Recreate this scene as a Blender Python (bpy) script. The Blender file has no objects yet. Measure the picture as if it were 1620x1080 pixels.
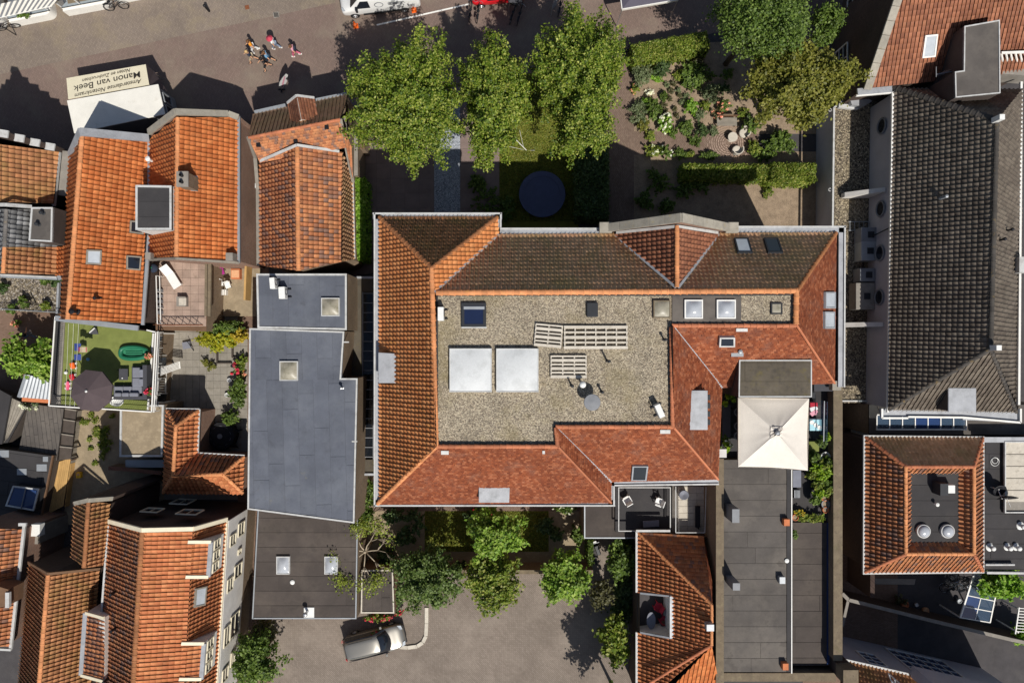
import bpy,bmesh,math,random
import numpy as np
from mathutils import Vector,Matrix
scene=bpy.context.scene
COL=scene.collection
R=math.radians
rnd=random.Random(7)
# camera
CAM_H=50.0
FPX=1080.0
cam_d=bpy.data.cameras.new('camera');cam=bpy.data.objects.new('camera',cam_d)
COL.objects.link(cam)
cam_d.lens=24;cam_d.sensor_width=36;cam_d.clip_end=2000;cam_d.clip_start=.5
cam.location=(0,0,CAM_H);cam.rotation_euler=(0,0,0)
scene.camera=cam
# light
SUN_TO=Vector((.34,-.69,1.0)).normalized()
world=bpy.data.worlds.new('World');scene.world=world;world.use_nodes=True
wn=world.node_tree;wn.nodes.clear()
sky=wn.nodes.new('ShaderNodeTexSky');sky.sky_type='NISHITA';sky.sun_disc=False
sky.sun_elevation=math.asin(SUN_TO.z);sky.sun_rotation=math.atan2(SUN_TO.x,SUN_TO.y)
sky.air_density=1.0;sky.dust_density=1.2
bg=wn.nodes.new('ShaderNodeBackground');bg.inputs['Strength'].default_value=.068
wo=wn.nodes.new('ShaderNodeOutputWorld')
wn.links.new(sky.outputs[0],bg.inputs[0]);wn.links.new(bg.outputs[0],wo.inputs[0])
sun_d=bpy.data.lights.new('sun','SUN');sun_d.energy=4.5;sun_d.angle=R(.5);sun_d.color=(1,.955,.88)
sun=bpy.data.objects.new('sun',sun_d);COL.objects.link(sun)
sun.rotation_euler=SUN_TO.to_track_quat('Z','Y').to_euler();sun.location=(10,-30,40)
vs=scene.view_settings
vs.view_transform='Standard';vs.look='None';vs.exposure=0.0;vs.gamma=1;vs.use_curve_mapping=False
scene.render.engine='CYCLES'
scene.cycles.max_bounces=6;scene.cycles.transparent_max_bounces=16
# helpers
def P(x,y,h=0.0):
 k=(CAM_H-h)/FPX
 return Vector(((x-810)*k,(540-y)*k,h))
def S(hexs,f=1.0):
 o=[]
 for i in (0,2,4):
  c=int(hexs[i:i+2],16)/255
  o.append((c/12.92 if c<=.04045 else((c+.055)/1.055)**2.4)*f)
 return(o[0],o[1],o[2],1)
OFF={}
def woff(o):
 return OFF.get(o.name,Vector((0,0,0)))if o else Vector((0,0,0))
def tag(o,label=None,cat=None,group=None,kind=None):
 if label:o['label']=label
 if cat:o['category']=cat
 if group:o['group']=group
 if kind:o['kind']=kind
 return o
def thing(name,label,cat,loc,group=None,rz=0.0):
 o=bpy.data.objects.new(name,None);COL.objects.link(o)
 o.empty_display_size=.3
 o.location=loc;o.rotation_euler=(0,0,rz)
 OFF[o.name]=Vector(loc)if rz==0 else None
 return tag(o,label,cat,group)
class MB:
 def __init__(s):s.v=[];s.f=[];s.m=[]
 def add(s,vs_,fs,mi=0):
  b=len(s.v);s.v+=[tuple(p)for p in vs_]
  s.f+=[tuple(i+b for i in f)for f in fs];s.m+=[mi]*len(fs);return s
 def box(s,c,size,rz=0.0,mi=0,mat=None):
  x,y,z=size[0]/2,size[1]/2,size[2]/2
  vs_=[Vector((sx*x,sy*y,sz*z))for sz in (-1,1)for sx,sy in ((-1,-1),(1,-1),(1,1),(-1,1))]
  m=mat if mat is not None else Matrix.Rotation(rz,3,'Z')
  vs_=[m@p+Vector(c)for p in vs_]
  return s.add(vs_,[(3,2,1,0),(4,5,6,7),(0,1,5,4),(1,2,6,5),(2,3,7,6),(3,0,4,7)],mi)
 def bar(s,a,b,w,t,mi=0):
  a=Vector(a);b=Vector(b);d=b-a
  if d.length<1e-5:return s
  d.normalize();up=Vector((0,0,1))if abs(d.z)<.95 else Vector((0,1,0))
  x=d.cross(up).normalized();z=x.cross(d).normalized()
  q=[(-w/2,-t/2),(w/2,-t/2),(w/2,t/2),(-w/2,t/2)]
  vs_=[a+x*i+z*j for i,j in q]+[b+x*i+z*j for i,j in q]
  return s.add(vs_,[(3,2,1,0),(4,5,6,7),(0,1,5,4),(1,2,6,5),(2,3,7,6),(3,0,4,7)],mi)
 def prism(s,pts,z0,z1,mi=0):
  n=len(pts)
  ar=sum(pts[i][0]*pts[(i+1)%n][1]-pts[(i+1)%n][0]*pts[i][1]for i in range(n))
  if ar<0:pts=pts[::-1]
  vs_=[(p[0],p[1],z0)for p in pts]+[(p[0],p[1],z1)for p in pts]
  return s.add(vs_,[tuple(range(n))[::-1],tuple(range(n,2*n))]+[(i,(i+1)%n,n+(i+1)%n,n+i)for i in range(n)],mi)
 def slab(s,pts,t,mi=0):
  pts=[Vector(p)for p in pts];n=len(pts)
  ar=sum(pts[i].x*pts[(i+1)%n].y-pts[(i+1)%n].x*pts[i].y for i in range(n))
  if ar<0:pts=pts[::-1]
  d=Vector((0,0,t))
  return s.add([p-d for p in pts]+pts,[tuple(range(n))[::-1],tuple(range(n,2*n))]+[(i,(i+1)%n,n+(i+1)%n,n+i)for i in range(n)],mi)
 def tube(s,path,r,n=8,mi=0,r2=None):
  path=[Vector(p)for p in path];k=len(path);rings=[]
  for i,p in enumerate(path):
   d=(path[min(i+1,k-1)]-path[max(i-1,0)]).normalized()
   up=Vector((0,0,1))if abs(d.z)<.9 else Vector((1,0,0))
   x=d.cross(up).normalized();y=x.cross(d)
   rr=r if r2 is None else r+(r2-r)*i/max(1,k-1)
   rings.append([p+(x*math.cos(2*math.pi*j/n)+y*math.sin(2*math.pi*j/n))*rr for j in range(n)])
  vs_=[q for g in rings for q in g]
  fs=[(i*n+j,i*n+(j+1)%n,(i+1)*n+(j+1)%n,(i+1)*n+j)for i in range(k-1)for j in range(n)]
  fs+=[tuple(range(n))[::-1],tuple(range((k-1)*n,k*n))]
  return s.add(vs_,fs,mi)
 def lathe(s,prof,c,n=16,mi=0,sx=1,sy=1):
  c=Vector(c);k=len(prof)
  vs_=[c+Vector((sx*r*math.cos(2*math.pi*j/n),sy*r*math.sin(2*math.pi*j/n),z))for r,z in prof for j in range(n)]
  fs=[(i*n+j,i*n+(j+1)%n,(i+1)*n+(j+1)%n,(i+1)*n+j)for i in range(k-1)for j in range(n)]
  fs+=[tuple(range(n))[::-1],tuple(range((k-1)*n,k*n))]
  return s.add(vs_,fs,mi)
 def torus(s,c,R_,r,axis='Z',n=20,m=6,mi=0,mat=None):
  vs_=[];c=Vector(c)
  for i in range(n):
   a=2*math.pi*i/n
   for j in range(m):
    b=2*math.pi*j/m
    p=Vector(((R_+r*math.cos(b))*math.cos(a),(R_+r*math.cos(b))*math.sin(a),r*math.sin(b)))
    if axis=='Y':p=Vector((p.x,p.z,p.y))
    if axis=='X':p=Vector((p.z,p.x,p.y))
    if mat is not None:p=mat@p
    vs_.append(c+p)
  fs=[(i*m+j,((i+1)%n)*m+j,((i+1)%n)*m+(j+1)%m,i*m+(j+1)%m)for i in range(n)for j in range(m)]
  return s.add(vs_,fs,mi)
 def build(s,name,mat,parent=None,smooth=False,bevel=0.0,local=False,seg=2):
  me=bpy.data.meshes.new(name)
  off=Vector((0,0,0))
  if parent is not None and not local:
   off=woff(parent)
  vv=[Vector(p)for p in s.v]
  loc=Vector((0,0,0))
  if parent is None and not local and vv:
   a=np.array([tuple(p)for p in vv])
   loc=Vector(((a[:,0].min()+a[:,0].max())/2,(a[:,1].min()+a[:,1].max())/2,a[:,2].min()));off=loc
  me.from_pydata([tuple(p-off)for p in vv],[],s.f)
  mats=mat if isinstance(mat,(list,tuple))else[mat]
  for m in mats:me.materials.append(M[m]if isinstance(m,str)else m)
  if len(mats)>1:me.polygons.foreach_set('material_index',s.m)
  if bevel or len(vv)<6000:
   bm=bmesh.new();bm.from_mesh(me)
   if bevel:
    bmesh.ops.remove_doubles(bm,verts=bm.verts,dist=1e-5)
    es=[e for e in bm.edges if len(e.link_faces)==2 and e.calc_face_angle(0)>.5]
    bmesh.ops.bevel(bm,geom=es,offset=bevel,segments=seg,affect='EDGES',profile=.5)
   bmesh.ops.recalc_face_normals(bm,faces=bm.faces)
   bm.to_mesh(me);bm.free()
  if smooth:
   me.polygons.foreach_set('use_smooth',[True]*len(me.polygons))
  me.update()
  o=bpy.data.objects.new(name,me);COL.objects.link(o)
  o.location=loc
  if parent is not None:o.parent=parent
  OFF[o.name]=loc.copy()if parent is None else(woff(parent).copy()if OFF.get(parent.name)is not None else None)
  return o
def put(name,me,mw,parent=None):
 o=bpy.data.objects.new(name,me);COL.objects.link(o)
 off=woff(parent)if parent else Vector((0,0,0))
 o.parent=parent
 o.matrix_local=Matrix.Translation(-off)@mw
 return o
def copy_tree(o,parent=None):
 c=o.copy();COL.objects.link(c)
 if parent is not None:c.parent=parent
 for ch in list(o.children):copy_tree(ch,c)
 return c
def clip2(poly,clip):
 out=list(poly);n=len(clip)
 for i in range(n):
  a,b=clip[i],clip[(i+1)%n];inp=out;out=[]
  if not inp:return[]
  f=lambda p:(b[0]-a[0])*(p[1]-a[1])-(b[1]-a[1])*(p[0]-a[0])
  for j in range(len(inp)):
   p,q=inp[j-1],inp[j];fp,fq=f(p),f(q)
   if(fp>=0)!=(fq>=0):
    t=fp/(fp-fq);out.append((p[0]+(q[0]-p[0])*t,p[1]+(q[1]-p[1])*t))
   if fq>=0:out.append(q)
 return out
def ccw(p):
 n=len(p)
 ar=sum(p[i][0]*p[(i+1)%n][1]-p[(i+1)%n][0]*p[i][1]for i in range(n))
 return list(p)if ar>0 else list(p)[::-1]
def inset2(pts,d):
 pts=ccw([(p[0],p[1])for p in pts]);n=len(pts)
 ln=[]
 for i in range(n):
  a=Vector(pts[i]);b=Vector(pts[(i+1)%n]);e=(b-a).normalized();nn=Vector((-e.y,e.x))
  ln.append((a+nn*d,e))
 out=[]
 for i in range(n):
  p,e=ln[i-1];q,g=ln[i]
  den=e.x*g.y-e.y*g.x
  if abs(den)<1e-4:out.append((q.x,q.y));continue
  t=((q.x-p.x)*g.y-(q.y-p.y)*g.x)/den
  r=p+e*t;out.append((r.x,r.y))
 return pts,out
 # materials
M={}
class NT:
 def __init__(s,name):
  s.mat=bpy.data.materials.new(name);s.mat.use_nodes=True
  s.n=s.mat.node_tree.nodes;s.l=s.mat.node_tree.links;s.n.clear()
  s.out=s.n.new('ShaderNodeOutputMaterial');s.b=s.n.new('ShaderNodeBsdfPrincipled')
  s.l.new(s.b.outputs[0],s.out.inputs[0])
 def node(s,t,**k):
  n=s.n.new(t)
  for a,v in k.items():setattr(n,a,v)
  return n
 def pos(s):
  return s.node('ShaderNodeNewGeometry').outputs['Position']
 def noise(s,scale,detail=4,rough=.6,vec=None,dist=0):
  n=s.node('ShaderNodeTexNoise');n.inputs['Scale'].default_value=scale
  n.inputs['Detail'].default_value=detail;n.inputs['Roughness'].default_value=rough
  n.inputs['Distortion'].default_value=dist
  s.l.new(vec if vec is not None else s.pos(),n.inputs['Vector']);return n.outputs['Fac']
 def ramp(s,fac,stops,interp='LINEAR'):
  r=s.node('ShaderNodeValToRGB');r.color_ramp.interpolation=interp
  el=r.color_ramp.elements
  while len(el)<len(stops):el.new(.5)
  for e,(p,c)in zip(el,stops):
   e.position=p;e.color=c if len(c)==4 else(*c,1)
  s.l.new(fac,r.inputs[0]);return r.outputs[0]
 def mix(s,fac,a,b,mode='MIX'):
  m=s.node('ShaderNodeMix',data_type='RGBA',blend_type=mode)
  for i,v in ((0,fac),(6,a),(7,b)):
   if isinstance(v,(int,float)):m.inputs[i].default_value=v
   elif isinstance(v,tuple):m.inputs[i].default_value=v
   else:s.l.new(v,m.inputs[i])
  return m.outputs[2]
 def math(s,op,a,b=None):
  m=s.node('ShaderNodeMath',operation=op)
  for i,v in enumerate((a,b)):
   if v is None:continue
   if isinstance(v,(int,float)):m.inputs[i].default_value=v
   else:s.l.new(v,m.inputs[i])
  return m.outputs[0]
 def bump(s,h,strength,dist=.02):
  b=s.node('ShaderNodeBump');b.inputs['Strength'].default_value=strength;b.inputs['Distance'].default_value=dist
  s.l.new(h,b.inputs['Height']);s.l.new(b.outputs[0],s.b.inputs['Normal'])
 def color(s,c):
  if isinstance(c,tuple):s.b.inputs['Base Color'].default_value=c
  else:s.l.new(c,s.b.inputs['Base Color'])
def mul(c,f):return(min(1,c[0]*f),min(1,c[1]*f),min(1,c[2]*f),1)
def pm(name,base,rough=.85,var=.18,scale=2.5,bump=.15,bscale=45,metallic=0.0,spec=.3,layers=(),objrand=0.0,fine=.12,fscale=30):
 t=NT(name)
 c=t.ramp(t.noise(scale,5),[(.3,mul(base,1-var)),(.7,mul(base,1+var))])
 if fine:
  f=t.ramp(t.noise(fscale,2,.7),[(.3,(1-fine,)*3),(.7,(1+fine,)*3)])
  c=t.mix(1.0,c,f,'MULTIPLY')
 for col,sc,lo,hi,st in layers:
  m=t.ramp(t.noise(sc,6,.65),[(lo,(0,0,0)),(hi,(st,)*3)])
  c=t.mix(m,c,col)
 if objrand:
  oi=t.node('ShaderNodeObjectInfo')
  v=t.ramp(oi.outputs['Random'],[(0,(1-objrand,)*3),(1,(1+objrand,)*3)])
  c=t.mix(1.0,c,v,'MULTIPLY')
 t.color(c)
 t.b.inputs['Roughness'].default_value=rough;t.b.inputs['Metallic'].default_value=metallic
 t.b.inputs['Specular IOR Level'].default_value=spec
 if bump:t.bump(t.noise(bscale,3),bump)
 M[name]=t.mat;return t
def tile_mat(name,cols,layers=(),rough=.75,var=.15,spec=.25):
 t=NT(name)
 a=t.node('ShaderNodeAttribute',attribute_name='rnd')
 n=len(cols)
 c=t.ramp(a.outputs['Fac'],[((i+.5)/n,q)for i,q in enumerate(cols)])
 big=t.ramp(t.noise(.5,4),[(.3,(1-var,)*3),(.7,(1+var,)*3)])
 c=t.mix(1.0,c,big,'MULTIPLY')
 f=t.ramp(t.noise(22,3,.7),[(.25,(.82,)*3),(.75,(1.15,)*3)])
 c=t.mix(1.0,c,f,'MULTIPLY')
 for col,sc,lo,hi,st in layers:
  m=t.ramp(t.noise(sc,6,.7),[(lo,(0,0,0)),(hi,(st,)*3)])
  c=t.mix(m,c,col)
 t.color(c);t.b.inputs['Roughness'].default_value=rough;t.b.inputs['Specular IOR Level'].default_value=spec
 t.bump(t.noise(60,3),.25,.01)
 M[name]=t.mat
def brick_mat(name,c1,c2,mortar,bw=.21,bh=.07,rot=0.0,rough=.9,layers=(),msize=.012,var=.2,bump=.35,vertical=False,offset=.5,big=.35):
 t=NT(name)
 g=t.pos()
 mp=t.node('ShaderNodeMapping');mp.inputs['Rotation'].default_value=(0,0,rot)
 if vertical:
  sx=t.node('ShaderNodeSeparateXYZ');t.l.new(g,sx.inputs[0])
  cx=t.node('ShaderNodeCombineXYZ')
  t.l.new(t.math('ADD',sx.outputs[0],sx.outputs[1]),cx.inputs[0]);t.l.new(sx.outputs[2],cx.inputs[1])
  g=cx.outputs[0]
 t.l.new(g,mp.inputs[0])
 b=t.node('ShaderNodeTexBrick');b.offset=offset
 b.inputs['Color1'].default_value=c1;b.inputs['Color2'].default_value=c2;b.inputs['Mortar'].default_value=mortar
 b.inputs['Scale'].default_value=1;b.inputs['Brick Width'].default_value=bw;b.inputs['Row Height'].default_value=bh
 b.inputs['Mortar Size'].default_value=msize;b.inputs['Bias'].default_value=0
 t.l.new(mp.outputs[0],b.inputs['Vector'])
 c=t.mix(1.0,b.outputs['Color'],t.ramp(t.noise(big,5),[(.3,(1-var,)*3),(.7,(1+var,)*3)]),'MULTIPLY')
 c=t.mix(1.0,c,t.ramp(t.noise(5.5,4,.75),[(.25,(1-var,)*3),(.75,(1+var,)*3)]),'MULTIPLY')
 for col,sc,lo,hi,st in layers:
  m=t.ramp(t.noise(sc,6,.65),[(lo,(0,0,0)),(hi,(st,)*3)])
  c=t.mix(m,c,col)
 t.color(c);t.b.inputs['Roughness'].default_value=rough;t.b.inputs['Specular IOR Level'].default_value=.25
 t.bump(b.outputs['Fac'],-bump,.01)
 M[name]=t.mat
def leaf_mat(name,cols,transl=.35,rough=.5):
 t=NT(name)
 a=t.node('ShaderNodeAttribute',attribute_name='rnd')
 n=len(cols)
 c=t.ramp(a.outputs['Fac'],[((i+.5)/n,q)for i,q in enumerate(cols)])
 c=t.mix(1.0,c,t.ramp(t.noise(.9,3),[(.3,(.8,)*3),(.7,(1.2,)*3)]),'MULTIPLY')
 t.color(c);t.b.inputs['Roughness'].default_value=rough;t.b.inputs['Specular IOR Level'].default_value=.35
 tr=t.node('ShaderNodeBsdfTranslucent');t.l.new(t.mix(1.0,c,(1.1,1.15,.5,1),'MULTIPLY'),tr.inputs[0])
 mx=t.node('ShaderNodeMixShader');mx.inputs[0].default_value=transl
 t.l.new(t.b.outputs[0],mx.inputs[1]);t.l.new(tr.outputs[0],mx.inputs[2]);t.l.new(mx.outputs[0],t.out.inputs[0])
 M[name]=t.mat
def gravel_mat(name,cols,scale=14,var=.2,layers=()):
 t=NT(name)
 v=t.node('ShaderNodeTexVoronoi');v.inputs['Scale'].default_value=scale
 t.l.new(t.pos(),v.inputs['Vector'])
 sep=t.node('ShaderNodeSeparateColor');t.l.new(v.outputs['Color'],sep.inputs[0])
 n=len(cols)
 c=t.ramp(sep.outputs[0],[((i+.5)/n,q)for i,q in enumerate(cols)])
 c=t.mix(1.0,c,t.ramp(v.outputs['Distance'],[(.25,(1.1,)*3),(.75,(.45,)*3)]),'MULTIPLY')
 c=t.mix(1.0,c,t.ramp(t.noise(.6,5),[(.3,(1-var,)*3),(.7,(1+var,)*3)]),'MULTIPLY')
 for col,sc,lo,hi,st in layers:
  m=t.ramp(t.noise(sc,6,.65),[(lo,(0,0,0)),(hi,(st,)*3)])
  c=t.mix(m,c,col)
 t.color(c);t.b.inputs['Roughness'].default_value=.9
 t.bump(v.outputs['Distance'],-.8,.04)
 M[name]=t.mat
def attr_mat(name,cols,rough=.85,spec=.25,var=.1,layers=()):
 t=NT(name)
 a=t.node('ShaderNodeAttribute',attribute_name='rnd');n=len(cols)
 c=t.ramp(a.outputs['Fac'],[((i+.5)/n,q)for i,q in enumerate(cols)])
 c=t.mix(1.0,c,t.ramp(t.noise(.7,5),[(.3,(1-var,)*3),(.7,(1+var,)*3)]),'MULTIPLY')
 for col,sc,lo,hi,st in layers:
  c=t.mix(t.ramp(t.noise(sc,6,.65),[(lo,(0,0,0)),(hi,(st,)*3)]),c,col)
 t.color(c);t.b.inputs['Roughness'].default_value=rough;t.b.inputs['Specular IOR Level'].default_value=spec
 M[name]=t.mat
def glass_mat(name,tint,alpha=.75,rough=.05):
 t=NT(name)
 t.color(tint);t.b.inputs['Roughness'].default_value=rough;t.b.inputs['Specular IOR Level'].default_value=.6
 tr=t.node('ShaderNodeBsdfTransparent');tr.inputs[0].default_value=(.8,.85,.88,1)
 mx=t.node('ShaderNodeMixShader');mx.inputs[0].default_value=alpha
 t.l.new(tr.outputs[0],mx.inputs[1]);t.l.new(t.b.outputs[0],mx.inputs[2]);t.l.new(mx.outputs[0],t.out.inputs[0])
 M[name]=t.mat
 # --- roof tiles
LICH=S('d8b25a')
tile_mat('tile_orange',[S('b06a44'),S('b87048'),S('c27a50'),S('c88458'),S('b47046')],[(S('8a5a3a'),1.1,.54,.72,.55),(S('5a4636'),9,.64,.74,.6),(S('c89a50'),5,.64,.76,.3)])
tile_mat('tile_orange_bright',[S('ba6a3a'),S('c47441'),S('cc7e4a'),S('be6e3d'),S('b26436')],[(S('96603c'),1.1,.5,.72,.6),(S('6e4a34'),10,.62,.75,.5),(S('d09a58'),4,.62,.76,.3)])
tile_mat('tile_west',[S('cc824e'),S('d48a54'),S('da945e'),S('c27a48')],[(S('d0a050'),2.2,.56,.74,.5),(S('7a5238'),7,.62,.74,.5),(LICH,14,.68,.75,.5)])
tile_mat('tile_brown',[S('a87450'),S('b47c54'),S('bc845c'),S('9a6a48')],[(S('8a7a44'),.8,.45,.7,.55),(S('644a38'),8,.6,.74,.6),(LICH,16,.68,.76,.4)])
tile_mat('tile_moss_lifted',[S('d8a880'),S('e4b48c'),S('cc9c74'),S('e0ac84')],[(S('b09c64'),.55,.45,.7,.6),(S('906a48'),6,.58,.72,.5),(S('b4a868'),3,.62,.76,.4)])  # mossy tiles, base colour brightened to make up for grazing sun on north slopes
tile_mat('tile_old',[S('b0704c'),S('bc7c54'),S('c4865c'),S('a06646'),S('8a6a5c')],[(S('7e5c48'),1.5,.5,.7,.6),(S('6e6c6c'),2.8,.68,.73,.7),(S('4c3c32'),9,.62,.74,.6)])
tile_mat('tile_flat_red',[S('7a4029'),S('86482d'),S('925133'),S('6e3824'),S('9e6042')],[(S('866050'),1.2,.52,.72,.6),(S('c8ac98'),6,.66,.74,.5),(S('644234'),10,.6,.74,.5)])
tile_mat('tile_black',[S('695f55'),S('73695e'),S('7c7266'),S('5f564d')],[(S('787268'),1.2,.55,.75,.5),(S('9a948a'),18,.7,.78,.5),(S('5e5a3c'),3,.64,.76,.4)],rough=.65)
tile_mat('tile_grey',[S('6c6c6c'),S('808080'),S('5c5c5c'),S('929292')],[(S('4a4a4a'),5,.6,.72,.6)])
tile_mat('tile_russet',[S('8a5a44'),S('966248'),S('a06a50'),S('80523e')],[(S('94785e'),2,.56,.74,.45),(S('e0c8a8'),20,.70,.77,.6),(S('64483a'),6,.6,.74,.5)])
for nm,c in (('ridge_orange','cc8a5c'),('ridge_brown','9c6844'),('ridge_black','4a4642'),('ridge_red','b47050'),('ridge_grey','6e6a66')):
 pm(nm,S(c),.8,.2,1.2,.3,40,objrand=.14,layers=[(S('c8a040'),3,.6,.75,.35),(S('5a4030'),8,.62,.74,.5)])
pm('deck',S('2c2420'),.95)
# --- felt, lead, metal
pm('felt_blue',S('5a5e68'),.8,.12,.8,.2,60,objrand=.07,layers=[(S('70747c'),.45,.46,.7,.6),(S('4a4c52'),2.2,.56,.76,.5),(S('7c7a72'),1.1,.66,.74,.5),(S('9a9a96'),14,.74,.79,.5)],spec=.3)
pm('felt_brown',S('4a433f'),.85,.16,.7,.25,60,objrand=.08,layers=[(S('625951'),.4,.48,.7,.65),(S('3c3734'),.8,.6,.66,.5),(S('3f3a38'),2.5,.58,.78,.5)])
pm('felt_grey',S('57524e'),.85,.18,.6,.25,60,objrand=.09,layers=[(S('756e66'),.4,.46,.68,.65),(S('443f3c'),.8,.6,.66,.5),(S('464240'),2.2,.56,.76,.5),(S('8c8a82'),9,.7,.78,.5)])
pm('felt_dark',S('3c3a3b'),.85,.15,.7,.25,60,objrand=.07,layers=[(S('504c48'),.6,.5,.75,.5)])
pm('felt_moss',S('5a5348'),.9,.2,.8,.25,50,objrand=.05,layers=[(S('6a6030'),1.5,.55,.72,.5),(S('3e3a36'),2.5,.5,.7,.6)])
pm('lead',S('a6a8ac'),.55,.12,1.5,.15,30,metallic=.25,spec=.5,layers=[(S('808284'),1.8,.5,.7,.6),(S('c8cacc'),5,.62,.75,.4),(S('6c6a64'),7,.62,.75,.5)])
pm('zinc',S('9ca0a4'),.5,.1,2,.1,30,metallic=.3,spec=.5,layers=[(S('7c7e80'),4,.58,.75,.5)])
pm('white_trim',S('c0c0be'),.6,.08,2,.08,30,layers=[(S('94908a'),2.2,.5,.7,.6),(S('74706a'),7,.6,.74,.5)])
pm('cream_trim',S('e0d6bc'),.6,.08,2,.08,30,layers=[(S('b8a88c'),4,.62,.76,.5)])
pm('white_paint',S('e6e4de'),.55,.06,2,.05,30)
pm('white_wall',S('d2cec8'),.85,.1,1.2,.2,40,layers=[(S('aaa49c'),2,.58,.76,.5)])
pm('grey_wall',S('b6b4ba'),.85,.08,1.0,.15,40,layers=[(S('98969a'),2,.58,.76,.4)])
pm('dark_wall',S('4c4440'),.9,.15,1.5,.2,40)
pm('stone',S('9a9488'),.85,.15,2.5,.25,40,layers=[(S('c0a448'),3,.6,.74,.5),(S('6c665e'),6,.6,.75,.5)],objrand=.1)
pm('coping_brown',S('756856'),.9,.2,2.5,.5,35,layers=[(S('8a7e64'),3,.52,.7,.6),(S('4e463c'),5,.54,.7,.7),(S('5c5a3a'),1.4,.6,.74,.5)])
pm('concrete',S('8a847c'),.9,.12,1.5,.2,40,layers=[(S('a8a298'),3,.55,.75,.4)])
pm('black_metal',S('26262a'),.5,.1,3,.05,40,metallic=.4)
pm('dark_plastic',S('2e3034'),.5,.1,3,.05,40)
pm('grey_plastic',S('7e8084'),.5,.1,3,.05,40)
pm('white_plastic',S('e4e4e0'),.4,.05,3,.03,40,layers=[(S('b0aea6'),5,.64,.78,.35)])
pm('steel',S('b8babc'),.35,.08,3,.05,40,metallic=.8)
pm('rust',S('7a4a30'),.8,.2,4,.3,40)
pm('dome_white',S('d0d2d2'),.16,.05,1.2,.03,20,spec=.5,layers=[(S('a8aaa8'),1.4,.5,.72,.5),(S('8c8a82'),6,.66,.76,.4)])
pm('dome_dull',S('9a9484'),.4,.15,2.5,.1,20,spec=.4,layers=[(S('5c5a40'),3,.5,.7,.6),(S('c8c2b4'),6,.6,.75,.5)])
pm('dome_smoke',S('aeb2b8'),.18,.08,1.5,.02,20,spec=.6,layers=[(S('8a8e94'),2,.55,.75,.4)])
pm('pane_dark',S('20242c'),.08,.1,1,0,20,spec=.7,fine=0)
pm('pane_navy',S('1e2844'),.08,.1,1,0,20,spec=.7,fine=0)
pm('pane_blue',S('2c4068'),.08,.1,1,0,20,spec=.7,fine=0)
pm('pane_light',S('b4bac0'),.12,.15,1.2,0,20,spec=.6,fine=0)
glass_mat('glass',S('1a2028'),.6)
glass_mat('glass_clear',S('5a708a'),.3)
# --- brick, paving, soil
brick_mat('brick_wall',S('8a5a44'),S('7a4c3a'),S('9a9084'),vertical=True,bh=.065)
brick_mat('brick_brown',S('7c6650'),S('6a543e'),S('8c8070'),vertical=True,bh=.065)
brick_mat('brick_dark',S('4a3a34'),S('3e302c'),S('5a5048'),vertical=True,bh=.065)
brick_mat('street_brick',S('826f66'),S('77665e'),S('6a5b53'),bw=.2,bh=.1,rot=R(78),var=.12,layers=[(S('8c8272'),.35,.48,.7,.5),(S('6c605e'),1.2,.55,.78,.4),(S('c2b8aa'),26,.73,.78,.4)],big=.2)
brick_mat('sidewalk_brick',S('8a7d70'),S('7e7268'),S('6e635b'),bw=.2,bh=.1,rot=R(78),var=.14,layers=[(S('9a8c6c'),.5,.5,.72,.4),(S('7a7068'),1.5,.55,.78,.4),(S('6c6a4c'),3.5,.66,.78,.35)],big=.3)
brick_mat('parking_brick',S('897d73'),S('7d7268'),S('6f655b'),bw=.21,bh=.105,rot=R(45),var=.13,layers=[(S('9c9084'),.4,.48,.7,.5),(S('6c6158'),.55,.52,.7,.5),(S('5c534b'),1.6,.62,.72,.4),(S('6a6040'),5,.68,.78,.4)],big=.25)
brick_mat('path_brick',S('8a7668'),S('786458'),S('5c4e44'),bw=.2,bh=.07,rot=R(90),var=.15,layers=[(S('6c6a40'),3,.62,.76,.4),(S('a09080'),6,.62,.78,.4)])
brick_mat('alley_brick',S('8a7060'),S('7a6050'),S('5c5046'),bw=.2,bh=.07,var=.15,layers=[(S('5c5434'),3,.6,.76,.4)])
pm('slab_grey',S('8c867c'),.9,.12,1.5,.15,40,objrand=.07,layers=[(S('6e6858'),2.2,.52,.74,.5),(S('a8a294'),4,.6,.76,.4)])
pm('slab_brown',S('80706a'),.9,.12,1.5,.15,40,objrand=.08)
pm('flagstone',S('a08a7c'),.9,.15,1.8,.2,35,objrand=.12,layers=[(S('a89888'),2.5,.56,.74,.5),(S('6a5c48'),3.5,.58,.76,.5)])
pm('asphalt',S('4a4748'),.95,.15,1.2,.3,60,layers=[(S('5c5856'),.8,.5,.74,.5)])
pm('soil',S('907e6a'),.97,.25,1.5,1.0,12,fine=.25,fscale=14,layers=[(S('9a8872'),3,.52,.7,.6),(S('544638'),5,.58,.74,.6),(S('5a6a34'),2.2,.64,.76,.5)])
pm('soil_dry',S('94856e'),.97,.15,1.5,.8,16,layers=[(S('aa9a80'),3,.52,.7,.6),(S('6a5c48'),5,.58,.74,.5)])
pm('lawn_soil',S('6c6c2c'),.97,.2,2,.5,40,layers=[(S('7c7434'),1.5,.5,.72,.6)])
pm('turf',S('747c42'),.95,.12,1.6,.5,120,fine=.22,fscale=60,layers=[(S('8e9456'),1.2,.5,.74,.5),(S('606c38'),3,.58,.76,.4)])
gravel_mat('gravel_roof',[S('8c8070'),S('a09480'),S('b0a48e'),S('c0b49c'),S('7a6e60')],16,.2,[(S('7c704c'),.35,.5,.7,.65),(S('6a5e48'),1.2,.58,.76,.5)])
gravel_mat('gravel_dark',[S('5e5448'),S('7a6e5c'),S('8e826c'),S('a89a80'),S('463e34')],11,.2,[(S('5c5236'),1.2,.54,.74,.5)])
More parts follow.
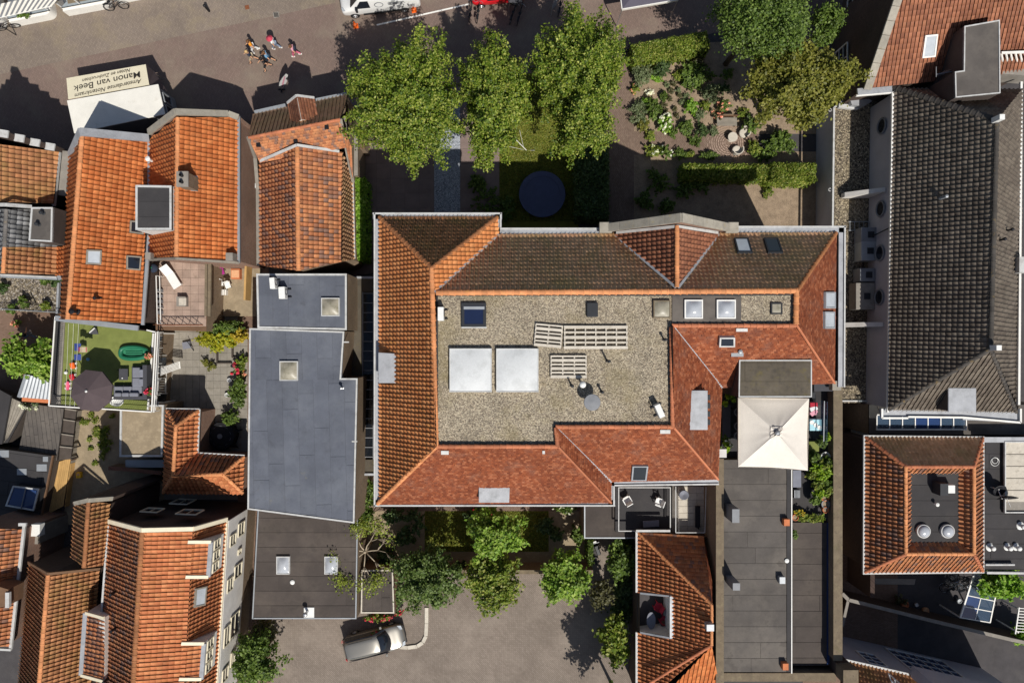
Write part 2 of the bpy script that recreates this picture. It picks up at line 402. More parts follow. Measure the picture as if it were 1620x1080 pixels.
gravel_mat('gravel_path',[S('9aa0aa'),S('b0b6be'),S('868c96'),S('c2c6cc')],16,.12)
attr_mat('pebble',[S('8c7e6a'),S('a89a84'),S('c0b298'),S('d4c8b0'),S('7c6e5c'),S('b4a68e')],layers=[(S('7c704c'),.35,.5,.7,.65),(S('6a5e48'),1.2,.58,.76,.5)])
attr_mat('pebble_grey',[S('7c7670'),S('a09890'),S('bcb4a8'),S('6a645e')])
# --- wood, cloth, paint
pm('wood_light',S('c09a62'),.8,.15,2,.25,30,objrand=.1,layers=[(S('9a7444'),4,.56,.75,.5)])
pm('wood_grey',S('8c857a'),.85,.15,3,.25,30,objrand=.1)
pm('wood_white',S('c4bcae'),.85,.1,3,.25,30,objrand=.08,layers=[(S('8c8274'),4,.56,.74,.6)])
pm('wood_dark',S('4c443e'),.85,.15,3,.25,30,objrand=.12)
pm('wood_brown',S('6e5440'),.85,.15,3,.25,30,objrand=.1)
pm('cloth_cream',S('ddd6cc'),.9,.04,1.2,.12,60,layers=[(S('c4bcb0'),1.5,.58,.78,.35)])
pm('cloth_umber',S('53484a'),.9,.08,1.5,.15,60)
pm('cloth_grey',S('7c7e88'),.9,.08,3,.2,60)
pm('cloth_charcoal',S('47474c'),.9,.08,3,.2,60)
pm('canvas_white',S('e0ddd4'),.75,.06,1.2,.1,40,layers=[(S('a69a84'),1.1,.58,.78,.45)])
pm('canvas_cream',S('e6dcc0'),.75,.03,1.5,.08,40)
pm('canvas_slate',S('55525e'),.8,.06,1.2,.1,40)
pm('ink',S('3c3834'),.7,0,1,0,fine=0)
pm('rubber_green',S('1f6a4c'),.45,.08,3,.05,40,spec=.5)
pm('rubber_green_light',S('35805e'),.45,.08,3,.05,40,spec=.5)
pm('red',S('c22430'),.6,.1,3,.05)
pm('red_paint',S('d21f28'),.3,.05,2,0,spec=.5,fine=0)
pm('red_fabric',S('b03040'),.9,.1,3,.1)
pm('orange_plastic',S('f06a20'),.5,.08,3,.05)
pm('yellow',S('e8b830'),.6,.08,3,.05)
pm('pink',S('e0607e'),.7,.1,3,.05)
pm('magenta',S('a02a80'),.7,.1,3,.05)
pm('purple',S('5a3a9a'),.7,.1,3,.05)
pm('trampoline_mat',S('20273c'),.7,.1,3,.05)
pm('trampoline_pad',S('4a5270'),.6,.1,3,.05)
pm('blue',S('3a4a8a'),.7,.1,3,.05)
pm('pale_blue',S('a8d4e0'),.6,.08,3,.05)
pm('terracotta',S('c0744c'),.85,.12,3,.2,objrand=.1)
pm('tan',S('d6a47c'),.85,.1,3,.1)
pm('skin',S('d0a080'),.6,.06,4,0)
for nm,c in (('cl_orange','f09a28'),('cl_pink','d8708a'),('cl_navy','2c3444'),('cl_blue','6a96b8'),('cl_black','26262a'),('cl_khaki','b8aa90'),('cl_white','dcdcdc'),('cl_red','c04858'),('cl_jeans','7c8aa0'),('cl_rose','d89cac')):
 pm(nm,S(c),.9,.08,6,.1,60)
pm('hair_dark',S('2a2220'),.6,.15,10,.2);pm('hair_brown',S('6a4a30'),.6,.15,10,.2);pm('hair_blond',S('c0a070'),.6,.15,10,.2)
pm('car_silver',S('9a968e'),.3,.03,1,0,metallic=.6,spec=.5,fine=0)
pm('car_white',S('e8e8e6'),.3,.03,1,0,spec=.5,fine=0)
pm('car_black',S('1c1d20'),.35,.05,2,0,spec=.5,fine=0)
pm('tyre',S('1e1e20'),.85,.1,8,.1)
pm('bark',S('6a5c4c'),.95,.2,4,.6,18)
pm('bark_pale',S('a89a86'),.95,.15,4,.4,18)
# --- foliage
leaf_mat('leaf_lime',[S('3e5414'),S('56701e'),S('718628'),S('909c3a'),S('b0b45c')])
leaf_mat('leaf_mid',[S('40541f'),S('526a28'),S('687e34'),S('82964a')])
leaf_mat('leaf_dark',[S('344826'),S('445a30'),S('566c3c'),S('6e8250')])
leaf_mat('leaf_olive',[S('545a20'),S('6c7028'),S('848434'),S('9c984c'),S('626626')])
leaf_mat('leaf_bright',[S('58801e'),S('729c2a'),S('8cb23a'),S('aac45a')])
leaf_mat('leaf_yellow',[S('88901f'),S('a8a628'),S('c0b834'),S('748a1c')])
leaf_mat('leaf_forest',[S('445a26'),S('566c30'),S('6a7e3e'),S('86965a')])
leaf_mat('leaf_fresh',[S('5a7a22'),S('70922c'),S('88a63c'),S('a8ba5c'),S('4c6a20')])
leaf_mat('leaf_gold',[S('a89426'),S('c0a830'),S('d4ba40'),S('8c8c24')])
leaf_mat('leaf_hedge',[S('52681e'),S('6a7e28'),S('849238'),S('a8a858')])
leaf_mat('leaf_sage',[S('5c6a44'),S('74805a'),S('8a946e')])
leaf_mat('leaf_bronze',[S('4a4a30'),S('5c5a3a'),S('6c6a44')])
leaf_mat('leaf_pot',[S('6c8c1e'),S('8cac2a'),S('a8c038'),S('567a20')])
leaf_mat('grass_blade',[S('5c6c24'),S('707c2c'),S('848a38'),S('948f44')],.25)
leaf_mat('petal_red',[S('c0243c'),S('d83a4c'),S('e05070')],.2)
leaf_mat('petal_pink',[S('d870a0'),S('e8a0b8'),S('f0c0c8')],.2)
leaf_mat('petal_white',[S('e8e8d8'),S('f4f2e0'),S('dce0b8')],.2)
leaf_mat('petal_peach',[S('e89880'),S('f0b090'),S('e07860')],.2)
leaf_mat('leaf_bare',[S('8a9a3a'),S('a0a848'),S('6c8030')])
# building helpers
def plane3(a,b,c):
 n=(b-a).cross(c-a).normalized()
 if n.z<0:n=-n
 return(a,n)
def onp(px,py,pl,lift=0.0):
 p0,n=pl;o=Vector((0,0,CAM_H));d=Vector(((px-810)/FPX,(540-py)/FPX,-1))
 t=(p0-o).dot(n)/d.dot(n)
 return o+d*t+n*lift
PAN=[(0,.046),(.11,.056),(.26,.036),(.43,.012),(.62,.002),(.80,.006),(.93,.016)]
FLATP=[(0,.006),(.5,.007),(.97,.006)]
def tile_mesh(name,poly,u,v,n,mat,tw,tl,kind,seed):
 p0=poly[0]
 q=[((p-p0).dot(u),(p-p0).dot(v))for p in poly]
 u0=min(a for a,b in q)-tw;u1=max(a for a,b in q)+tw
 v0=min(b for a,b in q)-.04;v1=max(b for a,b in q)
 nu=int(math.ceil((u1-u0)/tw));nv=int(math.ceil((v1-v0)/tl))
 prof=PAN if kind=='pan' else FLATP
 k=len(prof);rng=np.random.default_rng(seed)
 I,J=np.meshgrid(np.arange(nu),np.arange(nv),indexing='ij');I=I.ravel();J=J.ravel()
 N=len(I)
 sx=np.array([a for a,b in prof]);sz=np.array([b for a,b in prof])
 if kind=='pan' and u.y>.3:sx=(.93-sx)[::-1];sz=sz[::-1]
 if kind=='pan':sz=sz*(tw/.26)*1.5
 lapz=.011 if kind=='pan' else .032
 ju=rng.normal(0,.005,N);jv=rng.normal(0,.005,N);jz=rng.normal(0,.003,N);jt=rng.normal(0,.003,N)
 sh=(J%2)*(.5*tw)if kind=='flat' else 0
 U=u0+(I*tw+ju-sh)[:,None]+sx[None,:]*tw
 lowz=sz[None,:]+lapz+(jz+jt)[:,None];hiz=sz[None,:]+.002+(jz-jt)[:,None]
 Vl=np.broadcast_to((v0+J*tl+jv)[:,None],U.shape);Vh=Vl+tl+.015
 base=sz[None,:]*.9-.004+0*U
 if kind=='pan':lipz=lowz-.024
 else:lipz=lowz-.04
 pts=np.stack([np.stack([U,Vl,lipz],-1),np.stack([U,Vl,lowz],-1),np.stack([U,Vh,hiz],-1)],1)
 pts=pts.reshape(-1,3)
 W=np.array(p0)[None]+pts[:,:1]*np.array(u)[None]+pts[:,1:2]*np.array(v)[None]+pts[:,2:3]*np.array(n)[None]
 fb=[]
 for r in range(2):
  for a in range(k-1):
   fb.append((r*k+a,r*k+a+1,(r+1)*k+a+1,(r+1)*k+a))
 fb=np.array(fb)
 F=(np.arange(N)*3*k)[:,None,None]+fb[None]
 rv=rng.random(N)
 cu=U.mean(1);cv=Vl.mean(1)+tl/2
 qa=ccw(q);rad=.5*math.hypot(tw,tl)+.1
 keep=np.ones(N,bool);inside=np.ones(N,bool);m=len(qa)
 for i in range(m):
  a,b=qa[i],qa[(i+1)%m];L=math.hypot(b[0]-a[0],b[1]-a[1])
  if L<1e-6:continue
  d=((b[0]-a[0])*(cv-a[1])-(b[1]-a[1])*(cu-a[0]))/L
  keep&=d>-rad;inside&=d>rad
 me=bpy.data.meshes.new(name)
 idx=np.where(keep)[0]
 if len(idx)==0:return None
 Fk=F[idx].reshape(-1,4)
 used=(idx[:,None]*3*k+np.arange(3*k)[None]).ravel()
 remap=np.zeros(N*3*k,np.int64);remap[used]=np.arange(len(used))
 Fk=remap[Fk]
 nf=len(Fk)
 me.vertices.add(len(used));me.vertices.foreach_set('co',W[used].ravel())
 me.loops.add(nf*4);me.loops.foreach_set('vertex_index',Fk.ravel())
 me.polygons.add(nf);me.polygons.foreach_set('loop_start',np.arange(nf)*4)
 me.update()
 at=me.attributes.new('rnd','FLOAT','FACE');at.data.foreach_set('value',np.repeat(rv[idx],len(fb)))
 bm=bmesh.new();bm.from_mesh(me)
 q3=[p0+u*a+v*b for a,b in qa]
 for i in range(m):
  a,b=q3[i],q3[(i+1)%m]
  e=(b-a)
  if e.length<1e-5:continue
  no=e.cross(n).normalized()
  bmesh.ops.bisect_plane(bm,geom=bm.verts[:]+bm.edges[:]+bm.faces[:],plane_co=a,plane_no=no,clear_outer=True)
 bm.to_mesh(me);bm.free()
 me.materials.append(M[mat])
 return me
RIDGE={}
def ridge_mesh(r,L,mat):
 k=(round(r,3),round(L,3),mat)
 if k in RIDGE:return RIDGE[k]
 mb=MB();n=7
 for(x0,x1,ra,rb)in ((0,L*.82,r*.88,r),(L*.82,L,r*1.12,r*1.12)):
  vs_=[]
  for x,rr in ((x0,ra),(x1,rb)):
   for j in range(n):
    a=math.pi*j/(n-1)*1.0
    vs_.append((x,-rr*math.cos(a),rr*.85*math.sin(a)-.05))
  mb.add(vs_,[(j,j+1,n+j+1,n+j)for j in range(n-1)]+[tuple(range(n)),tuple(range(n,2*n))[::-1]])
 me=bpy.data.meshes.new('ridge_tile');me.from_pydata(mb.v,[],mb.f);me.materials.append(M[mat])
 bm=bmesh.new();bm.from_mesh(me);bmesh.ops.recalc_face_normals(bm,faces=bm.faces);bm.to_mesh(me);bm.free()
 RIDGE[k]=me;return me
class Roof:
 cnt=0
 def __init__(s,root,mat,tw=.26,tl=.31,kind='pan',name='roof',edge=.10):
  s.root=root;s.mat=mat;s.tw=tw;s.tl=tl;s.kind=kind;s.edge=edge
  me=bpy.data.meshes.new(name);s.o=bpy.data.objects.new(name,me);COL.objects.link(s.o);s.o.parent=root
  me.materials.append(M['deck']);OFF[s.o.name]=woff(root);s.mb=MB()
 def slope(s,*pts,mat=None,kind=None,tw=None,tl=None,flip=False):
  a,b,c=P(*pts[0]),P(*pts[1]),P(*pts[2])
  pl=plane3(a,b,c);n=pl[1]
  poly=[a,b,c]+[onp(p[0],p[1],pl)for p in pts[3:]]
  cen=sum(poly,Vector())/len(poly)
  u=(b-a).normalized();v=n.cross(u)
  if(v.z<0)if abs(v.z)>1e-3 else((cen-a).dot(v)<0):u=-u;v=-v
  if flip:pass
  Roof.cnt+=1
  me=tile_mesh('roof_tiles',poly,u,v,n,mat or s.mat,tw or s.tw,tl or s.tl,kind or s.kind,Roof.cnt)
  if me:
   o=bpy.data.objects.new('roof_tiles',me);COL.objects.link(o);o.parent=s.o
   me.transform(Matrix.Translation(-woff(s.root)));o['kind']='stuff'
  s.mb.slab([p-n*.035 for p in poly],s.edge)
  return pl
 def ridge(s,p,q,r=.13,L=.36,mat='ridge_orange',lift=.04):
  a=P(*p)if not isinstance(p,Vector)else p
  b=P(*q)if not isinstance(q,Vector)else q
  d=b-a;k=max(1,round(d.length/L));st=d.length/k
  me=ridge_mesh(r,L,mat)
  x=d.normalized();y=Vector((0,0,1)).cross(x).normalized();z=x.cross(y)
  m3=Matrix((x,y,z)).transposed()
  for i in range(k):
   pos=a+d*(i/k)+z*lift
   w=Matrix.Translation(pos)@(m3@Matrix.Rotation(rnd.uniform(-.03,.03),3,'Z')).to_4x4()@Matrix.Diagonal((st/L*1.02,1,1,1))
   put('ridge_tile',me,w,s.o)
 def done(s):
  me=s.o.data;off=woff(s.root)
  me.from_pydata([tuple(Vector(p)-off)for p in s.mb.v],[],s.mb.f);me.update()
def wallpts(pts):
 return[P(*p)for p in pts]
def walls(root,pts,mat='brick_wall',inset=.25,name='wall',z0=0.0):
 w=wallpts(pts);n=len(w)
 ar=sum(w[i].x*w[(i+1)%n].y-w[(i+1)%n].x*w[i].y for i in range(n))
 if ar<0:w=w[::-1]
 _,ins=inset2([(p.x,p.y)for p in w],inset)
 hs=[p.z-.12 for p in w]
 mb=MB()
 vs_=[(x,y,z0)for x,y in ins]+[(x,y,h)for(x,y),h in zip(ins,hs)]
 mb.add(vs_,[(i,(i+1)%n,n+(i+1)%n,n+i)for i in range(n)])
 return mb.build(name,mat,root)
def box_px(x0,y0,x1,y1,h):
 return[P(x0,y0,h),P(x1,y0,h),P(x1,y1,h),P(x0,y1,h)]
def ring(root,pts,h,width,height,mat,name='edge_trim',below=.12,parent=None):
 o,i=inset2([(p[0],p[1])for p in pts],width);n=len(o)
 mb=MB()
 vs_=[(x,y,h-below)for x,y in o]+[(x,y,h+height)for x,y in o]+[(x,y,h+height)for x,y in i]+[(x,y,h-.02)for x,y in i]
 fs=[]
 for a in range(n):
  b=(a+1)%n
  fs+=[(a,b,n+b,n+a),(n+a,n+b,2*n+b,2*n+a),(2*n+a,2*n+b,3*n+b,3*n+a)]
 mb.add(vs_,fs)
 return mb.build(name,mat,root)
def body(root,pts,h,mat='brick_wall',top='felt_dark',name='wall'):
 mb=MB();q=ccw([(p[0],p[1])for p in pts]);n=len(q)
 mb.add([(x,y,0)for x,y in q]+[(x,y,h-.05)for x,y in q],[(i,(i+1)%n,n+(i+1)%n,n+i)for i in range(n)])
 w=mb.build(name,mat,root)
 rf=MB().prism(q,h-.12,h).build('flat_roof',top,root)
 return rf
def sheets(rf,pts,h,ang,w,lmin,lmax,mat,name='felt_sheet',seed=1,over=-.028):
 r=random.Random(seed);q=ccw([(p[0],p[1])for p in pts])
 ca,sa=math.cos(ang),math.sin(ang)
 loc=[(x*ca+y*sa,-x*sa+y*ca)for x,y in q]
 a0=min(p[0]for p in loc);a1=max(p[0]for p in loc);b0=min(p[1]for p in loc);b1=max(p[1]for p in loc)
 b=b0-r.uniform(0,w*.5);j=0
 while b<b1:
  a=a0-r.uniform(0,lmax)
  while a<a1:
   L=r.uniform(lmin,lmax)
   rect=[(a,b),(a+L+over,b),(a+L+over,b+w+over),(a,b+w+over)]
   c=clip2(rect,loc)
   if len(c)>=3:
    pts2=[(x*ca-y*sa,x*sa+y*ca)for x,y in c]
    ar=abs(sum(pts2[i][0]*pts2[(i+1)%len(pts2)][1]-pts2[(i+1)%len(pts2)][0]*pts2[i][1]for i in range(len(pts2))))/2
    if ar>.02:
     z=h+.004+.004*(j%2)+.0021*(int(a*7)%3)+r.uniform(0,.0012)
     tx,ty=r.uniform(-.002,.002),r.uniform(-.002,.002)
     MB().prism(pts2,h-.02,z+.012).build(name,mat,rf)
   a+=L;j+=1
  b+=w
def roof_window(root,pl,px,mat='pane_dark',frame='dark_plastic',lift=.17,fw=.09,name='roof_window'):
 c=[onp(x,y,pl,lift)for x,y in px];n=pl[1]
 cen=sum(c,Vector())/4
 mb=MB()
 inn=[]
 for i in range(4):
  d1=(c[(i+1)%4]-c[i]).normalized();d2=(c[i-1]-c[i]).normalized()
  inn.append(c[i]+d1*fw+d2*fw)
 low=[p-n*(lift+.06)for p in c];inl=[p-n*.035 for p in inn]
 vs_=low+c+inn+inl
 fs=[]
 for a in range(4):
  b=(a+1)%4
  fs+=[(a,b,4+b,4+a),(4+a,4+b,8+b,8+a),(8+a,8+b,12+b,12+a)]
 o=mb.add(vs_,fs).build(name,frame,root)
 MB().add([p+n*.005 for p in inl],[(0,1,2,3)]).build('pane',mat,o)
 return o
def dome(root,pts,h,mat='dome_white',frame='white_trim',rise=.16,curb=.18,name='skylight',fw=.05,n=8):
 q=ccw([(p[0],p[1])for p in pts]);o_,i_=inset2(q,fw)
 mb=MB();z=h+curb
 vs_=[(x,y,h-.02)for x,y in o_]+[(x,y,z)for x,y in o_]+[(x,y,z)for x,y in i_]+[(x,y,z-.05)for x,y in i_]
 fs=[]
 for a in range(4):
  b=(a+1)%4
  fs+=[(a,b,4+b,4+a),(4+a,4+b,8+b,8+a),(8+a,8+b,12+b,12+a)]
 o=mb.add(vs_,fs).build(name,frame,root)
 A,B,C,D=[Vector((x,y,0))for x,y in i_]
 vs2=[];fs2=[]
 for i in range(n+1):
  for j in range(n+1):
   s,t=i/n,j/n
   p=(A*(1-s)+B*s)*(1-t)+(D*(1-s)+C*s)*t
   zz=z-.03+rise*(1-abs(2*s-1)**2.4)*(1-abs(2*t-1)**2.4)
   vs2.append((p.x,p.y,zz))
 for i in range(n):
  for j in range(n):
   fs2.append((i*(n+1)+j,(i+1)*(n+1)+j,(i+1)*(n+1)+j+1,i*(n+1)+j+1))
 MB().add(vs2,fs2).build('pane',mat,o,smooth=True)
 return o
def vent_pipe(root,p,r=.05,hgt=.5,mat='dark_plastic',cap=True,name='vent_pipe'):
 mb=MB().lathe([(r*2,-.02),(r*1.8,.02),(r,.04),(r,hgt)],p,10)
 if cap:mb.lathe([(r*1.7,hgt-.02),(r*1.9,hgt+.02),(r*1.2,hgt+.10),(.01,hgt+.12)],p,10)
 return mb.build(name,mat,root)
def facade_window(root,a,b,z0,z1,out,frame='white_paint',pane='pane_dark',nx=1,nz=1,name='window',dep=.05,fw=.07):
 a=Vector((a[0],a[1],0));b=Vector((b[0],b[1],0));o2=Vector((out[0],out[1],0)).normalized()*dep
 up=Vector((0,0,1));mb=MB()
 def pt(s,z):return a+(b-a)*s+up*z+o2
 L=(b-a).length
 for z in (z0,z1):mb.bar(pt(0,z),pt(1,z),fw,fw)
 for s in (0,1):mb.bar(pt(s,z0),pt(s,z1),fw,fw)
 for i in range(1,nx):mb.bar(pt(i/nx,z0),pt(i/nx,z1),fw*.5,fw*.5)
 for i in range(1,nz):mb.bar(pt(0,z0+(z1-z0)*i/nz),pt(1,z0+(z1-z0)*i/nz),fw*.5,fw*.5)
 w=mb.build(name,frame,root)
 q=o2*-.6
 MB().add([pt(0,z0)+q,pt(1,z0)+q,pt(1,z1)+q,pt(0,z1)+q],[(0,1,2,3)]).build('pane',pane,w)
 return w
def pebbles(name,polys,h,dens,mat,rmin=.02,rmax=.05,parent=None,seed=3):
 rng=np.random.default_rng(seed);allp=[]
 for q in polys:
  q=ccw([(p[0],p[1])for p in q]);a=np.array(q)
  lo=a.min(0);hi=a.max(0);n=int((hi-lo).prod()*dens)
  pts=lo+rng.random((n,2))*(hi-lo)
  inside=np.zeros(n,bool);m=len(q);j=m-1
  for i in range(m):
   xi,yi=q[i];xj,yj=q[j]
   if yi!=yj:
    c=((yi>pts[:,1])!=(yj>pts[:,1]))&(pts[:,0]<(xj-xi)*(pts[:,1]-yi)/(yj-yi)+xi)
    inside^=c
   j=i
  allp.append(pts[inside])
 p=np.concatenate(allp);n=len(p)
 r=rmin+(rmax-rmin)*rng.random(n)**2
 ang=rng.random(n)*6.28;sq=.6+.4*rng.random(n)
 k=5;th=np.arange(k)*2*np.pi/k
 vx=np.cos(th)[None]*r[:,None];vy=np.sin(th)[None]*(r*sq)[:,None]
 ca=np.cos(ang)[:,None];sa=np.sin(ang)[:,None]
 X=p[:,:1]+vx*ca-vy*sa;Y=p[:,1:]+vx*sa+vy*ca
 Z0=np.full_like(X,h-.005)
 V=np.zeros((n,k+1,3));V[:,:k,0]=X;V[:,:k,1]=Y;V[:,:k,2]=Z0
 V[:,k,0]=p[:,0]+rng.normal(0,.2,n)*r;V[:,k,1]=p[:,1]+rng.normal(0,.2,n)*r;V[:,k,2]=h+r*.7
 F=np.array([(i,(i+1)%k,k)for i in range(k)])[None]+(np.arange(n)*(k+1))[:,None,None]
 F=F.reshape(-1,3);nf=len(F)
 off=np.array(woff(parent))if parent else np.zeros(3)
 me=bpy.data.meshes.new(name);me.vertices.add(n*(k+1));me.vertices.foreach_set('co',(V.reshape(-1,3)-off).ravel())
 me.loops.add(nf*3);me.loops.foreach_set('vertex_index',F.ravel());me.polygons.add(nf);me.polygons.foreach_set('loop_start',np.arange(nf)*3)
 me.update();at=me.attributes.new('rnd','FLOAT','FACE');at.data.foreach_set('value',np.repeat(rng.random(n),k))
 me.materials.append(M[mat]);o=bpy.data.objects.new(name,me);COL.objects.link(o);o.parent=parent;o['kind']='stuff'
 return o
def text_mesh(txt,size,mat,extrude=.002,shear=0.0):
 cu=bpy.data.curves.new('lettering','FONT');cu.body=txt;cu.size=size;cu.extrude=extrude
 cu.align_x='CENTER';cu.align_y='CENTER';cu.shear=shear;cu.offset=.003*size
 o=bpy.data.objects.new('lettering',cu);COL.objects.link(o)
 bpy.context.view_layer.update()
 me=bpy.data.meshes.new_from_object(o.evaluated_get(bpy.context.evaluated_depsgraph_get()))
 bpy.data.objects.remove(o);me.materials.clear();me.materials.append(M[mat]);return me
 # ground
def ground(name,px,k,mat,h=0.0):
 mb=MB();q=[P(x,y,0)for x,y in px]
 q=[(p.x,p.y,h+.004*k)for p in q];n=len(q)
 ar=sum(q[i][0]*q[(i+1)%n][1]-q[(i+1)%n][0]*q[i][1]for i in range(n))
 if ar<0:q=q[::-1]
 me=bpy.data.meshes.new(name);me.from_pydata(q,[],[tuple(range(n))]);me.materials.append(M[mat])
 o=bpy.data.objects.new(name,me);COL.objects.link(o);o['kind']='structure';OFF[o.name]=Vector((0,0,0));return o
g=MB().add([(-160,-160,-.008),(160,-160,-.008),(160,160,-.008),(-160,160,-.008)],[(0,1,2,3)])
o=g.build('ground','asphalt',None,local=True);o['kind']='structure'
ground('street',[(-900,-1400),(2700,-1400),(2700,40),(1290,62),(1130,52),(1000,92),(960,103),(545,165),(380,205),(-900,470)],1,'street_brick')
ground('sidewalk',[(-900,-1400),(575,-1400),(530,5),(330,48),(0,118),(-900,320)],2,'sidewalk_brick')
ground('yard',[(540,160),(790,130),(790,400),(540,440)],2,'slab_brown')
ground('gravel_path',[(687,150),(728,150),(728,400),(687,400)],4,'gravel_path')
ground('lawn',[(790,120),(915,110),(915,400),(790,400)],3,'lawn_soil')
ground('garden_path',[(960,98),(1003,90),(1003,208),(1200,212),(1200,247),(1003,245),(1003,400),(960,400)],3,'path_brick')
ground('garden_bed',[(1003,80),(1300,50),(1300,212),(1003,212)],2,'soil')
ground('garden_plot',[(1003,240),(1300,240),(1300,420),(1003,420)],2,'soil')
ground('back_garden',[(560,740),(930,740),(930,893),(560,893)],2,'soil_dry')
ground('back_lawn',[(672,808),(868,808),(868,872),(672,872)],3,'lawn_soil')
ground('back_path',[(590,740),(930,740),(930,808),(590,808)],4,'path_brick')
ground('parking',[(395,893),(945,893),(945,850),(975,850),(975,893),(1100,893),(1100,1500),(395,1500)],1,'parking_brick')
ground('alley',[(376,190),(424,190),(430,1500),(376,1500)],2,'alley_brick')
ground('patio',[(240,400),(424,400),(424,790),(240,790)],1,'slab_grey')
ground('wild_plot',[(118,640),(260,640),(260,830),(100,830)],2,'soil_dry')
ground('yard_corner',[(-60,480),(118,480),(118,640),(-60,640)],2,'alley_brick')
ground('court',[(1270,620),(1420,620),(1420,1100),(1270,1100)],2,'alley_brick')
mb=MB()
c=P(1152,226,0)
ci=thing('paving_circle','round brick paving circle at the end of the garden path','paving',(c.x,c.y,0))
me_b=MB().box((0,0,.018),(.2,.07,.04)).build('brick','flagstone',None,local=True)
bmesh_b=me_b.data;bpy.data.objects.remove(me_b)
for ri in range(9):
 rr=.25+ri*.16;k=max(5,int(2*math.pi*rr/.23))
 for j in range(k):
  if ri>6 and j%2:continue
  a=2*math.pi*j/k+ri
  put('brick',bmesh_b,Matrix.Translation((c.x+rr*math.cos(a),c.y+rr*math.sin(a),rnd.uniform(-.006,0)))@Matrix.Rotation(a+math.pi/2+rnd.uniform(-.1,.1),4,'Z'),ci)
def slabs(parent,x0,y0,x1,y1,nx,ny,mat,h=.02,gap=.012,skip=None,name='paving_slab',dz=.006):
 A=P(x0,y0,0);B=P(x1,y1,0);dx=(B.x-A.x)/nx;dy=(B.y-A.y)/ny
 me=None
 for i in range(nx):
  for j in range(ny):
   px=x0+(i+.5)*(x1-x0)/nx;py=y0+(j+.5)*(y1-y0)/ny
   if skip and skip(px,py):continue
   if me is None:
    t=MB().box((0,0,0),(abs(dx)-gap,abs(dy)-gap,.04)).build(name,mat,None,local=True,bevel=.004,seg=1);me=t.data;bpy.data.objects.remove(t)
   put(name,me,Matrix.Translation((A.x+(i+.5)*dx,A.y+(j+.5)*dy,h-.02+rnd.uniform(0,dz)))@Matrix.Rotation(rnd.uniform(-.006,.006),4,'Z'),parent)
slabs(bpy.data.objects['yard'],573,165,686,400,5,10,'slab_brown',.028)
slabs(bpy.data.objects['yard'],729,165,789,400,3,10,'slab_brown',.028)
# the large hipped building round the gravel roof
HE,HR=9.3,12.1
c0=P(900,570,0)
main=thing('tiled_building','large orange tiled building with hipped slopes round a flat gravel roof','building',(c0.x,c0.y,0))
out=[(594,340),(790,340),(790,362),(1336,360),(1336,612),(1142,612),(1142,764),(970,766),(970,797),(597,797)]
walls(main,[(x,y,HE)for x,y in out],'brick_wall',.35)
E=HE;T=HR
Rm=Roof(main,'tile_west',.255,.31)
sW=Rm.slope((600,797,E),(600,343,E),(683,424,T),(690,706,T))
sNW=Rm.slope((600,343,E),(787,343,E),(683,424,T),mat='tile_brown')
sNE=Rm.slope((787,343,E),(789,372,E),(688,462,T),(683,424,T),mat='tile_west')
sN=Rm.slope((789,371,E),(1323,368,E),(1261,461,T),(688,462,T),mat='tile_moss_lifted')
sE=Rm.slope((1323,368,E),(1320,606,E),(1259,513,T),(1261,461,T),mat='tile_flat_red',kind='flat',tw=.19,tl=.14)
sSe=Rm.slope((1320,606,E),(1143,613,E),(1064,515,T),(1259,513,T),mat='tile_flat_red',kind='flat',tw=.19,tl=.14)
sEi=Rm.slope((1142,613,E),(1136,757,E),(1066,676,T),(1064,515,T),mat='tile_flat_red',kind='flat',tw=.19,tl=.14)
sS2=Rm.slope((1136,758,E),(967,762,E),(879,675,T),(1066,676,T),mat='tile_flat_red',kind='flat',tw=.17,tl=.13)
sSt=Rm.slope((967,762,E),(967,795,E),(883,706,T),(879,675,T),mat='tile_flat_red',kind='flat',tw=.17,tl=.15)
sS1=Rm.slope((967,795,E),(600,797,E),(690,706,T),(883,706,T),mat='tile_flat_red',kind='flat',tw=.17,tl=.13)
sGw=Rm.slope((1071,357,T-.1),(1071,454,T-.05),(972,371,E+.1),mat='tile_russet',flip=True)
sGe=Rm.slope((1071,357,T-.1),(1071,454,T-.05),(1137,370,E+.1),mat='tile_russet')
rb='ridge_brown';ro='ridge_orange';rr_='ridge_red'
Rm.ridge((600,343,E),(683,424,T),mat=rb);Rm.ridge((787,343,E),(683,424,T),mat=rb)
Rm.ridge((683,424,T),(690,706,T),mat=ro,r=.15);Rm.ridge((597,797,E),(690,706,T),mat=ro)
Rm.ridge((690,463,T),(1261,460,T),mat=ro,r=.16);Rm.ridge((1323,368,E),(1261,460,T),mat=rb)
Rm.ridge((1260,460,T),(1259,513,T),mat=ro,r=.16)
Rm.ridge((1071,357,T-.05),(1071,454,T),mat=ro)
Rm.ridge((1062,517,T),(1064,676,T),mat=rr_,r=.12);Rm.ridge((1066,675,T),(879,675,T),mat=rr_,r=.12)
Rm.ridge((879,676,T),(882,706,T),mat=rr_,r=.12);Rm.ridge((882,706,T),(690,706,T),mat=rr_,r=.12)
Rm.ridge((1259,515,T),(1063,515,T),mat=rr_,r=.12)
Rm.done()
for a,b in (((1259,513,T),(1320,606,E)),((1066,676,T),(1136,758,E)),((883,706,T),(967,795,E))):
 A,B=P(*a),P(*b);MB().tube([A+Vector((0,0,.05)),B+Vector((0,0,.05))],.07,6).build('hip_cap','ridge_red',main)
for a,b in (((688,462,T),(789,371,E)),((1069,455,T),(971,371,E)),((1073,455,T),(1138,370,E)),((1064,516,T),(1142,613,E)),((879,676,T),(967,762,E))):
 A,B=P(*a),P(*b);MB().bar(A+Vector((0,0,.03)),B+Vector((0,0,.03)),.14,.05).build('valley_gutter','lead',main)
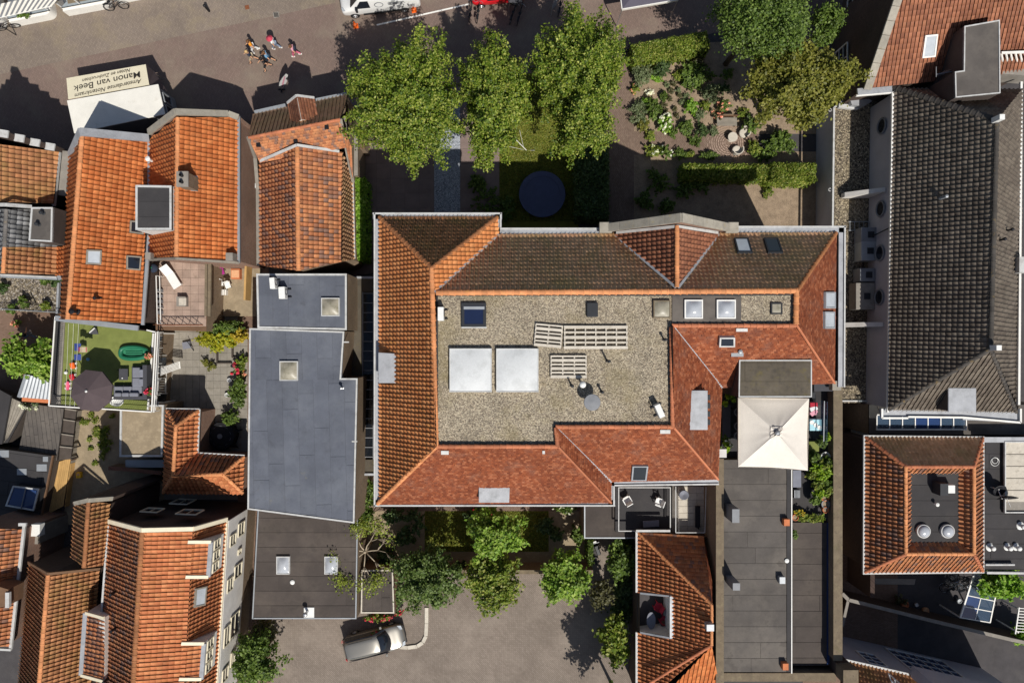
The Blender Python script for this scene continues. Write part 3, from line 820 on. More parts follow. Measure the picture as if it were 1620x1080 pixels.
def gutter(root,a,b,w=.36,t=.16,mat='lead',lip='white_trim',name='gutter'):
 A,B=P(*a),P(*b);d=(B-A).normalized();nrm=Vector((-d.y,d.x,0))
 o=MB().bar(A+nrm*w/2+Vector((0,0,-t/2-.03)),B+nrm*w/2+Vector((0,0,-t/2-.03)),w,t).build(name,mat,root)
 MB().bar(A+nrm*.03+Vector((0,0,-.04)),B+nrm*.03+Vector((0,0,-.04)),.09,.2).build('gutter_lip',lip,o)
 return o
h=E-.05
for a,b in (((592,337),(592,801)),((592,800),(973,800)),((972,798),(972,768)),((972,768),(1137,766)),((1336,612),(1337,357)),((1338,358),(1152,358)),((958,361),(791,361)),((793,360),(793,337)),((794,337),(590,337))):
 gutter(main,(*a,h),(*b,h),.36)
gw=MB()
gp=[P(956,366,E+.1),P(971,364,E+.3),P(1074,346,T+.2),P(1138,364,E+.3),P(1156,366,E+.1)]
yw=gp[0].y
apx=P(1074,346,T+.2)
gab=MB();q=[(p.x,p.z)for p in gp]
xs=[P(957,366,E).x,apx.x,P(1155,366,E).x]
y0=P(0,362,E+.2).y+.05
vs_=[]
for y in (y0-.18,y0+.18):
 vs_+=[(xs[0],y,0),(xs[2],y,0),(xs[2],y,E+.15),(xs[1],y,T+.75),(xs[0],y,E+.15)]
gab.add(vs_,[(0,1,2,3,4),(9,8,7,6,5),(0,5,6,1),(1,6,7,2),(2,7,8,3),(3,8,9,4),(4,9,5,0)]).build('gable_wall','brick_wall',main)
for(xa,xb)in ((xs[0],xs[1]),(xs[2],xs[1])):
 k=5
 for i in range(k):
  a=Vector((xa+(xb-xa)*i/k,y0,E+.2+(T+.6-E)*i/k));b=Vector((xa+(xb-xa)*(i+1)/k,y0,E+.2+(T+.6-E)*(i+1)/k))
  MB().bar(a,a+(b-a)*.985,.50,.14).build('coping_stone','stone',main,bevel=.015)
for x in (xs[0],xs[2]):
 MB().box((x,y0,E+.28),(.75,.62,.3)).build('coping_stone','stone',main,bevel=.02)
MB().bar(P(975,368,E+.25),P(1071,358,T-.02),.16,.05).bar(P(1071,358,T-.02),P(1136,368,E+.25),.16,.05).build('flashing','white_trim',main)
GZ=T-.22
gpx=[(692,467),(1062,467),(1258,466),(1256,513),(1062,513),(1062,673),(878,673),(878,704),(692,704)]
gpts=[P(x,y,GZ)for x,y in gpx]
gr=MB().prism([(p.x,p.y)for p in gpts],GZ-.3,GZ).build('flat_roof','gravel_roof',main)
pebbles('gravel',[gpts],GZ,190,'pebble',.016,.042,gr,5)
up=MB()
for i in range(len(gpts)):
 a,b=gpts[i],gpts[(i+1)%len(gpts)]
 up.bar(a+Vector((0,0,.06)),b+Vector((0,0,.06)),.08,.16)
up.build('upstand','felt_dark',gr)
MB().prism([(P(x,y,GZ).x,P(x,y,GZ).y)for x,y in ((1063,468),(1172,468),(1172,512),(1063,512))],GZ-.02,GZ+.075).build('felt_apron','felt_grey',gr)
def px_rect(x0,y0,x1,y1,h):return[P(x0,y0,h),P(x1,y0,h),P(x1,y1,h),P(x0,y1,h)]
for x0,y0,x1,y1 in ((1083,474,1112,504),(1134,474,1164,504)):
 dome(main,px_rect(x0,y0,x1,y1,GZ+.2),GZ+.06,'dome_smoke','white_paint',.22,.16,fw=.07)
for x0,y0,x1,y1 in ((711,551,778,620),(785,551,852,620)):
 dome(main,px_rect(x0,y0,x1,y1,GZ+.3),GZ,'dome_white','white_trim',.17,.3,fw=.04,n=12)
dome(main,px_rect(1034,475,1061,503,GZ+.2),GZ,'dome_dull','coping_brown',.15,.2,fw=.06)
dome(main,px_rect(1220,479,1238,497,GZ+.12),GZ,'dome_dull','dark_plastic',.02,.12,fw=.07)
o=dome(main,px_rect(730,479,769,517,GZ+.2),GZ,'pane_navy','dark_plastic',0.0,.2,fw=.16,name='roof_window')
MB().box(((P(750,487,GZ+.2)).x,P(750,487,GZ+.2).y,GZ+.2),(1.15,.16,.03)).build('blind_rail','zinc',o)
MB().box(P(750,518,GZ+.15),(1.4,.07,.1)).build('sill','white_trim',o)
MB().box((*P(937,490,GZ+.12)[:2],GZ+.12),(.62,.8,.2)).build('roof_hatch','dark_plastic',main,bevel=.03)
for x,y,hh in ((962,571,.9),(905,610,.7),(953,620,.5),(1053,537,.5)):
 vent_pipe(main,P(x-(x-810)*.012,y-(y-540)*.012,GZ),.05,hh)
p=P(920,607,GZ);v=vent_pipe(main,p,.05,.55,'white_plastic',False)
MB().lathe([(.02,.5),(.15,.54),(.19,.66),(.15,.78),(.02,.83)],p,14).build('vent_cowl','white_plastic',main,smooth=True)
p=P(934,634,GZ)
ro_=MB().lathe([(.09,0),(.09,.85)],p,12).lathe([(.43,.82),(.46,.86),(.44,.90),(.02,.93)],p,24).build('extract_vent','grey_plastic',main)
fr='zinc'
roof_window(main,sN,[(1160,379),(1183,379),(1190,402),(1166,402)],'pane_light','dark_plastic')
roof_window(main,sN,[(1207,379),(1230,379),(1238,402),(1214,402)],'pane_dark','dark_plastic')
roof_window(main,sE,[(1302,462),(1318,462),(1318,488),(1302,488)],'pane_light','lead')
roof_window(main,sE,[(1301,493),(1317,493),(1317,520),(1301,520)],'pane_light','lead')
roof_window(main,sS2,[(1000,734),(1025,734),(1022,757),(998,757)],'pane_dark','zinc')
roof_window(main,sSe,[(1137,530),(1161,530),(1161,545),(1136,545)],'pane_dark','white_trim',.25)
for(x0,x1,y0,y1,pl)in ((698,710,711,717,sS1),(858,862,711,716,sS1),(1044,1060,678,684,sS2),(1164,1182,518,523,sSe)):
 q=[onp(x,y,pl,.09)for x,y in ((x0,y0),(x1,y0),(x1,y1),(x0,y1))]
 MB().slab(q,.1).build('lead_patch','white_trim',main)
def lead_dormer(root,px,h,depth,mat='lead',wall='dark_wall',win=None):
 q=[P(x,y,h)for x,y in px]
 o=MB().prism([(p.x,p.y)for p in q],h-depth,h-.1).build('dormer',wall,root)
 qo,_=inset2([(p.x,p.y)for p in q],-.06)
 _,qo2=inset2([(p.x,p.y)for p in q],-.06)
 MB().prism(qo2,h-.1,h).build('dormer_roof',mat,o,bevel=.02)
 return o
lead_dormer(main,[(600,559),(630,561),(630,604),(600,604)],E+.95,1.6)
lead_dormer(main,[(759,764),(805,764),(804,793),(759,793)],E+.85,1.5)
d=lead_dormer(main,[(1084,619),(1118,619),(1118,678),(1085,678)],E+1.9,2.3)
for i in range(4):MB().box(P(1119.5,628+13*i,E+1.5),(.16,.3,.5)).build('bracket','dark_plastic',d)
hp=E+1.25
q=[P(x,y,hp)for x,y in ((1169,569),(1284,569),(1284,628),(1168,628))]
pv=MB().prism([(p.x,p.y)for p in q],5.2,hp-.1).build('dormer','dark_wall',main)
pr=MB().prism([(p.x,p.y)for p in q],hp-.1,hp).build('dormer_roof','felt_moss',pv)
sheets(pv,q,hp,0,1.05,9,12,'felt_moss',seed=4)
ring(pv,q,hp,.07,.05,'white_trim')
mb=MB().box(P(1166,561,E+1.5),(.7,.22,.12)).lathe([(.12,-.1),(.12,.3),(.02,.34)],P(1169,556,E+1.5),10)
mb.build('flue','zinc',main)
# houses west of the large building
def house(name,label,px,h,cat='house',group=None):
 xs=[P(x,y,h)for x,y in px]
 c=sum(xs,Vector())/len(xs)
 return thing(name,label,cat,(c.x,c.y,0),group)
def strip(root,pts,w,t,mat,name,lift=0.0,parts=1):
 mb=MB();q=[P(*p)+Vector((0,0,lift))for p in pts]
 for a,b in zip(q,q[1:]):mb.bar(a,b,w,t)
 return mb.build(name,mat,root)
def parapet(root,pts,w,mat,name='gable_wall',drop=.06):
 q=[P(*p)for p in pts]
 for a,b in zip(q,q[1:]):
  d=(b-a);d.z=0;d.normalize();n=Vector((-d.y,d.x,0))*w/2
  MB().add([(p+sg*n).to_tuple()[:2]+(z,)for p,z in ((a,0),(b,0),(b,b.z-drop),(a,a.z-drop))for sg in (1,-1)],[(0,2,4,6),(7,5,3,1),(0,1,3,2),(2,3,5,4),(4,5,7,6),(6,7,1,0)]).build(name,mat,root)
hA=house('stepped_gable_house','brown tiled house with a stepped white gable towards the street',[(0,225),(93,240),(84,324),(0,318)],5)
rx=-33.3
rg=lambda y,h:((rx*FPX/(50-h))+810,y)
ridA,ridB=(rx*FPX/41.8+810,222.0,8.2),(rx*FPX/41.8+810,318.0,8.2)
RA=Roof(hA,'tile_old',.30,.34)
sA=RA.slope(ridB,ridA,(93,241,5),(84,322),mat='tile_brown')
RA.slope(ridB,ridA,(-225,200,5),(-225,318),mat='tile_brown')
RA.ridge(ridA,ridB,mat='ridge_brown');RA.done()
a=P(93,239,5);b=P(84,324,5)
walls(hA,[(93,239,5),(84,324,5),ridB,(-225,318,5),(-225,205,5),ridA],'brick_dark',.1)
gutter(hA,(86,326,4.95),(95,239,4.95),.22,.14,'zinc')
ga=P(93,236,5.2);gdir=Vector((-1,.17,0)).normalized()
st=MB();nst=6
for i in range(nst):
 z=5.5+.62*i
 s0=.05+i*.56;s1=6.9-i*.56
 p=ga+gdir*s0;q=ga+gdir*s1;y_=Vector((.03,.17,0))
 zb=0 if i==0 else z-.62
 MB().bar(Vector((p.x,p.y,(zb+z)/2)),Vector((q.x,q.y,(zb+z)/2)),.3,z-zb).build('gable_step','brick_dark',hA)
 for e in ((p,gdir),(q,-gdir)):
  c=e[0]+e[1]*.28;MB().box((c.x,c.y,z+.05),(.6,.46,.1),math.atan2(gdir.y,gdir.x)).build('step_cap','white_trim',hA)
c=ga+gdir*3.47;MB().box((c.x,c.y,9.2),(.5,.4,1.1),math.atan2(gdir.y,gdir.x)).build('gable_top','brick_dark',hA)
hB=house('patched_roof_house','house with half grey, half brown tiled roof and a felt-topped dormer',[(0,328),(93,330),(89,434),(0,430)],5)
RB=Roof(hB,'tile_grey',.30,.34)
sB=RB.slope((93,331,5),(90,391,5),(7,391,7.4),(10,331,7.4),mat='tile_grey')
RB.slope((90,391,5),(88,434,5),(5,432,7.4),(7,391,7.4),mat='tile_brown')
RB.slope((-70,331,5),(-78,432,5),(5,432,7.4),(10,331,7.4),mat='tile_grey')
RB.ridge((10,331,7.4),(7,391,7.4),mat='ridge_grey');RB.ridge((7,391,7.4),(5,432,7.4),mat='ridge_orange');RB.done()
walls(hB,[(92,330,5),(88,434,5),(5,432,7.4),(-75,432,5),(-70,331,5),(10,331,7.4)],'brick_dark',.1)
q=[P(x,y,7.0)for x,y in ((50,328),(84,328),(83,383),(46,381))]
dB=MB().prism([(p.x,p.y)for p in q],4.9,6.9).build('dormer','dark_wall',hB)
MB().prism([(p.x,p.y)for p in q],6.9,7.0).build('dormer_roof','felt_grey',dB)
ring(dB,q,7.0,.1,.05,'white_trim')
for y0,y1 in ((339,354),(357,374)):
 a=P(86,y0,6.6);b=P(86,y1,6.6);facade_window(dB,(a.x,a.y),(b.x,b.y),5.7,6.7,(1,0))
for x,y in ((62,355),(69,337)):vent_pipe(dB,P(x,y,7.0),.07,.25)
strip(hB,[(-10,324,7.2),(10,324,7.7),(50,327,6.6)],.2,.12,'white_trim','verge')
gutter(hB,(90,438,4.95),(0,434,4.95),.2,.14,'zinc')
hC=house('orange_roof_house','long bright orange tiled house beside the roof terrace',[(110,246),(235,222),(223,512),(96,504)],5)
RC=Roof(hC,'tile_orange_bright',.295,.34)
sC=RC.slope((107,505,7.6),(130,213,7.6),(235,223,5),(224,511))
RC.slope((107,505,7.6),(130,213,7.6),(110,246,5),(96,505))
RC.ridge((130,213,7.6),(107,505,7.6),mat='ridge_orange',r=.15);RC.done()
walls(hC,[(110,246,5),(130,211,7.6),(235,222,5),(224,511,5),(107,507,7.6),(96,505,5)],'brick_dark',.08)
parapet(hC,[(111,247,5.15),(128,209,7.75),(236,219,5.15)],.26,'brick_dark')
strip(hC,[(111,247,5.15),(128,209,7.75),(236,219,5.15)],.5,.14,'lead','coping',.05)
strip(hC,[(88,503,5.0),(108,506,5.0),(219,519,5.0)],.34,.14,'zinc','gutter',0)
strip(hC,[(97,438,5.0),(92,440,5)],.3,.1,'zinc','gutter',0)
strip(hC,[(107,240,4.6),(100,310,4.6)],.5,.3,'concrete','ledge')
strip(hC,[(236,222,5.05),(236,300,5.05)],.16,.12,'lead','valley_gutter',0)
strip(hC,[(236,372,5.05),(226,514,5.05)],.2,.12,'zinc','valley_gutter',0)
roof_window(hC,sC,[(136,395),(160,396),(159,419),(135,418)],'pane_light','wood_grey')
roof_window(hC,sC,[(199,404),(223,406),(221,428),(199,426)],'pane_dark','wood_grey')
roof_window(hC,sC,[(205,349),(226,351),(226,371),(204,368)],'pane_dark','wood_grey')
for x,y,r in ((157,471,.07),(121,492,.10)):vent_pipe(hC,onp(x+1,y+1,sC),r,.55,'black_metal')
RC2=Roof(hC,'tile_orange_bright',.295,.34,name='annex_roof')
RC2.slope((89,436,4.9),(89,391,4.9),(106,391,5.6),(106,436,5.6));RC2.done()
hD=house('box_dormer_house','orange tiled house with a grey felt box dormer and small chimney',[(236,222),(377,186),(377,414),(237,408)],5)
RD=Roof(hD,'tile_orange_bright',.295,.34)
sD=RD.slope((279,406,7.3),(281,186,7.3),(377,186,5),(377,413))
sD2=RD.slope((279,406,7.3),(281,186,7.3),(236,222,5),(237,408))
RD.ridge((281,186,7.3),(279,406,7.3),mat='ridge_orange',r=.14);RD.done()
walls(hD,[(236,212,5),(278,180,7.3),(377,185,5),(377,414,5),(279,408,7.3),(237,409,5)],'brick_wall',.06)
parapet(hD,[(235,209,5.2),(277,177,7.55),(361,180,5.4),(377,186,5.2)],.22,'brick_wall')
strip(hD,[(235,209,5.2),(277,177,7.55),(361,180,5.4),(377,186,5.2)],.38,.16,'stone','coping',0)
strip(hD,[(378,184,5.0),(378,416,5.0)],.16,.14,'zinc','gutter',0)
strip(hD,[(237,411,5.1),(279,409,7.4),(378,416,5.1)],.14,.1,'wood_grey','verge',0)
q=[P(x,y,7.5)for x,y in ((215,293),(272,294),(272,364),(215,364))]
dD=MB().prism([(p.x,p.y)for p in q],5.2,7.4).build('dormer','white_wall',hD)
MB().prism([(p.x,p.y)for p in q],7.4,7.5).build('dormer_roof','felt_dark',dD)
sheets(dD,q,7.5,0,.95,5,6,'felt_dark',seed=8)
ring(dD,q,7.5,.13,.06,'white_trim')
p=onp(304,291,sD);p.z-=.3
ch=MB().box((p.x,p.y,p.z+.75),(.62,.85,1.5)).build('chimney','brick_brown',hD)
MB().box((p.x,p.y,p.z+1.55),(.72,.95,.12)).build('chimney_cap','concrete',ch)
for dy in (-.2,.2):MB().lathe([(.1,0),(.1,.25),(.07,.26),(.07,.1)],(p.x,p.y+dy,p.z+1.6),10).build('chimney_pot','black_metal',ch)
MB().slab([onp(x,y,sD,.07)for x,y in ((299,279),(312,278),(312,303),(301,302))],.05).build('flashing','lead',ch)
p=onp(241,255,sD2);MB().lathe([(.09,0),(.09,.5),(.16,.52),(.16,.6),(.02,.66)],p,10).build('vent_pipe','white_plastic',hD)
MB().box(P(366,407,5.6),(.45,.5,.7)).build('chimney','concrete',hD)
MB().box(P(239,406,5.6),(.35,.45,.8)).build('chimney','concrete',hD)
hE=house('mottled_roof_house','old corner house with mottled orange tiles and a brick-red gabled dormer',[(398,180),(548,150),(560,410),(402,420)],5)
RE=Roof(hE,'tile_old',.27,.33)
sE1=RE.slope((400,181,4.8),(551,149,4.8),(538,189,7.6),(393,218,7.6),mat='tile_moss_lifted',tw=.25)
sE2=RE.slope((411,257,6.2),(556,232,6.2),(538,189,7.6),(393,218,7.6),kind='flat',tw=.2,tl=.18)
RE.slope((556,232,6.2),(558,282,4.9),(538,189,7.6),kind='flat',tw=.2,tl=.18)
sE3=RE.slope((472,428,7.0),(470,233,7.0),(411,257,5.0),(411,420),tw=.28)
sE4=RE.slope((472,428,7.0),(470,233,7.0),(541,241,5.3),(541,414),tw=.28)
RE.slope((560,410,3.6),(557,285,3.6),(541,241,5.3),(541,414,5.3),tw=.28,mat='tile_moss_lifted')
RE.ridge((393,218,7.6),(538,189,7.6),mat='ridge_red',r=.1);RE.ridge((470,233,7.0),(472,428,7.0),mat='ridge_orange',r=.15);RE.done()
walls(hE,[(400,181,4.7),(551,149,4.7),(557,285,3.6),(560,411,3.6),(541,415,5.2),(472,429,6.9),(411,421,4.9),(404,300,4.8)],'brick_brown',.1)
strip(hE,[(412,255,6.25),(470,230,7.15),(537,240,5.9)],.16,.08,'white_trim','flashing',.06)
strip(hE,[(539,188,7.6),(551,250,5.6),(559,288,3.8)],.2,.1,'wood_grey','verge',.02)
strip(hE,[(393,218,7.6),(404,250,5.5),(408,300,4.9),(409,420,4.9)],.22,.1,'wood_grey','verge',.02)
strip(hE,[(403,178,4.8),(452,167,4.8)],.22,.14,'zinc','gutter',0);strip(hE,[(500,159,4.8),(549,149,4.8)],.22,.14,'zinc','gutter',0)
strip(hE,[(558,287,3.6),(561,409,3.6)],.12,.1,'white_trim','gutter',0)
ax=Vector((.98,.19,0));nx_=Vector((-.19,.98,0))
pc=P(477,173,6.8);ha=6.95
def dpt(s,d,z):return Vector((pc.x,pc.y,0))+ax*s+nx_*d+Vector((0,0,z))
MB().add([dpt(s,d,z)for d in (-.75,.55)for s,z in ((-.72,4.6),(.72,4.6),(.72,6.6),(0,7.3),(-.72,6.6))],[(0,1,2,3,4),(9,8,7,6,5),(0,5,6,1),(1,6,7,2),(2,7,8,3),(3,8,9,4),(4,9,5,0)]).build('dormer','white_wall',hE)
dr=bpy.data.objects['dormer']if False else[c_ for c_ in hE.children if c_.name.startswith('dormer')][0]
for sg in (-1,1):
 e0,e1=dpt(.86*sg,-.85,6.52),dpt(.86*sg,.62,6.52);r0,r1=dpt(0,-.85,7.36),dpt(0,.62,7.36)
 n=(e1-e0).cross(r0-e0).normalized();n=n if n.z>0 else-n
 u=(e1-e0).normalized();v=n.cross(u)
 if v.z<0:u,v=-u,-v
 me=tile_mesh('roof_tiles',[e0,e1,r1,r0],u,v,n,'tile_russet',.2,.2,'flat',50+sg)
 me.transform(Matrix.Translation(-woff(hE)));oo=bpy.data.objects.new('roof_tiles',me);COL.objects.link(oo);oo.parent=dr;oo['kind']='stuff'
 MB().bar(dpt(.86*sg,.66,6.55),dpt(0,.66,7.4),.14,.12).build('verge','white_trim',dr)
for x,y in ((517,200),(468,222),(409,228)):MB().box(onp(x,y,sE2,.05),(.25,.3,.12)).build('roof_vent','black_metal',hE)
for x,y in ((403,195),(408,295)):MB().box(P(x,y,4.5),(.2,.3,.5)).build('wall_box','white_plastic',hE)
q=[P(x,y,2.6)for x,y in ((541,190),(551,182),(566,220),(566,278),(557,278))]
lt=house('lean_to','narrow grey-topped lean-to between corner house and big tree',[(541,190),(566,278)],2.6,'outbuilding')
body(lt,q,2.6,'brick_brown','concrete')
MB().prism([(p.x,p.y)for p in box_px(567,222,577,236,1.8)],0,1.8).build('wall','brick_brown',lt)
fA=house('grey_flat_building','two-level building with blue-grey felt flat roof beside the alley',[(405,432),(550,432),(562,828),(392,806)],6)
q1=[P(x,y,6.0)for x,y in ((406,433),(549,433),(549,522),(408,519))]
rf=body(fA,q1,6.0,'brick_brown','felt_blue');sheets(rf,q1,6.0,R(90),1.0,4,7,'felt_blue',seed=11);ring(fA,q1,6.0,.12,.08,'white_trim')
q2=[P(x,y,5.8)for x,y in ((395,519),(545,524),(540,598),(566,598),(561,827),(392,805))]
rf2=body(fA,q2,5.8,'brick_brown','felt_blue')
sheets(rf2,[P(x,y,5.8)for x,y in ((396,520),(544,525),(541,600),(396,600))],5.8,R(91.5),1.0,2.5,5.5,'felt_blue',seed=12)
sheets(rf2,[P(x,y,5.8)for x,y in ((396,600),(541,600),(565,600),(561,826),(393,804))],5.8,R(91.5),1.0,2.5,5.5,'felt_blue',seed=13)
ring(fA,q2,5.8,.1,.07,'white_trim')
dome(fA,px_rect(508,471,537,500,6.2),6.0,'dome_dull','white_trim',.2,.2,fw=.06)
dome(fA,px_rect(442,571,471,602,6.0),5.8,'dome_dull','white_trim',.2,.2,fw=.06)
vent_pipe(fA,P(542,613,5.8),.06,.4,'steel')
for y in (541,698):MB().box(P(548 if y<600 else 561,y,5.8),(.35,.08,.06)).build('gutter_bracket','white_trim',fA)
q=[P(x,y,3.0)for x,y in ((548,438),(590,438),(590,755),(562,755),(565,600),(545,600))]
pr_=thing('passage_roof','grey side roof with a long glazed strip along the orange building','roof',(*(P(575,600,0)[:2]),0))
body(pr_,[P(x,y,3.0)for x,y in ((545,440),(572,440),(575,745),(556,745))],3.0,'brick_brown','felt_moss')
MB().prism([(p.x,p.y)for p in box_px(572,440,592,462,3.0)],0,3.0).build('wall','felt_moss',pr_)
MB().prism([(p.x,p.y)for p in box_px(556,727,592,748,3.0)],0,2.96).build('end_roof','felt_moss',pr_)
strip(pr_,[(550,439,3.05),(592,439,3.05)],.15,.1,'lead','edge_trim');strip(pr_,[(565,750,3.05),(592,750,3.05)],.15,.1,'lead','edge_trim')
gf=MB()
for i in range(18):
 y=464+i*15.2
 gf.bar(P(574,y,3.1),P(591,y,3.1),.05,.08)
gf.bar(P(574,462,3.1),P(574,726,3.1),.08,.1).bar(P(591,462,3.1),P(591,726,3.1),.08,.1)
go=gf.build('glazing_bars','grey_plastic',pr_)
for i in range(17):
 y=464+i*15.2
 MB().prism([(p.x,p.y)for p in box_px(574.5,y+.8,590.5,y+14.6,3.08)],3.05,3.07).build('pane','glass',go)
fB=house('brown_flat_building','low building with dark brown felt roof beside the parked car',[(403,810),(566,826),(564,978),(399,978)],3.2)
q3=[P(x,y,3.2)for x,y in ((409,790),(567,790),(564,978),(399,978))]
rf=body(fB,q3,3.2,'brick_brown','felt_brown');sheets(rf,q3,3.2,R(0),1.0,5,9,'felt_brown',seed=21)
ring(fB,q3,3.2,.08,.06,'zinc')
dome(fB,px_rect(437,880,458,908,3.4),3.2,'dome_smoke','white_trim',.2,.2,fw=.06)
dome(fB,px_rect(513,880,534,908,3.4),3.2,'dome_smoke','white_trim',.2,.2,fw=.06)
MB().lathe([(.16,0),(.16,.08),(.1,.12),(.02,.13)],P(463,920,3.2),14).build('vent_cowl','white_plastic',fB)
MB().box(P(489,968,3.25),(.7,.7,.1)).build('flue_base','white_plastic',fB,bevel=.02);vent_pipe(fB,P(487,966,3.25),.09,.6,'steel')
sh=house('garden_shed','small brown felt-roofed shed between flat roof and parked car',[(572,902),(624,900),(622,970),(570,970)],2.5,'shed')
q=[P(x,y,2.5)for x,y in ((572,901),(622,900),(624,969),(571,969))]
rf=body(sh,q,2.5,'wood_brown','felt_brown');sheets(rf,q,2.5,R(90),.6,4,5,'felt_brown',seed=22);ring(sh,q,2.5,.09,.07,'wood_white')
# east side
hl=house('white_hall','tall white hall with a long steep black tiled roof',[(1410,135),(1614,140),(1610,650),(1408,650)],6)
EB,TB=6.0,9.8
RH=Roof(hl,'tile_black',.28,.30)
sH=RH.slope((1567,552,TB),(1577,190,TB),(1413,140,EB),(1405,648))
RH.slope((1567,552,TB),(1577,190,TB),(1617,140,EB),(1612,648))
RH.slope((1413,140,EB),(1617,142,EB),(1577,190,TB))
RH.ridge((1413,138,EB),(1577,190,TB),mat='ridge_black',r=.2)
sHs=RH.slope((1405,648,EB),(1606,652,EB),(1567,552,TB),flip=True)
RH.ridge((1577,190,TB),(1567,552,TB),mat='ridge_black',r=.15);RH.ridge((1405,648,EB),(1567,552,TB),mat='ridge_black',r=.15);RH.ridge((1608,652,EB),(1567,552,TB),mat='ridge_black',r=.13)
RH.done()
walls(hl,[(1414,142,EB),(1406,648,EB),(1608,652,EB),(1617,142,EB)],'grey_wall',.12)
strip(hl,[(1412,140,EB),(1404,652,EB)],.12,.16,'white_paint','gutter')
strip(hl,[(1615,130,EB),(1611,640,EB)],.14,.16,'white_paint','gutter')
o=MB().prism([(p.x,p.y)for p in (P(1394,646,5.8),P(1614,648,5.8),P(1614,668,5.8),P(1524,664,5.8),P(1524,659,5.8),P(1395,659,5.8))],5.55,5.75).build('gutter_shelf','lead',hl)
strip(hl,[(1395,646,5.85),(1395,661,5.85),(1436,661,5.85)],.12,.14,'white_paint','edge_trim')
strip(hl,[(1436,659,5.85),(1524,660,5.85),(1614,668,5.85),(1614,646,5.85)],.12,.14,'white_paint','edge_trim')
lead_dormer(hl,[(1502,615),(1543,615),(1543,650),(1502,650)],7.6,1.8,'lead')
MB().box(P(1574,550,TB+.3),(.3,.3,.7)).build('chimney','white_plastic',hl)
MB().box(P(1579,188,TB+.3),(.3,.3,.7)).build('chimney','white_plastic',hl)
for x,y in ((1489,316),):MB().lathe([(.1,0),(.1,.7),(.02,.74)],onp(x-2,y-2,sH),10).build('vent_pipe','zinc',hl)
RHe=plane3(P(1618,60,EB),P(1612,648,EB),P(1567,552,TB))
for x,y in ((1592,365),(1580,380)):vent_pipe(hl,onp(x,y,RHe),.06,.5,'black_metal')
MB().box(onp(1609,420,RHe,.3),(.8,1.0,.5)).build('dormer','white_trim',hl)
xw=P(1410,400,EB).x+.12
for y in (199,330,400,470):
 yy=P(0,y,4.6).y;xw=P(1413-(y-140)*.0158,y,EB).x+.10
 w=MB().torus((xw-.03,yy,4.55),.5,.06,'X',20,6).build('round_window','grey_plastic',hl)
 MB().lathe([(.46,0),(.46,.02)],(0,0,0),20).build('tmp','pane_dark',None,local=True)
 t=bpy.data.objects['tmp'];t.data.transform(Matrix.Rotation(R(90),4,'Y'));t.data.transform(Matrix.Translation(Vector((xw-.02,yy,4.55))-woff(hl)));t.name='pane';t.parent=w
for y in (302,511):
 yy=P(0,y,4.2).y;xw=P(1413-(y-140)*.0158,y,EB).x+.10
 a=Vector((xw,yy,5.0));b=Vector((xw-1.7,yy-.1,3.2))
 o=MB().add([(xw,yy-.25,3.0),(xw-1.9,yy-.25,3.0),(xw-1.9,yy-.25,3.5),(xw,yy-.25,5.1),(xw,yy+.05,3.0),(xw-1.9,yy+.05,3.0),(xw-1.9,yy+.05,3.5),(xw,yy+.05,5.1)],[(0,1,2,3),(7,6,5,4),(0,4,5,1),(1,5,6,2),(2,6,7,3),(3,7,4,0)]).build('buttress','white_wall',hl)
MB().tube([(xw-.05,P(0,368,4).y,5.9),(xw-.05,P(0,375,4).y,3.0)],.045,8).build('drain_pipe','dark_plastic',hl)
gf_=house('gravel_annex','low annex with a brown gravel flat roof below the white hall',[(1318,150),(1375,150),(1375,640),(1318,640)],3)
qg=[P(x,y,2.9)for x,y in ((1321,170),(1346,150),(1395,150),(1390,637),(1318,637))]
rf=body(gf_,qg,2.9,'grey_wall','gravel_dark');pebbles('gravel',[qg],2.9,60,'pebble',.025,.065,rf,6)
strip(gf_,[(1347,148,2.98),(1319,171,2.98),(1316,420,2.98)],.12,.16,'white_trim','edge_trim')
strip(gf_,[(1318,634,2.98),(1376,634,2.98)],.1,.12,'white_trim','edge_trim')
for y in (174,300):MB().torus(P(1313,y,2.9),.1,.03,'Z',8,5).build('downpipe_head','white_trim',gf_)
strip(gf_,[(1326,168,3.1),(1356,171,3.1)],.28,.25,'white_trim','pipe_box')
MB().prism([(p.x,p.y)for p in (P(1345,158,3.6),P(1368,152,3.6),P(1380,160,3.6),P(1366,168,3.6),P(1348,166,3.6))],2.9,3.6).build('canopy','lead',gf_)
hN=house('russet_roof_house','russet tiled corner house with a yellow-lichened stone coping',[(1375,130),(1430,0),(1640,0),(1640,140)],6)
EN,TN=6.2,9.6
RN=Roof(hN,'tile_russet',.25,.31)
sN_=RN.slope((1368,140,EN),(1640,112,EN),(1700,-90,TN),(1440,-60,TN))
RN.done()
walls(hN,[(1366,142,EN),(1642,112,EN),(1702,-92,TN),(1700,-200,EN),(1440,-200,EN),(1436,-62,TN)],'brick_dark',.15)
A,B=P(1372,142,EN+.15),P(1441,-62,TN+.15)
k=9
for i in range(k):
 a=A+(B-A)*(i/k);b=A+(B-A)*((i+.985)/k)
 MB().bar(a,b,.5,.16).build('coping_stone','stone',hN,bevel=.02)
strip(hN,[(1356,146,6.0),(1422,140,6.0)],.42,.16,'lead','gutter');strip(hN,[(1354,152,5.95),(1424,146,5.95)],.08,.16,'white_paint','gutter_lip')
o=roof_window(hN,sN_,[(1462,56),(1482,54),(1478,90),(1457,92)],'pane_light','white_paint',.16)
hd=8.6
q=[P(x,y,hd)for x,y in ((1525,42),(1581,32),(1582,148),(1511,155),(1510,114),(1524,112))]
dn=MB().prism([(p.x,p.y)for p in q],5.4,hd-.1).build('dormer','dark_wall',hN)
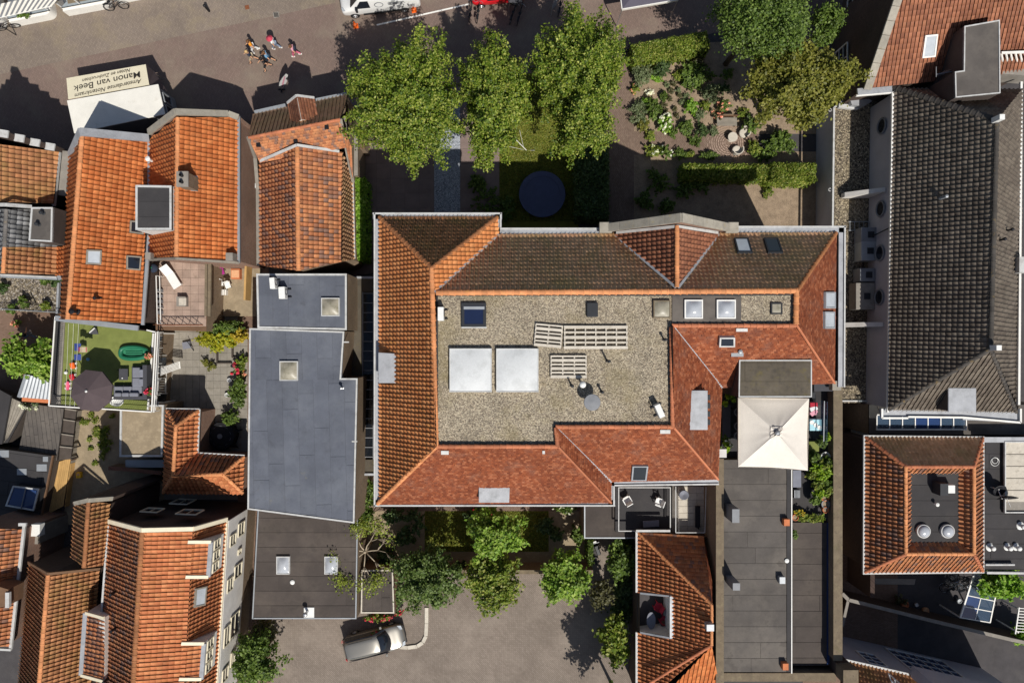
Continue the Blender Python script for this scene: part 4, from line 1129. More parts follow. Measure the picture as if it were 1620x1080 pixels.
MB().prism([(p.x,p.y)for p in q],hd-.1,hd).build('dormer_roof','felt_grey',dn);ring(dn,q,hd,.07,.05,'white_trim')
a=P(1515,60,7.8)
MB().prism([(p.x,p.y)for p in (P(1476,150,6.6),P(1508,60,6.6),P(1522,60,6.6),P(1510,156,6.6))],5.2,6.5).build('balcony','dark_wall',hN)
bl=MB()
for i in range(8):
 p=P(1481+i*3.4,121-i*.8,6.6);bl.bar(p,p+Vector((0,0,.9)),.03,.03)
bl.bar(P(1481,118,7.5),P(1508,113,7.5),.05,.05).bar(P(1481,106,7.5),P(1481,122,7.5),.04,.04).build('railing','grey_plastic',hN)
q=[P(x,y,6.2)for x,y in ((1584,56),(1640,48),(1640,122),(1584,118))]
MB().prism([(p.x,p.y)for p in q],5,6.3).build('terrace','concrete',hN)
bl=MB().bar(P(1584,84,7.2),P(1640,82,7.2),.14,.1)
for i in range(8):
 p=P(1588+i*7.5,104-i*.3,6.2);bl.bar(p,P(1584+i*7.5,84,7.2),.12,.06)
bl.bar(P(1584,106,6.3),P(1640,103,6.3),.1,.1).build('balustrade','white_paint',hN)
wx=P(1376,142,EN).x+.18
def wfront(y0,y1,z0,z1):
 ya,yb=P(0,y0,(z0+z1)/2).y,P(0,y1,(z0+z1)/2).y
 facade_window(hN,(wx+(0 if y0>70 else .9),ya),(wx+(0 if y0>70 else .9),yb),z0,z1,(-1,0),nx=2,nz=3)
wfront(-10,42,1.2,3.4);wfront(76,118,1.2,3.0)
hS=house('ring_roof_house','square house with brown-orange hipped roof ring round a dark flat centre',[(1367,689),(1557,690),(1556,905),(1366,906)],5)
e,t=5.0,6.7
RS=Roof(hS,'tile_brown',.27,.33)
o4=[(1369,691,e),(1555,692,e),(1555,903,e),(1368,905,e)];r4=[(1433,738,t),(1541,738,t),(1541,876,t),(1433,876,t)]
i4=[(1440,748,6.05),(1517,748,6.05),(1517,858,6.05),(1440,858,6.05)]
for i,m_ in enumerate(('tile_moss_lifted','tile_old','tile_old','tile_old')):
 j=(i+1)%4
 RS.slope(o4[i],o4[j],r4[j],r4[i],mat=m_)
 RS.slope(i4[i],i4[j],r4[j],r4[i],mat='tile_old')
 RS.ridge(o4[i],r4[i],mat='ridge_red',r=.12);RS.ridge(r4[i],r4[j],mat='ridge_orange' if i!=0 else 'ridge_red',r=.12)
RS.done()
walls(hS,o4,'brick_dark',.2)
ring(hS,[P(*p)for p in [(1366,688,e),(1557,690,e),(1557,906,e),(1365,908,e)]],e,.12,.03,'white_trim','gutter',.12)
q=[P(x,y,6.0)for x,y,h_ in i4]
qq=inset2([(p.x,p.y)for p in q],-.25)[1]
fr_=MB().prism(qq,5.6,6.05).build('flat_roof','felt_dark',hS);sheets(fr_,qq,6.05,0,1.0,5,6,'felt_dark',seed=31)
MB().box(P(1487,772,6.5),(.5,.75,.9)).build('vent_box','dark_plastic',hS);MB().box(P(1500,772,6.4),(.5,.5,.6)).build('vent_box','white_plastic',hS)
MB().lathe([(.05,0),(.05,.3),(.12,.3),(.12,.36),(.02,.4)],P(1478,796,6.05),10).build('vent_pipe','white_plastic',hS)
for x in (1459,1497):
 p=P(x,839,6.1);d_=MB().lathe([(.44,0),(.44,.18),(.38,.2),(.38,.12)],p,24).build('skylight','white_trim',hS)
 MB().lathe([(.38,.17),(.34,.27),(.22,.35),(.02,.38)],p,24).build('pane','dome_smoke',d_,smooth=True)
fE=house('felt_roof_building','dark felt-roofed building with dishes and round vents',[(1558,697),(1640,697),(1640,903),(1558,903)],4.4)
q=[P(x,y,4.4)for x,y in ((1555,695),(1660,695),(1660,900),(1555,902))]
rf=body(fE,q,4.4,'brick_dark','felt_dark');sheets(rf,q,4.4,0,1.0,4,7,'felt_dark',seed=41)
q=[P(x,y,4.7)for x,y in ((1589,698),(1660,698),(1660,811),(1589,811))]
MB().prism([(p.x,p.y)for p in q],4.4,4.6).build('raised_roof','felt_dark',fE)
tr_=MB().prism(inset2([(p.x,p.y)for p in q],.1)[1],4.6,4.62).build('roof_panel','concrete',fE)
for i in range(5):
 a,b=P(1591,700+i*19,4.7),P(1660,717.5+i*19,4.7)
 MB().prism([(a.x,a.y),(b.x,a.y),(b.x,b.y),(a.x,b.y)],4.6,4.66).build('roof_panel','wood_white',fE)
ring(fE,q,4.7,.08,.05,'white_trim')
strip(fE,[(1556,695,4.6),(1660,695,4.6)],.35,.2,'lead','coping');strip(fE,[(1557,892,4.55),(1603,892,4.55)],.1,.3,'white_trim','edge_trim');strip(fE,[(1560,905,4.5),(1660,906,4.5)],.14,.2,'white_trim','edge_trim')
for x,y in ((1614,831),(1566,865),(1593,865),(1607,865)):
 p=P(x,y,4.4);MB().lathe([(.3,0),(.28,.02),(.1,.03),(.1,.25),(.16,.27),(.14,.4),(.02,.44)],p,14).build('vent_cowl','white_plastic',fE,smooth=True)
lk=house('link_roof','dark link roof with a row of glass panes below the hall',[(1385,660),(1640,690)],4)
q=[P(x,y,3.6)for x,y in ((1375,640),(1660,640),(1660,688),(1375,686))]
body(lk,q,3.6,'brick_brown','felt_grey')
gb=MB()
for i in range(8):gb.bar(P(1387+i*20.2,657,4.6),P(1387+i*20.2,678,4.0),.06,.07)
gb.bar(P(1387,656,4.6),P(1529,656,4.6),.08,.08).bar(P(1386,679,4.0),P(1529,679,4.0),.09,.09)
go=gb.build('glazing_bars','white_paint',lk)
for i in range(7):
 x=1388+i*20.2;MB().slab([P(x,657,4.56),P(x+18.6,657,4.56),P(x+18.6,678,3.97),P(x,678,3.97)],.02).build('pane','pane_blue' if i in (3,4)else 'glass_clear',go)
wA=P(1365,655,2.2)
facade_window(lk,(wA.x-.15,P(0,648,3).y),(wA.x-.15,P(0,690,3).y),1.0,3.3,(-1,0),'wood_white','pane_light',3,3)
MB().box((P(1372,700,2.5).x,P(0,800,2.).y,1.6),(.3,12,3.2)).build('wall','brick_dark',lk)
cw=house('courtyard_wall','long grey-capped brick wall crossing the shaded courtyard',[(1340,950),(1620,1015)],2,'wall')
def wall_run(root,pts,h,w,mat,cap,capw=.1,name='wall'):
 mb=MB();mc=MB()
 q=[P(x,y,h)for x,y in pts]
 for a,b in zip(q,q[1:]):
  mb.bar(Vector((a.x,a.y,h/2)),Vector((b.x,b.y,h/2)),w,h-.02);mc.bar(Vector((a.x,a.y,h+.03)),Vector((b.x,b.y,h+.03)),w+capw,.07)
 mb.build(name,mat,root);mc.build('coping',cap,root)
wall_run(cw,[(1332,938),(1342,948),(1470,980),(1600,1011),(1660,1024)],2.0,.2,'brick_dark','concrete',.04)
cw2=house('yard_wall','short grey wall stub joining the courtyard wall beside the tall coping',[(1332,1000),(1342,948)],2,'wall')
wall_run(cw2,[(1341,950),(1332,990)],2.0,.15,'brick_dark','concrete',.04)
fS=house('lilac_facade_house','pale facade house with tall windows and brown tiled roof in shade',[(1330,1040),(1480,1075)],5)
RF=Roof(fS,'tile_old',.25,.3)
sFS=RF.slope((1331,1042,5),(1480,1076,5),(1500,1180,7.5),(1331,1140,7.5),mat='tile_brown');RF.done()
dirF=(P(1480,1076,5)-P(1331,1042,5));dirF.z=0;dirF.normalize();nF=Vector((-dirF.y,dirF.x,0))
if nF.y<0:nF=-nF
p0=P(1331,1044,5);p1=p0+dirF*13
MB().add([(p0.x,p0.y,0),(p1.x,p1.y,0),(p1.x,p1.y,4.9),(p0.x,p0.y,4.9),*[((p+-nF*.3).x,(p-nF*.3).y,z)for p,z in ((p0,0),(p1,0),(p1,4.9),(p0,4.9))]],[(0,1,2,3),(7,6,5,4),(0,4,5,1),(1,5,6,2),(2,6,7,3),(3,7,4,0)]).build('wall','grey_wall',fS)
strip(fS,[(1330,1041,5),(1480,1075,5)],.14,.14,'white_trim','gutter')
for s0,s1,z0,z1,nx,nz in ((2.2,3.5,2.6,4.4,2,3),(5.4,9.6,.6,4.2,6,4)):
 a=p0+dirF*s0;b=p0+dirF*s1;facade_window(fS,(a.x,a.y),(b.x,b.y),z0,z1,(nF.x,nF.y),'white_paint','pane_blue',nx,nz)
a=p0+dirF*2.1+Vector((0,0,2.5));sw=(nF*.8+dirF*-.55).normalized()
ow=MB();b_=a+sw*.9
for z in (0,.6,1.2,1.8):ow.bar(a+Vector((0,0,z)),b_+Vector((0,0,z)),.05,.05)
for s in (0,.5,1):ow.bar(a+sw*.9*s,a+sw*.9*s+Vector((0,0,1.8)),.05,.05)
ow.build('casement','white_paint',fS)
b0=p0+dirF*4.6;
MB().add([tuple(b0+dirF*s+nF*d+Vector((0,0,z)))for z in (0,4.3)for s,d in ((0,0),(0,.7),(8.4,.7),(8.4,0))],[(0,1,2,3),(7,6,5,4),(0,4,5,1),(1,5,6,2),(2,6,7,3),(3,7,4,0)]).build('bay','grey_wall',fS)
MB().box(P(1340,1064,6.6),(.95,.85,1.0)).build('chimney','coping_brown',fS)
MB().box((P(1340,1064,6.6).x,P(1340,1064,6.6).y,3.0),(.9,.8,6.2)).build('chimney_stack','brick_dark',fS)
gh=house('glass_canopy','blue glass lean-to canopy on a white frame in the courtyard',[(1522,905),(1575,985)],2.5,'canopy')
c4=[P(1541,906,2.6),P(1580,916,2.6),P(1566,984,2.3),P(1519,976,2.3)]
gm=MB()
for k in range(5):
 s=k/4;gm.bar(c4[0]+(c4[3]-c4[0])*s,c4[1]+(c4[2]-c4[1])*s,.06,.06)
gm.bar(c4[0],c4[3],.1,.1).bar(c4[1],c4[2],.08,.08)
gm.bar((c4[0]+c4[1])/2,(c4[3]+c4[2])/2,.05,.05)
for p in c4:gm.bar(Vector((p.x,p.y,0)),p,.08,.08)
go=gm.build('frame','white_paint',gh)
for k in range(4):
 for hlf in (0,1):
  s0,s1=k/4+.01,(k+1)/4-.01;t0,t1=hlf*.5+.015,hlf*.5+.485
  f_=lambda s,tt:(c4[0]+(c4[3]-c4[0])*s)*(1-tt)+(c4[1]+(c4[2]-c4[1])*s)*tt
  MB().slab([f_(s0,t0),f_(s0,t1),f_(s1,t1),f_(s1,t0)],.015).build('pane','pane_blue' if(hlf==0 and k>1)else 'glass_clear',gh)
fL=house('long_flat_building','long building with two grey felt roof strips between coped walls',[(1146,725),(1310,725),(1310,1062),(1146,1062)],4.4)
hL1,hL2=5.9,5.3
q=[P(x,y,hL1)for x,y in ((1144,727),(1250,727),(1249,1062),(1144,1062))]
rf=body(fL,q,hL1,'brick_brown','felt_grey');sheets(rf,q,hL1,0,1.02,5,7,'felt_grey',seed=51)
strip(fL,[(1252,742,hL1+.05),(1252,1064,hL1+.05)],.06,.12,'white_paint','edge_trim')
strip(fL,[(1248,742,hL1+.03),(1248,1062,hL1+.03)],.28,.08,'felt_dark','gutter')
q=[P(x,y,hL2)for x,y in ((1251,826),(1314,826),(1314,1052),(1251,1052))]
rf=body(fL,q,hL2,'brick_brown','felt_brown',name='side_wall');sheets(rf,q,hL2,0,1.02,4,6,'felt_brown',seed=52)
strip(fL,[(1310,826,hL2+.04),(1310,1050,hL2+.04)],.16,.06,'pane_blue','gutter')  # blue strip painted in for the shaded face of the coped wall
for x,y in ((1157,809),(1158,919)):
 b_=MB().box(P(x+1,y+2,hL1+.75),(.45,.85 if y<850 else .45,1.5)).build('vent_box','grey_plastic',fL)
for x,y,m_ in ((1243,825,'terracotta'),(1236,916,'zinc'),(1241,1052,'terracotta')):
 MB().box(P(x,y,hL1+.2),(.36,.42,.4)).build('vent_box',m_,fL)
MB().lathe([(.12,0),(.14,.1),(.02,.14)],P(1244,886,hL1),12).build('vent_cowl','white_plastic',fL)
def coped(name,label,pts,h,w=.55):
 r_=house(name,label,[(x,y)for x,y in pts],h,'wall')
 q=[P(x,y,h)for x,y in pts]
 for a,b in zip(q,q[1:]):
  d=b-a;k=max(1,int(d.length/.9))
  MB().bar(Vector((a.x,a.y,h/2-.05)),Vector((b.x,b.y,h/2-.05)),w*.7,h-.1).build('wall','brick_brown',r_)
  for i in range(k):
   MB().bar(a+d*(i/k),a+d*((i+.997)/k),w,.12+.006*(i%2)).build('coping_stone','coping_brown',r_)
coped('coped_wall','tall brown-coped wall along the west of the long flat roof',[(1138.5,725),(1138.5,1080)],6.3,.5)
coped('coped_wall','tall brown-coped wall between the long flat roof and shaded court',[(1325,612),(1325,1044)],6.2,.58)
coped('coped_wall','brown-coped wall closing the end of the long flat roof',[(1140,1070),(1322,1070)],5.8)
MB().box(P(1138,716,HE-.6),(.75,.5,.4)).build('chimney','white_wall',main)
MB().box(P(1321,608,6.9),(.55,.7,.5)).build('chimney','stone',main)
hF=house('balcony_roof_house','orange tiled roof with a cut-in balcony, facing the parking',[(1008,842),(1130,842),(1130,1080),(1008,1080)],4)
e,t=4.4,7.6
RF_=Roof(hF,'tile_orange',.26,.33)
W0,W1=(1009,842,e),(1009,1120,e);T0,T1=(1126,956,t),(1126,1020,t)
pl=plane3(P(*W0),P(*W1),P(*T0))
xl=1064.5
RF_.slope(W0,(1009,936,e),T0,mat='tile_orange')
sF=pl
a_=onp(1062,941,pl);
def hp_(x,y):p=onp(x,y,pl);return(x,y,p.z)
RF_.slope((1009,936,e),(1009.01,936.5,e),T0,(1062,941),mat='tile_orange')
RF_.slope(hp_(1062,941),hp_(1062,1007),T1,T0,mat='tile_orange')
RF_.slope((1009,999,e),(1009,1120,e),T1,(1062,1008),mat='tile_orange')
RF_.slope((1009,1120,e),(1009,1120.5,e),T1,mat='tile_orange')
sF2=RF_.slope((1009,842,e),(1113,848,e),T0,mat='tile_old',kind='flat',tw=.26,tl=.26)
RF_.slope((1113,848,e),(1126,920,e+1.8),T0,mat='tile_flat_red',kind='flat',tw=.2,tl=.2)
RF_.slope((1030,1120,e+.3),(1145,1120,e+.3),(1126,1020,t),mat='tile_orange_bright',tw=.26)
RF_.ridge((1009,842,e),T0,mat='ridge_orange',r=.1);RF_.ridge(T0,T1,mat='ridge_orange',r=.1)
RF_.ridge((1028,1080,e+1.2),(1126,1020,t),mat='ridge_red',r=.1);RF_.done()
walls(hF,[(1009,842,e),(1130,848,e),(1130,1120,e),(1009,1120,e)],'brick_dark',.15)
strip(hF,[(1007,840,e),(1007,936,e)],.14,.14,'white_trim','gutter');strip(hF,[(1007,999,e),(1007,1110,e)],.14,.14,'white_trim','gutter')
strip(hF,[(1006,839,e),(1060,839,e)],.14,.14,'white_trim','gutter')
bz=3.6
q=[P(x,y,e)for x,y in ((1012,938),(1060,944),(1060,1008),(1012,998))]
MB().prism([(p.x,p.y)for p in q],bz-.1,bz).build('balcony_floor','asphalt',hF)
bx=MB()
top=[hp_(1013,937),hp_(1062,942),hp_(1062,1008),hp_(1013,999)]
tp=[P(*p)for p in top]
for a,b in ((tp[0],tp[1]),(tp[1],tp[2]),(tp[2],tp[3])):
 bx.add([(a.x,a.y,bz-.1),(b.x,b.y,bz-.1),tuple(b),tuple(a)],[(0,1,2,3)])
bx.build('balcony_wall','white_wall',hF)
for a,b in ((tp[0],tp[1]),(tp[1],tp[2]),(tp[2],tp[3])):
 MB().bar(a+Vector((0,0,.06)),b+Vector((0,0,.06)),.12 if a is not tp[1]else .24,.1).build('edge_trim','lead',hF)
sm=house('porch_roof','small grey-brown felt porch roof behind the garden',[(925,800),(972,850)],3,'outbuilding')
q=[P(x,y,3.0)for x,y in ((924,790),(1008,790),(1008,851),(924,851))]
rf=body(sm,q,3.0,'brick_brown','felt_brown');ring(sm,q,3.0,.08,.06,'zinc')
tr=house('sunken_terrace','dark tiled roof terrace with white chairs behind a white rail',[(975,770),(1060,840)],3,'terrace')
q=[P(x,y,3.3)for x,y in ((974,760),(1060,760),(1060,842),(974,842))]
MB().prism([(p.x,p.y)for p in q],0,3.15).build('terrace_deck','felt_dark',tr)
ring(tr,[P(x,y,3.9)for x,y in ((978,770),(1061,770),(1061,840),(978,840))],3.9,.06,.05,'white_trim','rail',.06)
tr2=house('pale_terrace','narrow pale paved terrace with a dark bench and white rails',[(1065,770),(1130,845)],3,'terrace')
q=[P(x,y,3.4)for x,y in ((1064,760),(1128,760),(1128,846),(1064,846))]
dk=MB().prism([(p.x,p.y)for p in q],0,3.3).build('terrace_deck','concrete',tr2)
for i in range(3):
 for j in range(7):
  a,b=P(1073+i*15,770+j*10.4,3.4),P(1087.5+i*15,779.9+j*10.4,3.4)
  MB().prism([(a.x,a.y),(b.x,a.y),(b.x,b.y),(a.x,b.y)],3.3,3.335+rnd.uniform(0,.006)).build('paving_slab','wood_white',dk)
rl=MB()
for i in range(30):
 p=P(1069,770+i*2.4,3.4);rl.bar(p,p+Vector((0,0,.9)),.02,.02)
rl.bar(P(1069,769,4.3),P(1069,842,4.3),.05,.05).bar(P(1069,842,4.3),P(1115,842,4.3),.05,.05).bar(P(1115,842,4.3),P(1117,770,4.3),.05,.05).build('railing','white_trim',tr2)
a=P(1121,775,3.4);facade_window(tr2,(a.x+.5,a.y),(a.x+.5,a.y-.8),3.6,5.2,(-1,0),nx=2,nz=3)
MB().box((a.x+.62,P(0,806,4).y,4.2),(.2,3.4,1.8)).build('wall','white_wall',tr2)
# south-west houses
hW=house('cream_trim_house','orange tiled house with cream trimmed dormers and a white side wall',[(165,830),(358,822),(342,1080),(130,1080)],5)
he,hb,hr,hw=5.0,7.7,8.5,6.6
e0,e1=(358,824,he),(339,1130,he);b0_,b1_=(305,838,hb),(289,1130,hb);r0_,r1_=(225,840,hr),(208,1130,hr);w0_,w1_=(173,826,hw),(150,1130,hw)
RW=Roof(hW,'tile_orange',.265,.33)
sWl=RW.slope(e1,e0,b0_,b1_[:2])
sWu=RW.slope(r1_,r0_,b0_,b1_[:2])
sWw=RW.slope(r1_,r0_,w0_,w1_[:2],mat='tile_old')
RW.ridge(r0_,r1_,mat='ridge_brown',r=.16);RW.done()
walls(hW,[e0,b0_,r0_,w0_,w1_,r1_,b1_,e1],'brick_dark',.08)
strip(hW,[(172,824,hw+.12),(225,838,hr+.12),(306,836,hb+.12),(359,821,he+.12)],.26,.14,'cream_trim','verge')
strip(hW,[(359,822,he),(340,1130,he)],.14,.14,'cream_trim','gutter')
strip(hW,[(172,826,hw),(160,985,hw)],.12,.14,'white_trim','gutter')
fx0,fx1=P(360,824,he),P(341,1130,he)
def fpt(s,z,out=0.0):
 p=fx0+(fx1-fx0)*s;return Vector((p.x+out,p.y,z))
MB().add([fpt(0,1.7,-.02),fpt(1,1.7,-.02),fpt(1,4.9,-.02),fpt(0,4.9,-.02),fpt(0,1.7,.05),fpt(1,1.7,.05),fpt(1,4.9,.05),fpt(0,4.9,.05)],[(0,1,2,3),(7,6,5,4),(0,4,5,1),(1,5,6,2),(2,6,7,3),(3,7,4,0)]).build('render_coat','white_wall',hW)
MB().add([fpt(0,0,-.02),fpt(1,0,-.02),fpt(1,1.69,-.02),fpt(0,1.69,-.02),fpt(0,0,.03),fpt(1,0,.03),fpt(1,1.69,.03),fpt(0,1.69,.03)],[(0,1,2,3),(7,6,5,4),(0,4,5,1),(1,5,6,2),(2,6,7,3),(3,7,4,0)]).build('plinth','brick_brown',hW)
def fwin(y0,y1,z0,z1,nz=2,nx=1):
 zm=(z0+z1)/2
 xx=fx0.x+.07
 ya,yb=P(0,y0,zm).y,P(0,y1,zm).y
 t0=(fx0.y-ya)/(fx0.y-fx1.y);t1=(fx0.y-yb)/(fx0.y-fx1.y)
 a,b=fpt(t0,0,.06),fpt(t1,0,.06)
 return facade_window(hW,(a.x,a.y),(b.x,b.y),z0,z1,(1,0),'cream_trim','pane_dark',nx,nz)
for y0,y1,z0,z1 in ((826,846,2.3,3.3),(845,862,3.7,4.6),(868,876,2.6,3.1),(892,912,2.3,3.5),(914,934,3.7,4.6),(970,1004,2.2,3.6),(990,1020,3.7,4.6),(1030,1052,2.6,3.2),(1056,1076,3.6,4.5)):
 fwin(y0,y1,z0,z1)
def side_dormer(y0,y1,xe,zt,name='dormer'):
 A,B=P(xe,y0,zt),P(xe-(y1-y0)*.075,y1,zt)
 C,D=onp(300-(y1-830)*.065,y1,sWu),onp(300-(y0-830)*.065,y0,sWu)
 bot=[Vector((p.x,p.y,5.4))for p in (A,B,C,D)]
 o=MB().add(bot+[A-Vector((0,0,.08)),B-Vector((0,0,.08)),C-Vector((0,0,.08)),D-Vector((0,0,.08))],[(0,1,5,4),(1,2,6,5),(2,3,7,6),(3,0,4,7),(4,5,6,7)]).build(name,'white_wall',hW)
 n=(B-A).cross(C-A).normalized();n=n if n.z>0 else-n
 u=(B-A).normalized();v=n.cross(u)
 if v.z<0:u,v=-u,-v
 me=tile_mesh('roof_tiles',[A,B,C,D],u,v,n,'tile_orange',.265,.33,'pan',int(y0))
 me.transform(Matrix.Translation(-woff(hW)));t_=bpy.data.objects.new('roof_tiles',me);COL.objects.link(t_);t_.parent=o;t_['kind']='stuff'
 up_=Vector((0,0,.1))
 for a,b,w,m_ in ((A,D,.2,'cream_trim'),(B,C,.2,'cream_trim'),(A,B,.26,'lead')):
  MB().bar(a+up_,b+up_,w,.12).build('edge_trim',m_,o)
 k=3
 for i in range(k):
  s0,s1=(i+.12)/k,(i+.88)/k
  a,b=A+(B-A)*s0,A+(B-A)*s1
  facade_window(o,(a.x,a.y),(b.x,b.y),6.0,zt-.35,(1,0),'cream_trim','pane_dark',1,2)
 return o
side_dormer(856,911,335,7.2);side_dormer(1016,1072,324,7.2)
roof_window(hW,sWl,[(307,930),(325,926),(322,956),(305,960)],'pane_light','wood_grey')
A,B=P(137,968,6.9),P(130,1066,6.9);C,D=P(166,1076,7.4),P(166,976,7.4)
o=MB().add([Vector((p.x,p.y,5.2))for p in (A,B,C,D)]+[A,B,C,D],[(0,1,5,4),(1,2,6,5),(2,3,7,6),(3,0,4,7),(4,5,6,7)]).build('dormer','white_wall',hW)
pl_=plane3(A,B,C);n=pl_[1];u=(B-A).normalized();v=n.cross(u)
if v.z<0:u,v=-u,-v
me=tile_mesh('roof_tiles',[A+n*.03,B+n*.03,C+n*.03,D+n*.03],u,v,n,'tile_old',.265,.33,'pan',77)
me.transform(Matrix.Translation(-woff(hW)));t_=bpy.data.objects.new('roof_tiles',me);COL.objects.link(t_);t_.parent=o;t_['kind']='stuff'
for a,b,w,m_ in ((A,D,.18,'cream_trim'),(B,C,.18,'cream_trim'),(A,B,.26,'lead')):MB().bar(a+Vector((0,0,.1)),b+Vector((0,0,.1)),w,.12).build('edge_trim',m_,o)
for x,y in ((183,935),(184,992),(172,1072)):
 p=onp(x,y,sWw);MB().tube([p-Vector((0,0,.1)),p+Vector((0,0,.45)),p+Vector((0,-.0,.6))],.09,8).build('vent_pipe','black_metal',hW)
gy=P(0,838,hr).y
for xa,xb,z0,z1 in ((-24.2,-23.1,4.6,5.6),(-21.6,-20.3,5.0,6.2),(-23.4,-22.2,2.0,3.4)):
 facade_window(hW,(xa,gy+.35),(xb,gy+.3),z0,z1,(0,1),'cream_trim','pane_dark',2,1)
hT=house('brown_gable_house','narrow brown tiled gable roof wedged behind the cream trimmed house',[(118,795),(172,795),(160,895)],6)
RT=Roof(hT,'tile_old',.26,.32)
RT.slope((133,898,7.9),(140,792,7.9),(174,796,6.6),(163,894),mat='tile_brown');RT.slope((133,898,7.9),(140,792,7.9),(118,796,6.6),(113,880),mat='tile_brown')
RT.ridge((140,792,7.9),(133,897,7.9),mat='ridge_brown',r=.13);RT.done()
walls(hT,[(118,797,6.5),(140,793,7.8),(174,797,6.5),(163,893,6.5),(133,897,7.8),(113,879,6.5)],'brick_dark',.1)
parapet(hT,[(114,797,6.7),(139,791,8.0),(180,788,6.7)],.2,'brick_dark')
strip(hT,[(118,796,6.7),(139,791,8.0),(178,788,6.7)],.26,.12,'stone','coping')
hU=house('brown_roof_house','weathered brown tiled house with an orange ridge',[(45,890),(155,899),(130,1080),(30,1080)],5)
RU=Roof(hU,'tile_brown',.265,.33)
RU.slope((58,1130,7.6),(76,909,7.6),(157,900,5.2),(140,1130),mat='tile_brown');RU.slope((58,1130,7.6),(76,909,7.6),(46,890,5.2),(24,1130),mat='tile_brown')
RU.ridge((76,909,7.6),(58,1130,7.6),mat='ridge_orange',r=.14);RU.done()
walls(hU,[(46,890,5.1),(76,908,7.5),(157,899,5.1),(140,1130,5.1),(58,1130,7.5),(24,1130,5.1)],'brick_dark',.06)
gy=P(0,909,7.6).y
facade_window(hU,(-28.2,gy+.12),(-27.0,gy+.1),4.3,5.6,(0,1),'wood_grey','pane_dark',2,1)
strip(hU,[(45,889,5.3),(76,907,7.75),(158,899,5.3)],.16,.1,'wood_brown','verge')
hV=house('edge_orange_house','orange tiled house at the frame edge with white gutter and small dormer',[(0,836),(36,836),(20,1010),(0,1010)],5)
RV=Roof(hV,'tile_orange',.28,.33)
sV=RV.slope((36,836,4.8),(17,1022,4.8),(-90,1020,7.4),(-75,836,7.4),mat='tile_old');RV.done()
walls(hV,[(36,836,4.7),(17,1022,4.7),(-90,1022,7.3),(-75,836,7.3)],'brick_wall',.12)
strip(hV,[(39,829,4.85),(17,1026,4.85)],.18,.14,'white_trim','gutter');strip(hV,[(30,829,4.95),(42,829,4.95)],.2,.14,'white_trim','gutter');strip(hV,[(0,1026,4.9),(18,1027,4.9)],.14,.14,'white_trim','gutter')
MB().prism([(p.x,p.y)for p in (P(-10,925,6.4),P(13,932,6.4),P(12,958,6.4),P(-10,962,6.4))],5,6.4).build('dormer','wood_brown',hV)
strip(hV,[(13,936,6.4),(13,960,6.4)],.25,.2,'white_trim','edge_trim')
MB().box(P(60,837,3.4),(.6,.8,.5)).build('wall_box','white_plastic',hV);MB().box((P(48,840,3.).x,P(48,845,3).y,1.6),(1.3,1.2,3.2)).build('annex','concrete',hV)
hX=house('dark_felt_house','dark felt flat roof with pale patches and a blue glass lantern',[(0,710),(84,720),(62,825),(0,820)],1.6)
q=[P(x,y,1.6)for x,y in ((-40,704),(83,721),(62,822),(-40,815))]
rf=body(hX,q,1.6,'wood_dark','felt_dark');sheets(rf,q,1.6,R(-8),1.0,4,6,'felt_dark',seed=61)
strip(hX,[(84,720,1.6),(64,824,1.6)],.1,.14,'wood_brown','edge_trim');strip(hX,[(64,823,1.6),(-30,816,1.6)],.1,.14,'zinc','edge_trim')
for x0,y0,x1,y1 in ((-4,712,14,723),(27,741,42,751),(58,734,74,745),(68,722,76,730)):
 q_=px_rect(x0,y0,x1,y1,1.65);MB().prism([(p.x,p.y)for p in q_],1.6,1.66).build('roof_patch','zinc',hX)
q_=[P(x,y,2.4)for x,y in ((20,768),(62,773),(53,808),(8,800))]
ln=MB().prism([(p.x,p.y)for p in q_],1.6,2.3).build('roof_lantern','dark_plastic',hX)
ring(ln,q_,2.35,.1,.05,'white_trim','lantern_frame',.1)
MB().prism(inset2([(p.x,p.y)for p in q_],.1)[1],2.3,2.33).build('pane','pane_blue',ln)
MB().bar(P(41,770,2.42),P(33,805,2.42),.05,.05).build('glazing_bar','grey_plastic',ln)
dk=house('timber_deck','sunlit planked timber lean-to roof beside the dark felt roof',[(84,728),(111,724),(96,795),(70,815)],0.7,'deck')
A,B,C,D=P(84,733,0.7),P(112,724,0.7),P(100,800,0.7),P(70,816,0.7)
n=9
for i in range(n):
 s0,s1=i/n+.006,(i+1)/n-.006
 MB().slab([A+(B-A)*s0,A+(B-A)*s1,D+(C-D)*s1,D+(C-D)*s0],.05).build('plank','wood_light',dk)
for p in (A,B,C,D):
 q=p+((A+B+C+D)/4-p)*.08;MB().bar(Vector((q.x,q.y,0)),q-Vector((0,0,.05)),.12,.12).build('post','wood_brown',dk)
pg=house('plank_canopy','dark plank canopy panels in a stepped row behind the dirt plot',[(100,645),(120,650),(112,725),(90,730)],0.9,'canopy')
pp=[((100,646),(121,649)),((98,663),(118.5,666)),((96,686),(116,689)),((93.5,706),(114,708)),((91,728),(111.5,726))]
for i in range(4):
 (a,b),(d,c)=pp[i],pp[i+1]
 q=[P(*a,0.95),P(*b,0.95),P(*c,0.85),P(*d,0.85)]
 MB().slab(q,.06).build('panel','wood_dark',pg);MB().bar(q[0],q[1],.08,.08).build('batten','wood_grey',pg)
 if i in (0,3):
  for p in q:MB().bar(Vector((p.x,p.y,0)),p-Vector((0,0,.05)),.1,.1).build('post','wood_dark',pg)
fn=house('plot_fence','pale timber fence along the west edge of the dirt plot',[(118,650),(105,800)],0.5,'fence')
